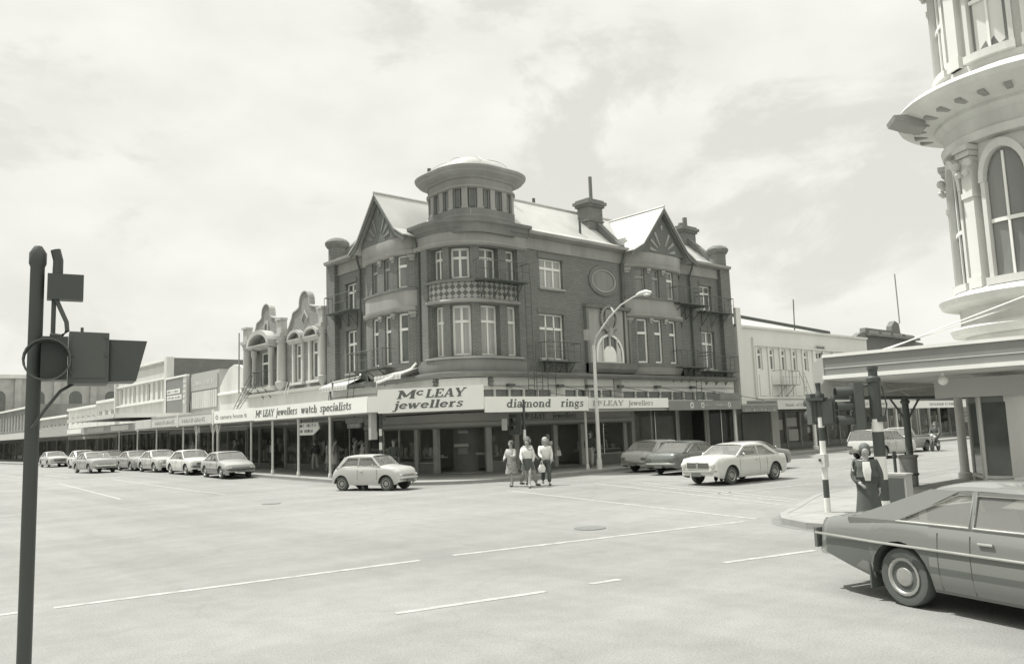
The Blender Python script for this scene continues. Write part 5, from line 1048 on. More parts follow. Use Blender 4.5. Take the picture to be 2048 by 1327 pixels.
# its canopy
t = thing('street_canopy', 'dark grey banded canopy with white edges on the near right corner', 'canopy', (20.6, 10, 3)); mb = MB(); mb.prism([(20.65, 10.7), (20.65, -40), (23.25, -40), (23.25, 4.6), (22.6, 6.4), (24.7, 8.5), (26.9, 8.05), (60, 8.05), (60, 10.85), (21.2, 10.85)], 3.1, 3.2); mb.build('deck', 'plaster_pale', t)
FK = FR((20.6, 0), (0, -1), (-1, 0)); mb = MB(); pbox(mb, FK, -10.7, 40, -.04, .02, 3.12, 3.75); fa = mb.build('fascia', 'fascia_grey', t)
for z0, z1, d1, m_ in ((3.7, 3.78, .06, 'white_paint'), (3.12, 3.22, .1, 'white_paint'), (3.4, 3.42, .03, 'plaster_pale')): mb = MB(); pbox(mb, FK, -10.72, 40, .021, d1, z0, z1); mb.build('edge_strip', m_, fa)
mb = MB(); mb.hexa([(20.56, 10.71, 3.1), (20.62, 10.71, 3.1), (20.5, 10.99, 2.72), (20.44, 10.97, 2.72), (20.56, 10.71, 3.76), (20.62, 10.71, 3.76), (20.5, 10.99, 3.55), (20.44, 10.97, 3.55)]); mb.build('end_panel', 'plaster_pale', t)
mb = MB(); mb.box(20.65, 60, 10.9, 10.98, 2.62, 3.7); mb.build('side_fascia', 'plaster_pale', t)
for x in (22.5, 26, 29.5, 33, 37): mb = MB(); mb.tube([(x, 10.8, 2.72), (x+3, 8.3, 3.05)], .035, 6); mb.tube([(x, 10.8, 2.72), (x-1.5, 10.8, 3.08)], .03, 6); mb.build('strut', 'sign_grey', t, split=True)
mb = MB(); mb.tube([(20.5, 10.5, 2.62), (40, 10.5, 2.62)], .05, 8); mb.build('beam', 'signal_grey', t)
for y in (-2, 3.6): mb = MB(); mb.tube([(20.8, y+5.6, 3.75), (23.4, y-.5, 6.0)], .02, 5); mb.build('stay_rod', 'pole_white', t)
mb = MB(); mb.tube([(20.9, 9.4, 3.76), (23.6, 5.0, 5.25)], .018, 5); mb.build('stay_rod', 'pole_white', t)
t = thing('globe_lamp', 'white glass globe lamp hanging under the near right canopy', 'lamp', (21.3, 8., 3.0)); mb = MB(); mb.ball((0, 0, -.08), .12, 16); mb.build('globe', 'globe', t, world=False, smooth=True); mb = MB(); mb.tube([(0, 0, .02), (0, 0, .1)], .05, 10); mb.build('fitting', 'pole_white', t, world=False)
post(24.45, 10.3, 2.62, 'dark grey post with flared top behind the litter bin on the near right corner', .1, 'signal_grey', brackets=True, z0=.12)
post(26.7, 9.66, 3.1, 'pale square post near the right edge under the banded canopy', .13, 'post_paint', z0=.12)
t = thing('litter_bin', 'battered metal litter bin on the near right pavement', 'bin', (23.7, 10.05, .12)); mb = MB(); mb.lathe([(.2, 0), (.22, .02), (.24, .78), (.27, .8), (.27, .86), (.23, .86), (.22, .1)], (0, 0, 0), 20); mb.build('bin_body', 'bin_metal', t, world=False, smooth=True, angle=35); mb = MB(); mb.lathe([(.25, .3), (.26, .33), (.25, .36)], (0, 0, 0), 20); mb.build('band', 'iron', t, world=False, smooth=True)
mb = MB(); mb.tube([(23.3, 10.25, .12), (23.3, 10.25, 1.1)], .045, 8); mb.tube([(23.3, 10.25, .95), (23.3, 10.25, 1.02)], .07, 8); tag(mb.build('bollard', 'iron'), 'short dark pipe bollard beside the litter bin', 'bollard')
t = thing('control_box', 'grey metal control cabinet behind the striped signal pole', 'cabinet', (18.3, 8.0, .12)); mb = MB(); mb.box(-.17, .17, -.22, .22, 0, .68); mb.box(-.19, .19, -.24, .24, .68, .72); mb.build('cabinet', 'sign_grey', t, world=False); mb = MB(); mb.box(-.178, -.171, -.18, .18, .06, .62); mb.build('door', 'signal_grey', t, world=False)
# ================================================================ traffic signals
def banded(t, h, r, bands):
    z = 0; k = 0
    for top, m_ in bands: mb = MB(); mb.lathe([(r, z), (r, top)], (0, 0, 0), 16); mb.build('pole_band', m_, t, world=False, smooth=True, angle=35); z = top
    mb = MB(); mb.lathe([(r, z), (r*1.25, z+.02), (r*1.25, z+.1), (r*.8, z+.14), (r*.8, z+.26), (r*.95, z+.28), (r*.95, z+.34)], (0, 0, 0), 16); mb.build('pole_cap', 'pole_black', t, world=False, smooth=True, angle=35)
def head(t, pos, rz, lamps=3, m='signal_grey', vis=.22, board_=None, w=.3, sp=.3, vr=.115):
    T = Matrix.Translation(pos) @ Matrix.Rotation(rz, 4, 'Z'); hh = lamps*sp/2+.05
    mb = MB(); mb.box(-.12, .06, -w/2, w/2, -hh, hh, T); h = mb.build('signal_head', m, t, world=False)
    for k in range(lamps):
        z = (k-(lamps-1)/2)*sp; mb = MB(); rings = []
        for x_, rr_ in ((.06, vr), (.06+vis, vr*1.03)):
            rings.append([T @ Vector((x_-(0 if a > -40 else .0), rr_*cos(radians(a)), z+rr_*sin(radians(a)))) for a in range(-40, 221, 20)]+[T @ Vector((x_, (rr_-.012)*cos(radians(a)), z+(rr_-.012)*sin(radians(a)))) for a in range(220, -41, -20)])
        mb.ring(rings, True); mb.build('visor', 'pole_black', h, world=False)
        mb = MB(); mb.ring([[T @ Vector((.065, vr*.9*cos(2*pi*j/14), z+vr*.9*sin(2*pi*j/14))) for j in range(14)], [T @ Vector((.085, vr*.6*cos(2*pi*j/14), z+vr*.6*sin(2*pi*j/14))) for j in range(14)]]); mb.build('lens', 'lamp_red', h, world=False)
    if board_:
        mb = MB(); mb.box(-.0, .012, -board_/2, board_/2, -hh-.1, hh+.1, T); mb.build('backing_board', 'pole_black', h, world=False)
    mb = MB(); mb.box(-.16, -.12, -w*.35, w*.35, -hh+.05, hh-.05, T); mb.build('rear_cover', m, h, world=False)
    return h
BW = 'pole_black', 'pole_white'
t = thing('traffic_light', 'thick striped black and white signal pole beside the woman in the dark coat', 'traffic light', (16.95, 7.75, .12)); banded(t, 3.1, .115, [(.25, BW[1]), (.68, BW[0]), (1.15, BW[1]), (1.66, BW[0]), (1.92, BW[1]), (2.68, BW[0])])
head(t, (-.2, .33, 2.2), radians(135), 3, vis=.34); head(t, (.02, -.28, 2.15), radians(250), 3, 'signal_grey', vis=.1) if False else None
mb = MB(); mb.tube([(0, 0, 2.65), (-.1, .2, 2.62)], .03); mb.tube([(0, 0, 1.8), (-.1, .2, 1.8)], .03); mb.build('bracket', 'pole_black', t, world=False, split=True)
mb = MB(); mb.box(-.1, .1, -.16, .16, 1.86, 1.98); mb.build('junction_box', 'pole_black', t, world=False)
mb = MB(); mb.tube([(.1, -.12, 2.6), (.15, -.17, 2.2), (.1, -.13, 1.95)], .015, 5); mb.build('cable', 'pole_black', t, world=False)
t = thing('traffic_light', 'thin striped signal pole with push button box on the near right corner', 'traffic light', (16.55, 8.78, .12)); banded(t, 2.6, .062, [(.3, BW[1]), (.68, BW[0]), (.98, BW[1]), (1.2, BW[0]), (1.5, BW[1]), (1.78, BW[0]), (2.0, BW[1]), (2.4, BW[0])])
head(t, (.1, .16, 2.18), radians(60), 2, 'signal_grey', .2, w=.34, sp=.28); head(t, (.12, -.14, 2.1), radians(20), 2, 'signal_grey', .2, w=.28, sp=.24); mb = MB(); mb.box(-.14, .08, -.16, .22, 2.36, 2.42); mb.build('bracket', 'pole_black', t, world=False)
mb = MB(); mb.box(-.2, -.02, -.12, .08, .95, 1.22); bx_ = mb.build('button_box', 'plaster_pale', t, world=False); mb = MB(); mb.lathe([(.03, -.215), (.03, -.2)], (0, -.02, 1.1), 10, 'x'); mb.build('button', 'pole_black', bx_, world=False)
t = thing('traffic_light', 'striped signal pole standing behind the small pale hatchback at the corner', 'traffic light', (19.1, 30.45, .12)); banded(t, 3., .07, [(.3, BW[1]), (.65, BW[0]), (1.0, BW[1]), (1.3, BW[0]), (1.62, BW[1]), (1.9, BW[0]), (2.2, BW[1]), (2.75, BW[0])]); head(t, (-.05, .25, 2.55), radians(100), 3, 'pole_black', .25); mb = MB(); mb.box(-.42, -.1, .1, .3, 1.75, 2.9); mb.build('signal_back', 'sign_grey', t, world=False)
t = thing('traffic_light', 'striped signal pole with one dark boxed head behind the crossing pedestrians', 'traffic light', (23.65, 26.15, .12)); banded(t, 3.0, .065, [(.35, BW[1]), (.7, BW[0]), (1.05, BW[1]), (1.5, BW[0]), (1.95, BW[1]), (2.9, BW[0])]); head(t, (-.35, .18, 2.2), radians(200), 2, 'pole_black', .3, .6, w=.4); mb = MB(); mb.box(-.75, -.7, .3, .62, 1.95, 2.45); mb.build('signal_back', 'plaster_pale', t, world=False)
# signal post close to the camera at the left edge
t = thing('traffic_light', 'dark signal heads on a close pole at the left edge, seen from behind', 'traffic light', (1.0, 5.1, .0), atan2(-.2, .98))
mb = MB(); mb.lathe([(.036, 0), (.036, 3.1), (.044, 3.12), (.044, 3.18), (.02, 3.22)], (-.03, 0, 0), 16); mb.build('pole', 'pole_black', t, world=False, smooth=True, angle=35)
mb = MB(); mb.tube([(.055, -.02, 2.66), (.055, -.02, 3.1), (.065, -.02, 3.16)], .012, 8); mb.tube([(.07, -.03, 3.05), (.07, -.03, 3.14), (.055, -.03, 3.2)], .026, 8); mb.build('conduit', 'pole_black', t, world=False)
mb = MB(); mb.box(.02, .2, -.06, .02, 2.915, 3.06); mb.build('upper_head', 'pole_black', t, world=False)
mb = MB(); mb.tube([(.065, -.03, 2.92), (.09, -.03, 2.86), (.12, -.03, 2.79), (.125, -.03, 2.74), (.1, -.03, 2.71), (.04, -.03, 2.715)], .012, 8); mb.build('bracket', 'signal_grey', t, world=False, smooth=True)
mb = MB(); mb.ring([[(.135, -.1, 2.44), (.335, -.1, 2.44), (.335, -.1, 2.725), (.135, -.1, 2.73)], [(.135, .14, 2.44), (.335, .14, 2.44), (.335, .14, 2.725), (.135, .14, 2.73)]]); mb.build('signal_head', 'signal_grey', t, world=False)
mb = MB(); mb.ring([[(.337, -.08, 2.45), (.475, -.13, 2.45), (.53, -.13, 2.68), (.337, -.08, 2.69)], [(.337, .12, 2.45), (.475, .12, 2.45), (.53, .12, 2.68), (.337, .12, 2.69)]]); mb.build('visor', 'pole_black', t, world=False)
mb = MB(); mb.box(.0, .13, -.1, .06, 2.46, 2.7); mb.build('signal_head', 'pole_black', t, world=False)
mb = MB(); mb.ring([[(.03+r_*cos(2*pi*k/24), -y_, 2.565+r_*sin(2*pi*k/24)) for k in range(24)] for r_, y_ in ((.112, .1), (.116, .2), (.108, .2), (.104, .1))], False); mb.build('visor', 'signal_grey', t, world=False, smooth=True)
for bx_, bz_ in ((.2, 2.735), (.15, 2.6), (.32, 2.6), (.15, 2.5), (.32, 2.7)): mb = MB(); mb.tube([(bx_, -.115, bz_), (bx_, -.095, bz_)] if bz_ < 2.72 else [(bx_, 0, bz_), (bx_, 0, bz_+.03)], .008, 8); mb.build('bolt', 'iron', t, world=False)
mb = MB(); mb.box(.15, .32, -.104, -.1, 2.47, 2.7); mb.build('rear_hatch', 'signal_grey', t, world=False)
mb = MB(); mb.tube([(-.03, -.06, 2.2), (.03, -.08, 2.3), (.1, -.06, 2.4), (.16, -.02, 2.44)], .009, 6); mb.build('cable', 'pole_black', t, world=False)
# street lamp
t = thing('street_lamp', 'tall white street lamp with curved arm in front of the brick building', 'street lamp', (28.09, 25.95, .12)); mb = MB(); mb.lathe([(.13, 0), (.13, .4), (.1, .5), (.085, 3.0), (.07, 5.8)], (0, 0, 0), 14); mb.build('column', 'post_paint', t, world=False, smooth=True)
mb = MB(); mb.tube([(0, 0, 5.7), (0, -.15, 6.15), (0, -1.05, 6.95), (0, -1.8, 7.45), (0, -2.6, 7.72), (0, -2.95, 7.76)], [.05, .045, .04, .035, .035, .035], 8); mb.build('arm', 'post_paint', t, world=False, smooth=True)
mb = MB(); mb.tube([(0, -2.75, 7.77), (0, -2.95, 7.8), (0, -3.3, 7.82), (0, -3.6, 7.78)], [.05, .1, .12, .05], 10); h = mb.build('lamp_head', 'post_paint', t, world=False, smooth=True); mb = MB(); mb.ball((0, -3.35, 7.7), .12, 12, sz=.6, sy=1.8); mb.build('lamp_glass', 'lamp_clear', h, world=False, smooth=True)
mb = MB(); mb.tube([(0, -1.35, 7.2), (0, -1.2, 7.42)], .035, 6); mb.build('sensor', 'post_paint', t, world=False)
mb = MB(); mb.box(-.55, -.35, -.1, .1, 6.0, 6.5); mb.tube([(-.5, 0, 6.0), (0, 0, 5.85)], .02, 5); mb.build('side_bracket', 'plaster', t, world=False, split=True)
# ================================================================ vehicles
def lerp(P_, x):
    if x <= P_[0][0]: return P_[0][1]
    for i in range(len(P_)-1):
        if x <= P_[i+1][0]: t = (x-P_[i][0])/(P_[i+1][0]-P_[i][0]); t = t*t*(3-2*t) if len(P_[i]) > 2 else t; return P_[i][1]+(P_[i+1][1]-P_[i][1])*t
    return P_[-1][1]
def car(name, label, cat, loc, rz, paint, L=4.2, Wd=1.62, Ht=1.38, rear_oh=.85, wb=2.5, wr=.3, top=None, gh=None, belt=.86, sill=.22, group=None, front='round', tail='box', trim='chrome', pillars=(0,), boot=True, lower=None, tumble=.8, hubm='hub', people=0, taper=.07, detail=1, cwid=None, up=.10):
    t = thing(name, label, cat, loc, rz, group); x0, x1 = -L/2, L/2; ra = x0+rear_oh; fa = ra+wb; W2 = Wd/2; arc_r = wr*1.22
    top = top or [(x0, .72), (x0+.12, .86), (x0+.9, .93), (x1-1.35, .93), (x1-.15, .8), (x1, .66)]
    gx0, gx1, gx2, gx3 = gh    # rear base, roof rear, roof front, windscreen base
    xs = set([x0, x0+.03, x0+.1, x0+.2, x1-.2, x1-.1, x1-.03, x1, gx0, gx3]); n = 26
    xs |= {x0+L*i/n for i in range(n+1)}
    for c in (ra, fa): xs |= {c+arc_r*sin(radians(a)) for a in range(-90, 91, 15)}; xs |= {c-arc_r-.003, c+arc_r+.003}
    xs = sorted(xs); xs = [x for i, x in enumerate(xs) if i == 0 or x-xs[i-1] > .0015]
    def hw(x):
        e = abs(x)/(L/2); return W2*(1-taper*e**3-.10*max(0, (e-.93)/.07)**2)
    def zb(x):
        b = sill+(up if x < 0 else .1)*max(0, (abs(x)/(L/2)-(.6 if up > .15 and x < 0 else .86))/(.4 if up > .15 and x < 0 else .14))
        for c in (ra, fa):
            if abs(x-c) < arc_r: b = max(b, wr+sqrt(max(0, arc_r**2-(x-c)**2)))
        return b
    m = MB(); rings = []; NS = 8
    def section(x, side):
        z0, z1 = zb(x), lerp(top, x); h = hw(x); r = []
        for k in range(NS+1):
            v = k/NS; z = z0+(z1-z0)*v; q = (z-sill)/max(.01, z1-sill)
            yy = h*(.955+.045*sin(pi*min(1, q*1.05)))-.05*max(0, (q-.86)/.14)**2-.03*max(0, (.18-q)/.18)
            r.append((x, side*yy, z))
        return r
    for side in (1, -1):
        S = [section(x, side) for x in xs]
        for i in range(len(xs)-1):
            for k in range(NS): m.face([S[i][k], S[i+1][k], S[i+1][k+1], S[i][k+1]])
    def deck(xa, xb):
        X = [x for x in xs if xa-1e-6 <= x <= xb+1e-6]; Y_ = [-1, -.82, -.5, 0, .5, .82, 1]
        R = []
        for x in X:
            h = abs(section(x, 1)[-1][1]); z = lerp(top, x); R.append([(x, h*y, z+.045*(1-abs(y)**2.2)*(min(1, (x1-x)/.3, (x-x0)/.3))) for y in Y_])
        for i in range(len(X)-1):
            for k in range(len(Y_)-1): m.face([R[i][k], R[i+1][k], R[i+1][k+1], R[i][k+1]])
    deck(gx3-.02, x1); deck(x0, gx0+.02)
    for x in (x0, x1):
        S1, S2 = section(x, 1), section(x, -1)
        for k in range(NS): m.face([S1[k], S1[k+1], S2[k+1], S2[k]])
    zt = Ht; rb = W2*tumble      # roof half width
    def gy(z, s): u = (z-belt)/(zt-belt); return s*((W2-.06)*(1-u)+(rb)*u)
    zbR, zbF = lerp(top, gx0)+.01, lerp(top, gx3)+.01
    # roof with rounded edge
    nx = 8; R = []
    for i in range(nx+1):
        u = i/nx; x = gx1+(gx2-gx1)*u; dz = -.05*(abs(2*u-1)**3); row = []
        for y in (-1.0, -.96, -.8, -.4, 0, .4, .8, .96, 1.0): row.append((x, rb*y, zt-.075+dz+.075*(1-abs(y)**5)**.5 if abs(y) < 1 else zt-.085+dz))
        R.append(row)
    for i in range(nx):
        for k in range(8): m.face([R[i][k], R[i+1][k], R[i+1][k+1], R[i][k+1]])
    zr = zt-.13
    def pillar(xb0, xb1, zb0, xt0, xt1, s, th=.03):
        yb, yt = gy(zb0, s), rb*s; m.hexa([(xb0, yb-s*th, zb0), (xb1, yb-s*th, zb0), (xb1, yb, zb0), (xb0, yb, zb0), (xt0, yt-s*th, zr+.04), (xt1, yt-s*th, zr+.04), (xt1, yt, zr+.04), (xt0, yt, zr+.04)])
    cw = cwid or (.22 if boot else .14)
    for s in (1, -1):
        pillar(gx3-.07, gx3+.02, zbF-.03, gx2-.04, gx2+.03, s); pillar(gx0-.02, gx0+cw, zbR-.03, gx1-.03, gx1+cw*.3+.13, s)
        for p_ in pillars: pillar(p_-.035, p_+.035, belt-.02, p_-.03, p_+.03, s)
        m.hexa([(gx1, (rb-.03)*s, zr), (gx2, (rb-.03)*s, zr), (gx2, rb*s, zr), (gx1, rb*s, zr), (gx1, (rb-.03)*s, zt-.1), (gx2, (rb-.03)*s, zt-.1), (gx2, rb*s, zt-.09), (gx1, rb*s, zt-.09)])
        m.face([(gx0-.02, gy(zbR, s), zbR-.04), (gx0, gy(zbR, s), belt-.08), (gx3, gy(zbF, s), belt-.08), (gx3+.02, gy(zbF, s), zbF-.04), (gx3, s*(W2-.03), lerp(top, gx3)), (0, s*(W2-.05), lerp(top, 0)), (gx0, s*(W2-.05), lerp(top, gx0))])
    body = m.build('body', paint, t, world=False, smooth=True, angle=38)
    if lower:
        m = MB()
        for side in (1, -1):
            for i in range(len(xs)-1):
                A_, B_ = section(xs[i], side), section(xs[i+1], side)
                def cut(S, z): 
                    for k in range(NS):
                        if S[k][2] <= z <= S[k+1][2]: f_ = (z-S[k][2])/max(1e-6, S[k+1][2]-S[k][2]); return (S[k][0], S[k][1]+(S[k+1][1]-S[k][1])*f_+.004*side, z)
                    return (S[0][0], S[0][1]+.004*side, S[0][2])
                if xs[i] > x0+.1 and xs[i+1] < x1-.1:
                    za, zb_ = cut(A_, lower), cut(B_, lower); a0_ = (A_[0][0], A_[0][1]+.004*side, A_[0][2]); b0_ = (B_[0][0], B_[0][1]+.004*side, B_[0][2]); mida = cut(A_, (a0_[2]+za[2])/2); midb = cut(B_, (b0_[2]+zb_[2])/2)
                    m.face([a0_, b0_, midb, mida]); m.face([mida, midb, zb_, za])
        m.build('lower_panel', 'car_brown_dark', t, world=False, smooth=True, angle=28)
    # glass
    def pane(nm, pts, th=.006): mm_ = MB(); mm_.face(pts); return mm_.build(nm, 'car_glass', t, world=False)
    pane('windscreen', [(gx3-.02, gy(zbF, 1)-.03, zbF-.02), (gx3-.02, gy(zbF, -1)+.03, zbF-.02), (gx2-.0, -rb+.03, zr+.05), (gx2-.0, rb-.03, zr+.05)])
    pane('rear_window', [(gx0+.02, gy(zbR, 1)-.04, zbR-.02), (gx0+.02, gy(zbR, -1)+.04, zbR-.02), (gx1+.0, -rb+.05, zr+.05), (gx1+.0, rb-.05, zr+.05)])
    ps = [gx0+cw]+sorted(pillars)+[gx3-.06]; pt = [gx1+cw*.3+.1]+sorted(pillars)+[gx2-.03]
    for s in (1, -1):
        for i in range(len(ps)-1):
            a_, b_, c_, d_ = ps[i]+.02, ps[i+1]-.02, pt[i+1]-.02, pt[i]+.02
            o = pane('side_window', [(a_, gy(belt, s)-.012*s, belt), (b_, gy(belt, s)-.012*s, belt), (c_, (rb-.012)*s, zr), (d_, (rb-.012)*s, zr)])
            if detail:
                mm_ = MB(); mm_.tube([(a_, gy(belt, s)+.004*s, belt), (b_, gy(belt, s)+.004*s, belt), (c_, (rb+.004)*s, zr+.0), (d_, (rb+.004)*s, zr+.0), (a_, gy(belt, s)+.004*s, belt)], .012, 5); mm_.build('window_trim', trim, o, world=False)
    # cabin
    m = MB(); m.box(gx0+.1, gx3-.05, -W2+.12, W2-.12, .3, .34); m.box(gx3-.2, gx3+.02, -W2+.1, W2-.1, .55, belt-.04); m.box(gx0-.02, gx0+.12, -W2+.1, W2-.1, .4, zbR-.06); m.build('cabin_floor', 'trim_dark', t, world=False)
    for (sx, sy) in ((.0, .36), (.0, -.36), (-.85, 0)):
        if gx0+.35 < sx+.1: 
            m = MB(); w_ = .24 if sy else .55; bx0 = max(gx0+.15, sx-.25); m.box(bx0, bx0+.5, sy-w_, sy+w_, .34, .58); m.ring([[(bx0-.02, sy-w_, .5), (bx0+.12, sy-w_, .5), (bx0+.12, sy+w_, .5), (bx0-.02, sy+w_, .5)], [(bx0-.12, sy-w_*.85, 1.06), (bx0-.02, sy-w_*.85, 1.06), (bx0-.02, sy+w_*.85, 1.06), (bx0-.12, sy+w_*.85, 1.06)]]); m.build('seat', 'seat_pale', t, world=False)
    m = MB(); m.ring([[(gx3-.32+.03*sin(a), -.36+.18*cos(a), .86+.17*sin(a)), (gx3-.32+.03*sin(a), -.36+.16*cos(a), .86+.15*sin(a))] for a in [2*pi*k/14 for k in range(15)]], False, False); m.build('steering_wheel', 'trim_dark', t, world=False)
    # wheels
    for cx in (ra, fa):
        for s in (1, -1):
            m = MB(); yy = s*(W2-.14); m.lathe([(wr*.62, -.07), (wr*.8, -.085), (wr*.95, -.08), (wr, -.055), (wr, .055), (wr*.95, .08), (wr*.8, .085), (wr*.62, .07)], (cx, yy, wr), 24, 'y'); w_ = m.build('wheel', 'tyre', t, world=False, smooth=True, angle=50)
            m = MB(); m.lathe([(wr*.64, s*.02), (wr*.64, s*.088), (wr*.56, s*.09), (wr*.5, s*.06), (wr*.36, s*.055), (wr*.3, s*.085), (.02, s*.1)], (cx, yy, wr), 20, 'y'); m.build('hubcap', hubm, w_, world=False, smooth=True, angle=40)
            m = MB(); m.ring([[(cx+arc_r*.985*cos(a), s*(W2-.02), wr+arc_r*.985*sin(a)) for a in [pi*k/14 for k in range(15)]], [(cx+arc_r*.985*cos(a), s*(W2-.32), wr+arc_r*.985*sin(a)) for a in [pi*k/14 for k in range(15)]]], False, False); m.face([(cx+arc_r*cos(a), s*(W2-.3), wr+arc_r*sin(a)) for a in [pi*k/14 for k in range(15)]]); m.build('wheel_arch', 'trim_dark', t, world=False)
    # bumpers, lights, grille, plates
    for xx, sg, nm in ((x1, 1, 'f'), (x0, -1, 'r')):
        h = hw(xx)*.99; m = MB(); m.tube([(xx-sg*.35, h+.02, .47), (xx-sg*.06, h+.015, .47), (xx+sg*.06, h*.86, .47), (xx+sg*.08, 0, .47), (xx+sg*.06, -h*.86, .47), (xx-sg*.06, -h-.015, .47), (xx-sg*.35, -h-.02, .47)], .052, 8); m.build('bumper', trim if trim != 'trim_dark' else 'trim_dark', t, world=False, smooth=True)
        m = MB(); m.box(min(xx+sg*.1, xx+sg*.115), max(xx+sg*.1, xx+sg*.115), -.2, .2, .3, .42); m.build('number_plate', 'plate', t, world=False)
    zf = lerp(top, x1-.02); fx = x1
    gh_ = max(.1, zf-.6)
    m = MB(); m.box(fx+.002, fx+.022, -W2*.55, W2*.55, .56, zf-.05); gr = m.build('grille', 'trim_dark', t, world=False)
    m = MB()
    for k in range(4): z = .58+(zf-.66)*k/3; m.box(fx+.022, fx+.03, -W2*.55, W2*.55, z, z+.012)
    if front == 'split': m.box(fx+.024, fx+.04, -.045, .045, .54, zf-.03)
    m.build('grille_bar', trim if trim != 'trim_dark' else 'car_grey', gr, world=False)
    for s in (1, -1):
        m = MB(); zc = (.56+zf-.04)/2; rr = min(.1, (zf-.04-.56)/2+.02)
        if front == 'square': m.box(fx+.002, fx+.03, s*W2*.72-.12, s*W2*.72+.12, .57, zf-.05)
        else: m.lathe([(rr, -.05), (rr, .03), (rr*.8, .05), (.01, .06)], (fx, s*W2*.74, zc), 16, 'x')
        m.build('headlight', 'lamp_clear', t, world=False, smooth=front != 'square')
        zr_ = lerp(top, x0+.02); m = MB(); m.box(x0-.025, x0+.02, s*W2*.72-.14, s*W2*.72+.12, .56, zr_-.06) if tail == 'box' else m.box(x0-.025, x0+.02, s*W2*.86-.06, s*W2*.86+.05, .5, zr_-.04); m.build('tail_light', 'lamp_red', t, world=False)
        if detail:
            dl = sorted(pillars); doors = [dl[0]-.75 if len(dl) > 1 else dl[0]]+dl if False else dl
            m = MB()
            for dx_ in [gx3-.12]+list(dl)+([ra+.5] if len(dl) == 1 and boot else []):
                pts = [(dx_, s*(abs(lerp([(p[2], abs(p[1])) for p in section(dx_, 1)], z))+.003), z) for z in (sill+.04, .45, .65, belt-.08)]; m.tube(pts, .006, 4)
            m.build('door_gap', 'trim_dark', t, world=False, split=True)
            for dx_ in [d_+.12 for d_ in dl]+([] if len(dl) > 1 else []):
                m = MB(); yq = lerp([(p[2], abs(p[1])) for p in section(dx_, 1)], belt-.14)+.015; m.tube([(dx_-.02, s*yq, belt-.14), (dx_+.14, s*yq, belt-.14)], .016, 6); m.build('door_handle', 'chrome', t, world=False)
            m = MB(); m.ball((gx3-.25, s*(W2+.05), belt+.06), .055, 8, sx=.5, sy=1.2); m.build('mirror', trim if trim != 'trim_dark' else 'trim_dark', t, world=False, smooth=True)
    return t
SIL = lambda L: None
def rot(dx, dy): return atan2(dy, dx)
# small hatchback in the middle
h = rot(.39, -.92); c = Vector((15.9, 27.35))+Vector((.05, -.05))
car('small_hatchback', 'small rounded pale two door hatchback crossing in front of the brick corner shop', 'car', (16.75, 27.2, 0), h, 'car_cream', L=3.1, Wd=1.42, Ht=1.35, rear_oh=.5, wb=2.03, wr=.27,
    top=[(-1.55, .56), (-1.5, .68), (-1.38, .82), (-1.1, .93), (.55, .93), (.9, .9), (1.3, .84), (1.45, .76), (1.52, .64), (1.55, .56)], gh=(-1.28, -.93, .3, .72), belt=.88, pillars=(-.28,), boot=False, tumble=.8, hubm='hub', taper=.09, front='round')
# white sedan in the right street
WT = [(-2.05, .6), (-2.03, .82), (-1.95, .9), (-1.2, .95), (.8, .95), (1.5, .93), (1.96, .87), (2.03, .8), (2.05, .56)]
car('white_sedan', 'white four door sedan driving out of the right street towards the crossing', 'car', (24.95, 16.55, 0), rot(-1, .06), 'car_white', L=4.1, Wd=1.64, Ht=1.36, rear_oh=.82, wb=2.46, wr=.3, top=WT, gh=(-1.5, -.85, .35, .92), belt=.92, pillars=(-.3,), front='split')
# dark cars heading away beside it
car('estate_car', 'silver grey estate car stopped at the kerb behind the white sedan', 'car', (30.2, 23.85, 0), rot(1, 0), 'car_silver', L=4.4, Wd=1.66, Ht=1.4, rear_oh=.95, wb=2.6, top=[(-2.2, .62), (-2.16, .82), (-2.05, .88), (-1.2, .93), (.9, .92), (1.5, .88), (2.1, .8), (2.2, .6)], gh=(-1.75, -1.2, .25, .85), belt=.9, pillars=(-.4,))
car('dark_sedan', 'dark sedan with bright bumper waiting beside the silver estate car', 'car', (28.95, 21.45, 0), rot(1, .02), 'car_dark', L=4.3, Wd=1.68, Ht=1.37, rear_oh=.95, wb=2.55, top=[(-2.15, .66), (-2.1, .84), (-1.95, .9), (-1.1, .93), (.9, .92), (1.5, .88), (2.05, .8), (2.15, .6)], gh=(-1.55, -.85, .25, .85), belt=.9, pillars=(-.3,))
car('low_car', 'low grey car passing behind the white sedan, mostly hidden by it', 'car', (30.7, 19.6, 0), 0, 'car_grey', Ht=1.26, L=4.2, rear_oh=.9, wb=2.5, gh=(-1.5, -.85, .25, .85), belt=.9, pillars=(-.3,))
car('station_wagon', 'pale station wagon driving away in the right street behind the signals', 'car', (41.9, 19.0, 0), rot(1, -.05), 'car_cream', L=4.2, Wd=1.66, Ht=1.45, rear_oh=.85, wb=2.5, top=[(-2.1, .6), (-2.06, .82), (-1.98, .92), (-1.2, .94), (.9, .92), (1.5, .87), (2.05, .8), (2.1, .6)], gh=(-2.0, -1.75, .3, .85), belt=.92, pillars=(-1.0, -.2), boot=False)
u = car('utility_truck', 'pale utility pickup facing the crossing behind the station wagon', 'pickup', (48.2, 20.6, 0), rot(-1, .06), 'car_silver', L=4.4, Wd=1.64, Ht=1.42, rear_oh=1.0, wb=2.6, top=[(-2.2, .85), (.4, .87), (1.2, .88), (1.9, .84), (2.15, .76), (2.2, .6)], gh=(.0, .2, .7, 1.15), belt=.9, pillars=())
m = MB(); m.box(-2.15, -.1, -.75, .75, .88, .9); m.build('tray_cover', 'trim_dark', u, world=False)
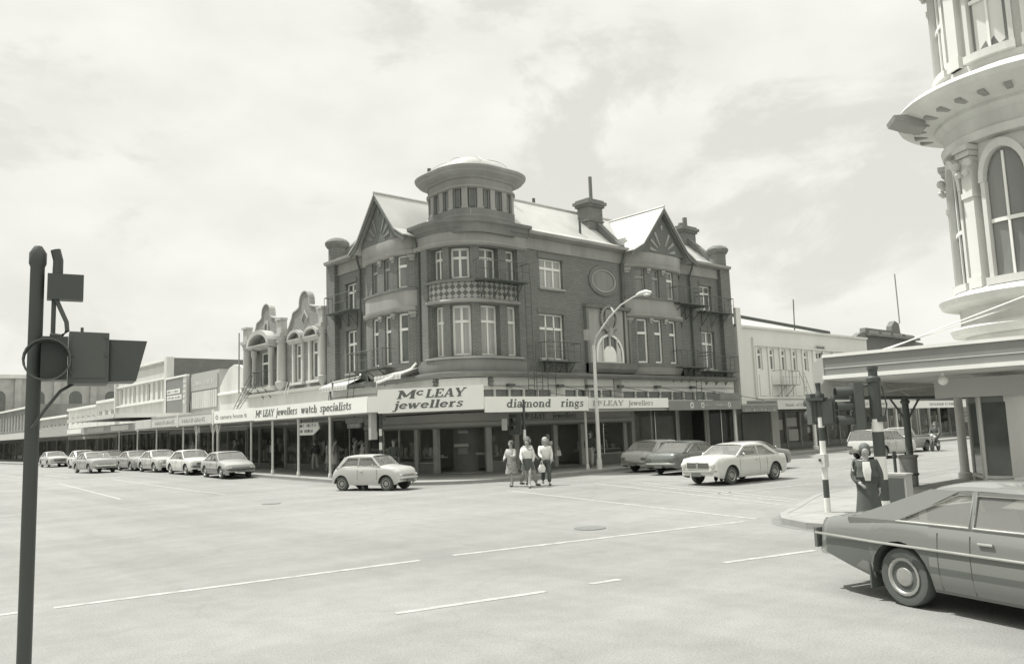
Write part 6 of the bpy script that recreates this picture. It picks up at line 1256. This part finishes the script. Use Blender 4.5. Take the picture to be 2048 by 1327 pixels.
# parked row in the left street (facing the crossing)
DN = -pi/2
ST = [(-2.1, .6), (-2.06, .84), (-1.95, .91), (-1.0, .94), (.8, .93), (1.5, .9), (2.0, .83), (2.08, .74), (2.1, .55)]
def parked(y, x, label, paint, rz=DN, **k):
    a = dict(L=4.2, Wd=1.64, Ht=1.37, rear_oh=.85, wb=2.5, top=ST, gh=(-1.5, -.85, .3, .9), belt=.9, pillars=(-.3,), detail=1); a.update(k)
    return car('parked_car', label, 'car', (x, y, G(y)), rz, paint, group='cars along the left street kerb', **a)
parked(42.55, 17.2, 'silver wedge nosed hatch with dark lower half, parked nearest the crossing', 'car_silver', front='square', trim='trim_dark', top=[(-2.1, .62), (-2.05, .86), (-1.9, .92), (-1.0, .93), (.8, .91), (1.5, .82), (2.0, .68), (2.1, .5)], lower=.5, rz=DN-.06)
parked(48.2, 17.35, 'white square fronted sedan parked second from the crossing', 'car_white', front='square', trim='trim_dark', Ht=1.4)
parked(53.8, 17.4, 'pale cream sedan with round lamps parked third in the row', 'car_cream', front='round')
parked(59.2, 17.6, 'small grey sedan parked fourth in the row', 'car_silver', front='round', Ht=1.34)
parked(65.0, 17.6, 'grey car half hidden, fifth in the parked row', 'car_grey', front='round')
parked(72.5, 17.5, 'white hatch parked beyond the row, partly behind the driving silver sedan', 'car_white', Ht=1.42)
parked(81.5, 17.3, 'dark nosed pale sedan farthest out at the left edge of the street', 'car_cream', Ht=1.36)
car('driving_sedan', 'silver sedan driving towards the crossing outside the parked row', 'car', (15.0, 59.3, .25), DN+.05, 'car_silver', L=4.4, Wd=1.68, Ht=1.38, rear_oh=.95, wb=2.6, top=ST, gh=(-1.5, -.75, .25, .9), belt=.9, pillars=(-.3,), front='square')
# big brown sedan in the foreground
BT = [(-2.47, .62), (-2.45, .78), (-2.39, .86), (-2.15, .9), (-1.5, .95), (-1.1, .96), (.9, .93), (1.6, .88), (2.3, .78), (2.44, .7), (2.47, .6)]
bc = car('brown_sedan', 'large brown sedan with chrome side trim entering at the right foreground', 'car', (9.76, 2.74, 0), rot(-.3, -.953), 'car_brown', L=4.94, Wd=1.78, Ht=1.38, rear_oh=1.29, wb=2.72, wr=.32, top=BT, gh=(-1.9, -.8, .35, 1.0), belt=.93, pillars=(-.3,), cwid=.66, up=.3, lower=.66, tail='side')
m = MB(); m.tube([(-2.42, -.87, .69), (-1.5, -.9, .675), (2.2, -.89, .66)], .016, 6); m.tube([(-2.42, .87, .69), (-1.5, .9, .675), (2.2, .89, .66)], .016, 6); m.build('side_trim', 'chrome', bc, world=False, split=True)
m = MB(); m.box(-1.62, -1.6, -.87, -.66, .14, .46); m.box(-1.62, -1.6, .66, .87, .14, .46); m.build('mudflap', 'trim_dark', bc, world=False, split=True)
# motorcycle
def moto():
    t = thing('motorcycle', 'motorcycle with rider standing beyond the grey post in the right street', 'motorcycle', (49.3, 19.3, 0), rot(-1, -.15))
    for x, nm in ((-.7, 'r'), (.7, 'f')): m = MB(); m.lathe([(.24, -.03), (.3, -.05), (.32, 0), (.3, .05), (.24, .03)], (x, 0, .32), 20, 'y'); w_ = m.build('wheel', 'tyre', t, world=False, smooth=True); m = MB(); m.lathe([(.05, -.04), (.05, .04)], (x, 0, .32), 8, 'y'); [m.tube([(x, 0, .32), (x+.24*cos(a), 0, .32+.24*sin(a))], .008, 4) for a in [2*pi*k/8 for k in range(8)]]; m.build('hub', 'chrome', w_, world=False)
    m = MB(); m.tube([(-.7, .07, .32), (-.2, .07, .35), (.2, .05, .5), (.45, 0, .85)], .03, 6); m.tube([(-.7, -.07, .32), (-.2, -.07, .35), (.2, -.05, .5), (.45, 0, .85)], .03, 6); m.tube([(.7, .06, .32), (.5, .05, .9)], .03, 6); m.tube([(.7, -.06, .32), (.5, -.05, .9)], .03, 6); m.build('frame', 'chrome', t, world=False)
    m = MB(); m.box(-.15, .2, -.14, .14, .28, .58); m.build('engine', 'hub', t, world=False)
    m = MB(); m.ball((.18, 0, .78), .16, 10, sx=1.7, sz=.8); m.build('fuel_tank', 'car_white', t, world=False, smooth=True)
    m = MB(); m.ball((-.35, 0, .76), .14, 10, sx=2.3, sz=.5); m.build('saddle', 'trim_dark', t, world=False, smooth=True)
    m = MB(); m.tube([(.4, .34, 1.0), (.48, .15, .98), (.48, -.15, .98), (.4, -.34, 1.0)], .016, 6); m.build('handlebar', 'chrome', t, world=False); m = MB(); m.ball((.58, 0, .88), .09, 10); m.build('headlight', 'lamp_clear', t, world=False, smooth=True)
moto()
# ================================================================ people
def skin_mesh(nodes, edges, sub=1):
    me = bpy.data.meshes.new('tmp'); names = list(nodes); me.from_pydata([nodes[k][0] for k in names], [(names.index(a), names.index(b)) for a, b in edges], [])
    o = bpy.data.objects.new('tmp', me); SC.collection.objects.link(o); md = o.modifiers.new('s', 'SKIN'); md.use_smooth_shade = True
    sv = me.skin_vertices[0].data
    for i, k in enumerate(names): r = nodes[k][1]; sv[i].radius = (r, r) if not isinstance(r, tuple) else r
    sv[0].use_root = True
    if sub: o.modifiers.new('u', 'SUBSURF').levels = sub
    bpy.context.view_layer.update(); out = bpy.data.meshes.new_from_object(o.evaluated_get(bpy.context.evaluated_depsgraph_get())); bpy.data.objects.remove(o)
    for p in out.polygons: p.use_smooth = True
    out.materials.clear(); return out
def person(label, loc, face, h=1.68, top='cloth_white', bottom='cloth_dark', hair='hair_dark', hairlen=.1, skirt=None, stride=.0, arms=((.1, .0), (.1, .0)), sleeves='long', coat=None, lean=0., head_turn=0., group=None, female=True, sit=False, seat_z=.0):
    t = thing('person', label, 'person', loc, face, group); k = h/1.7
    V3 = lambda x, y, z: (x*k, y*k, z*k)
    sh = .17 if female else .2; hp = .09; N_ = {}
    N_['pelvis'] = (V3(0, 0, .93), (.135*k, .115*k)); N_['waist'] = (V3(.01+lean*.3, 0, 1.07), (.12*k, .095*k)); N_['chest'] = (V3(.01+lean*.7, 0, 1.27), (.145*k, .11*k)); N_['neck0'] = (V3(lean, 0, 1.43), (.065*k, .065*k)); N_['neck'] = (V3(lean+.01, 0, 1.50), (.05*k, .05*k))
    N_['jaw'] = (V3(lean+.035, 0, 1.56), (.07*k, .075*k)); N_['skull'] = (V3(lean+.015, 0, 1.64), (.085*k, .1*k)); N_['crown'] = (V3(lean+.01, 0, 1.685), (.055*k, .06*k)); N_['nose'] = (V3(lean+.115, 0, 1.585), .016*k)
    E_ = [('pelvis', 'waist'), ('waist', 'chest'), ('chest', 'neck0'), ('neck0', 'neck'), ('neck', 'jaw'), ('jaw', 'skull'), ('skull', 'crown'), ('jaw', 'nose')]
    legs = {}; armsn = {}
    for s, nm in ((1, 'l'), (-1, 'r')):
        st = stride*s; hx = 0
        if sit: kn = V3(.42, s*.12, .93); an = V3(.5, s*.12, .52); to = V3(.66, s*.12, .47)
        else: kn = V3(st*.55+.03, s*hp, .49); an = V3(st-(.06 if st < 0 else 0), s*hp, .09+(.05 if st < 0 else 0)); to = (an[0]+.17*k, an[1]+.02*s, max(.03, an[2]-.055*k))
        N_[nm+'hip'] = (V3(0, s*hp, .88), .085*k); N_[nm+'kn'] = (kn, .055*k); N_[nm+'an'] = (an, .038*k); N_[nm+'to'] = (to, .032*k); E_ += [('pelvis', nm+'hip'), (nm+'hip', nm+'kn'), (nm+'kn', nm+'an'), (nm+'an', nm+'to')]; legs[nm] = (kn, an, to)
        sw, bend = arms[0 if s == 1 else 1]; sx = lean*.9; S_ = Vector(V3(sx, s*sh, 1.38)); el = S_+Vector((sin(sw)*.27*k, s*.06*k, -cos(sw)*.27*k)); fa_ = sw+bend; wr_ = el+Vector((sin(fa_)*.24*k, -s*.02*k*(1+3*bend), -cos(fa_)*.24*k)); hd = (wr_-el).normalized()
        N_[nm+'sh'] = (tuple(S_), .055*k); N_[nm+'el'] = (tuple(el), .037*k); N_[nm+'wr'] = (tuple(wr_), .025*k); pm = wr_+hd*.06*k; N_[nm+'pm'] = (tuple(pm), (.034*k, .018*k)); E_ += [('chest', nm+'sh'), (nm+'sh', nm+'el'), (nm+'el', nm+'wr'), (nm+'wr', nm+'pm')]
        side = Vector((cos(fa_), 0, sin(fa_)))
        for fi, (off, ln) in enumerate(((-.027, .06), (-.009, .072), (.009, .068), (.026, .052))):
            b0 = pm+side*off*k+hd*.02*k; b1 = b0+hd*ln*.55*k+Vector((0, -s*.006, 0)); b2 = b1+hd*ln*.45*k+Vector((0, -s*.016, 0)); N_[f'{nm}f{fi}a'] = (tuple(b0), .0095*k); N_[f'{nm}f{fi}b'] = (tuple(b1), .0085*k); N_[f'{nm}f{fi}c'] = (tuple(b2), .007*k); E_ += [(nm+'pm', f'{nm}f{fi}a'), (f'{nm}f{fi}a', f'{nm}f{fi}b'), (f'{nm}f{fi}b', f'{nm}f{fi}c')]
        b0 = wr_+hd*.03*k+side*.035*k; b1 = b0+(hd*.7+side*.7)*.04*k; N_[nm+'t0'] = (tuple(b0), .011*k); N_[nm+'t1'] = (tuple(b1), .009*k); E_ += [(nm+'wr', nm+'t0'), (nm+'t0', nm+'t1')]
        armsn[nm] = (S_, el, wr_)
    me = skin_mesh(N_, E_); me.name = 'body'; me.materials.append(M['skin']); ob = link(bpy.data.objects.new('body', me), t)
    z_off = -seat_z
    def garment(nm, nodes, edges, m): g = skin_mesh(nodes, edges); g.name = nm; g.materials.append(M[m]); return link(bpy.data.objects.new(nm, g), t)
    g = 1.16; Q = {'pelvis': (N_['pelvis'][0], (.185*k, .155*k)), 'waist': (N_['waist'][0], (.175*k, .14*k)), 'chest': (N_['chest'][0], (.18*k, .145*k)), 'neck0': (V3(lean, 0, 1.42), (.08*k, .075*k))}; QE = [('pelvis', 'waist'), ('waist', 'chest'), ('chest', 'neck0')]
    for nm in ('l', 'r'):
        S_, el, wr_ = armsn[nm]; Q[nm+'sh'] = (tuple(S_), .088*k); QE += [('chest', nm+'sh')]
        if sleeves == 'long': Q[nm+'el'] = (tuple(el), .072*k); Q[nm+'wr'] = (tuple(wr_-(wr_-el)*.08), .042*k); QE += [(nm+'sh', nm+'el'), (nm+'el', nm+'wr')]
        else: Q[nm+'el'] = (tuple(S_+(el-S_)*.6), .06*k); QE += [(nm+'sh', nm+'el')]
    garment('shirt', Q, QE, top)
    if skirt:
        m = MB(); rings = []; zt, zb_ = 1.04, skirt
        for i in range(9):
            u = i/8; z = zt+(zb_-zt)*u; rx, ry = (.15+.08*u)*k, (.17+.09*u)*k; rings.append([((rx*cos(a)+stride*.0)*(1+.05*sin(a*7)*u)*1., ry*sin(a)*(1+.05*sin(a*7)*u), z*k) for a in [2*pi*j/22 for j in range(22)]])
        m.ring(rings); m.build('skirt', bottom, t, world=False, smooth=True, angle=70)
    else:
        Q = {'pelvis': (N_['pelvis'][0], (.15*k, .125*k)), 'waist': (V3(.01, 0, 1.03), (.13*k, .11*k))}; QE = [('pelvis', 'waist')]
        for nm, s in (('l', 1), ('r', -1)):
            kn, an, to = legs[nm]; Q[nm+'hip'] = (N_[nm+'hip'][0], .115*k); Q[nm+'kn'] = (kn, .088*k); Q[nm+'an'] = ((an[0], an[1], an[2]+.03*k), .078*k); QE += [('pelvis', nm+'hip'), (nm+'hip', nm+'kn'), (nm+'kn', nm+'an')]
        garment('trousers', Q, QE, bottom)
    for nm in ('l', 'r'):
        kn, an, to = legs[nm]; m = MB(); cx, cy, cz = (an[0]+to[0])/2, (an[1]+to[1])/2, max(.045, to[2]+.012); m.ball((cx-.01, cy, cz), .05*k, 10, sx=2.7, sz=.85); m.build('shoe', 'shoe_dark', t, world=False, smooth=True)
    if coat:
        Q = {'pelvis': (V3(0, 0, .9), (.215*k, .185*k)), 'waist': (V3(-.035, 0, 1.08), (.205*k, .16*k)), 'chest': (V3(-.04, 0, 1.27), (.215*k, .165*k)), 'neck0': (V3(-.03, 0, 1.42), (.08*k, .07*k)), 'hem': (V3(-.02, 0, .5), (.22*k, .2*k)), 'hem2': (V3(-.02, 0, .3), (.22*k, .2*k))}; QE = [('pelvis', 'waist'), ('waist', 'chest'), ('chest', 'neck0'), ('pelvis', 'hem'), ('hem', 'hem2')]
        for nm in ('l', 'r'): S_, el, wr_ = armsn[nm]; Q[nm+'sh'] = (tuple(S_), .105*k); Q[nm+'el'] = (tuple(el), .086*k); Q[nm+'wr'] = (tuple(wr_-(wr_-el)*.1), .06*k); QE += [('chest', nm+'sh'), (nm+'sh', nm+'el'), (nm+'el', nm+'wr')]
        garment('coat', Q, QE, coat)
        m = MB(); m.ring([[V3(.125, -.055, 1.42), V3(.125, .055, 1.42), V3(.06, .07, 1.42), V3(.06, -.07, 1.42)], [V3(.185, -.07, 1.25), V3(.185, .07, 1.25), V3(.1, .08, 1.25), V3(.1, -.08, 1.25)], [V3(.18, -.045, 1.06), V3(.18, .045, 1.06), V3(.1, .05, 1.06), V3(.1, -.05, 1.06)]]); m.build('blouse_front', top, t, world=False, smooth=True, angle=60)
    # hair: shell over the skull, open at the face
    m = MB(); c = V3(lean+.0, 0, 1.645); R = .124*k; m.ball((c[0]-.02*k, c[1], c[2]+.02*k), R, 14, sz=.95, sy=.9)
    if hairlen > .05: m.ring([[(c[0]-.03*k+.085*k*cos(a)*f1, .1*k*sin(a)*f1, c[2]-dz*k) for a in [radians(70+220*j/12) for j in range(13)]]+[(c[0]-.03*k+.04*k*cos(a)*f1, .05*k*sin(a)*f1, c[2]-dz*k) for a in [radians(290-220*j/12) for j in range(13)]] for dz, f1 in ((-.02, 1.08), (hairlen*.6, 1.15), (hairlen, .95))])
    m.build('hair', hair, t, world=False, smooth=True, angle=70)
    m = MB(); m.ball((c[0]+.048*k, 0, c[2]-.03*k), .08*k, 12, sz=1.12, sy=.85); fc = m.build('face', 'skin', t, world=False, smooth=True)
    for s in (1, -1): m = MB(); m.ball((c[0]+.108*k, s*.03*k, c[2]-.02*k), .0095*k, 6); m.build('eye', 'hair_dark', fc, world=False)
    m = MB(); m.box(c[0]+.1*k, c[0]+.112*k, -.02*k, .02*k, c[2]-.082*k, c[2]-.074*k); m.build('mouth', 'cloth_mid', fc, world=False)
    m = MB(); m.tube([(c[0]+.11*k, 0, c[2]-.02*k), (c[0]+.13*k, 0, c[2]-.045*k), (c[0]+.11*k, 0, c[2]-.055*k)], .01*k, 6); m.build('nose', 'skin', fc, world=False, smooth=True)
    t['handpos'] = 0; del t['handpos']; return t, armsn
PED = 'people crossing in front of the corner shop'
SH = 'shoppers in the shade of the left canopy'
P1 = rot(-.75, -.55)
person('person in light cardigan and patterned skirt, left of the crossing group', (20.0, 22.9, 0), rot(-.9, -.3), 1.62, 'cloth_pale', 'cloth_floral', 'hair_dark', .06, skirt=.5, stride=.16, arms=((.5, 1.2), (.3, .9)), group=PED)
person('person in loose white blouse and dark skirt striding at the front of the crossing group', (20.0, 22.0, 0), rot(-.75, -.65), 1.68, 'cloth_white', 'cloth_dark', 'hair_dark', .12, skirt=.62, stride=.4, arms=((-.2, .5), (.35, .5)), group=PED)
person('person with bushy dark hair half hidden behind the white blouse in the crossing group', (20.45, 22.45, 0), rot(.2, -1), 1.74, 'cloth_pale', 'cloth_mid', 'hair_dark', .12, stride=.25, arms=((.2, .9), (.1, .3)), group=PED)
person('person with long fair hair, white shirt and dark trousers, right of the crossing group', (20.95, 22.05, 0), rot(-.6, -.8), 1.7, 'cloth_white', 'cloth_dark', 'hair_fair', .2, stride=.22, arms=((.1, .3), (.3, .8)), group=PED)
t = thing('shopping_bag', 'white shopping bag carried low in the crossing group', 'bag', (20.6, 21.9, .5)); m = MB(); m.ring([[(-.1, -.06, 0), (.1, -.06, 0), (.1, .06, 0), (-.1, .06, 0)], [(-.13, -.07, .14), (.13, -.07, .14), (.13, .07, .14), (-.13, .07, .14)], [(-.08, -.03, .28), (.08, -.03, .28), (.08, .03, .28), (-.08, .03, .28)]]); m.build('bag_body', 'cloth_white', t, world=False, smooth=True); m = MB(); m.tube([(-.06, 0, .27), (-.03, 0, .4), (.03, 0, .4), (.06, 0, .27)], .01, 5); m.build('handle', 'cloth_white', t, world=False)
person('person in pale dress with a handbag walking in the shade right of the crossing group', (25.35, 26.5, .12), rot(.9, .1), 1.64, 'cloth_mid', 'cloth_pale', 'hair_dark', .06, skirt=.52, stride=.14, arms=((.2, .4), (.0, .2)), sleeves='short')
t = thing('handbag', 'grey handbag held by the person in the pale dress', 'bag', (25.75, 26.25, .85)); m = MB(); m.ring([[(-.15, -.05, 0), (.15, -.05, 0), (.15, .05, 0), (-.15, .05, 0)], [(-.11, -.03, .24), (.11, -.03, .24), (.11, .03, .24), (-.11, .03, .24)]]); m.build('bag_body', 'cloth_mid', t, world=False); m = MB(); m.tube([(-.09, 0, .24), (-.05, 0, .4), (.05, 0, .4), (.09, 0, .24)], .01, 5); m.build('handle', 'cloth_mid', t, world=False)
person('person in dark top and pale trousers just right of the diamond rings post', (29.3, 27.6, .12), rot(-.8, -.3), 1.7, 'cloth_dark', 'cloth_pale', 'hair_dark', .04, stride=.1, female=False)
person('person with glasses, white blouse and long dark coat at the near right kerb', (14.42, 6.86, 0), rot(-.88, -.52), 1.56, 'cloth_white', 'cloth_dark', 'hair_dark', .12, skirt=.35, arms=((.0, .2), (-.1, 1.2)), coat='cloth_dark')
person('motorcycle rider in dark jacket astride the motorcycle', (49.5, 19.3, -.12), rot(-1, -.15), 1.7, 'cloth_dark', 'cloth_dark', 'hair_dark', .04, arms=((.6, .5), (.6, .5)), sit=True, female=False)
person('person in striped top standing in the shade behind the small pale hatchback', (20.5, 31.6, .12), rot(-.6, -.8), 1.66, 'cloth_striped', 'cloth_dark', 'hair_dark', .06)
for i, (px_, y, tp_, bt, sk, lab, st) in enumerate(((21.6, 41.2, 'cloth_dark', 'cloth_pale', None, 'person in dark top and white trousers under the left canopy', .12), (20.9, 38.3, 'cloth_pale', 'cloth_mid', .5, 'person in light blouse below the arrow sign, left of two', .1), (20.6, 37.2, 'cloth_mid', 'cloth_pale', .5, 'person in pale skirt below the arrow sign, right of two', .05),
        (21.3, 36.4, 'cloth_mid', 'cloth_dark', None, 'tall person in grey standing right of the arrow sign', .0), (20.4, 34.2, 'cloth_mid', 'cloth_mid', None, 'person in grey walking nearest the left end post', .2), (21.2, 45.8, 'cloth_pale', 'cloth_dark', None, 'person in pale shirt behind the silver parked hatch', .1), (20.9, 50.4, 'cloth_dark', 'cloth_dark', None, 'person in dark clothes under the framed name boards', .1), (20.7, 57.2, 'cloth_mid', 'cloth_dark', None, 'person in grey far along the left canopy', .15), (20.4, 71, 'cloth_dark', 'cloth_mid', None, 'farthest person in dark top along the left pavement', .1))):
    person(lab, (px_, y, G(y)+.12), random.choice([pi/2, -pi/2])+.3*i, 1.62+.03*(i % 4), tp_, bt, 'hair_dark', .05+.03*(i % 2), skirt=sk, stride=st, arms=((.15, .3), (.0, .2)), sleeves='short' if i % 2 else 'long', female=bool(i % 3), group=SH)
person('driver in light shirt inside the small pale hatchback', (16.93, 26.85, -.5), rot(.39, -.92), 1.6, 'cloth_pale', 'cloth_dark', 'hair_dark', .05, arms=((.9, .5), (.9, .5)), sit=True)
person('passenger in white shirt in the back of the small pale hatchback', (16.15, 27.55, -.5), rot(.39, -.92), 1.5, 'cloth_white', 'cloth_dark', 'hair_dark', .05, arms=((.3, .8), (.3, .8)), sit=True)
person('driver in dark shirt at the wheel of the white sedan', (24.9, 16.9, -.5), rot(-1, .06), 1.65, 'cloth_mid', 'cloth_dark', 'hair_dark', .04, arms=((.9, .5), (.9, .5)), sit=True, female=False)
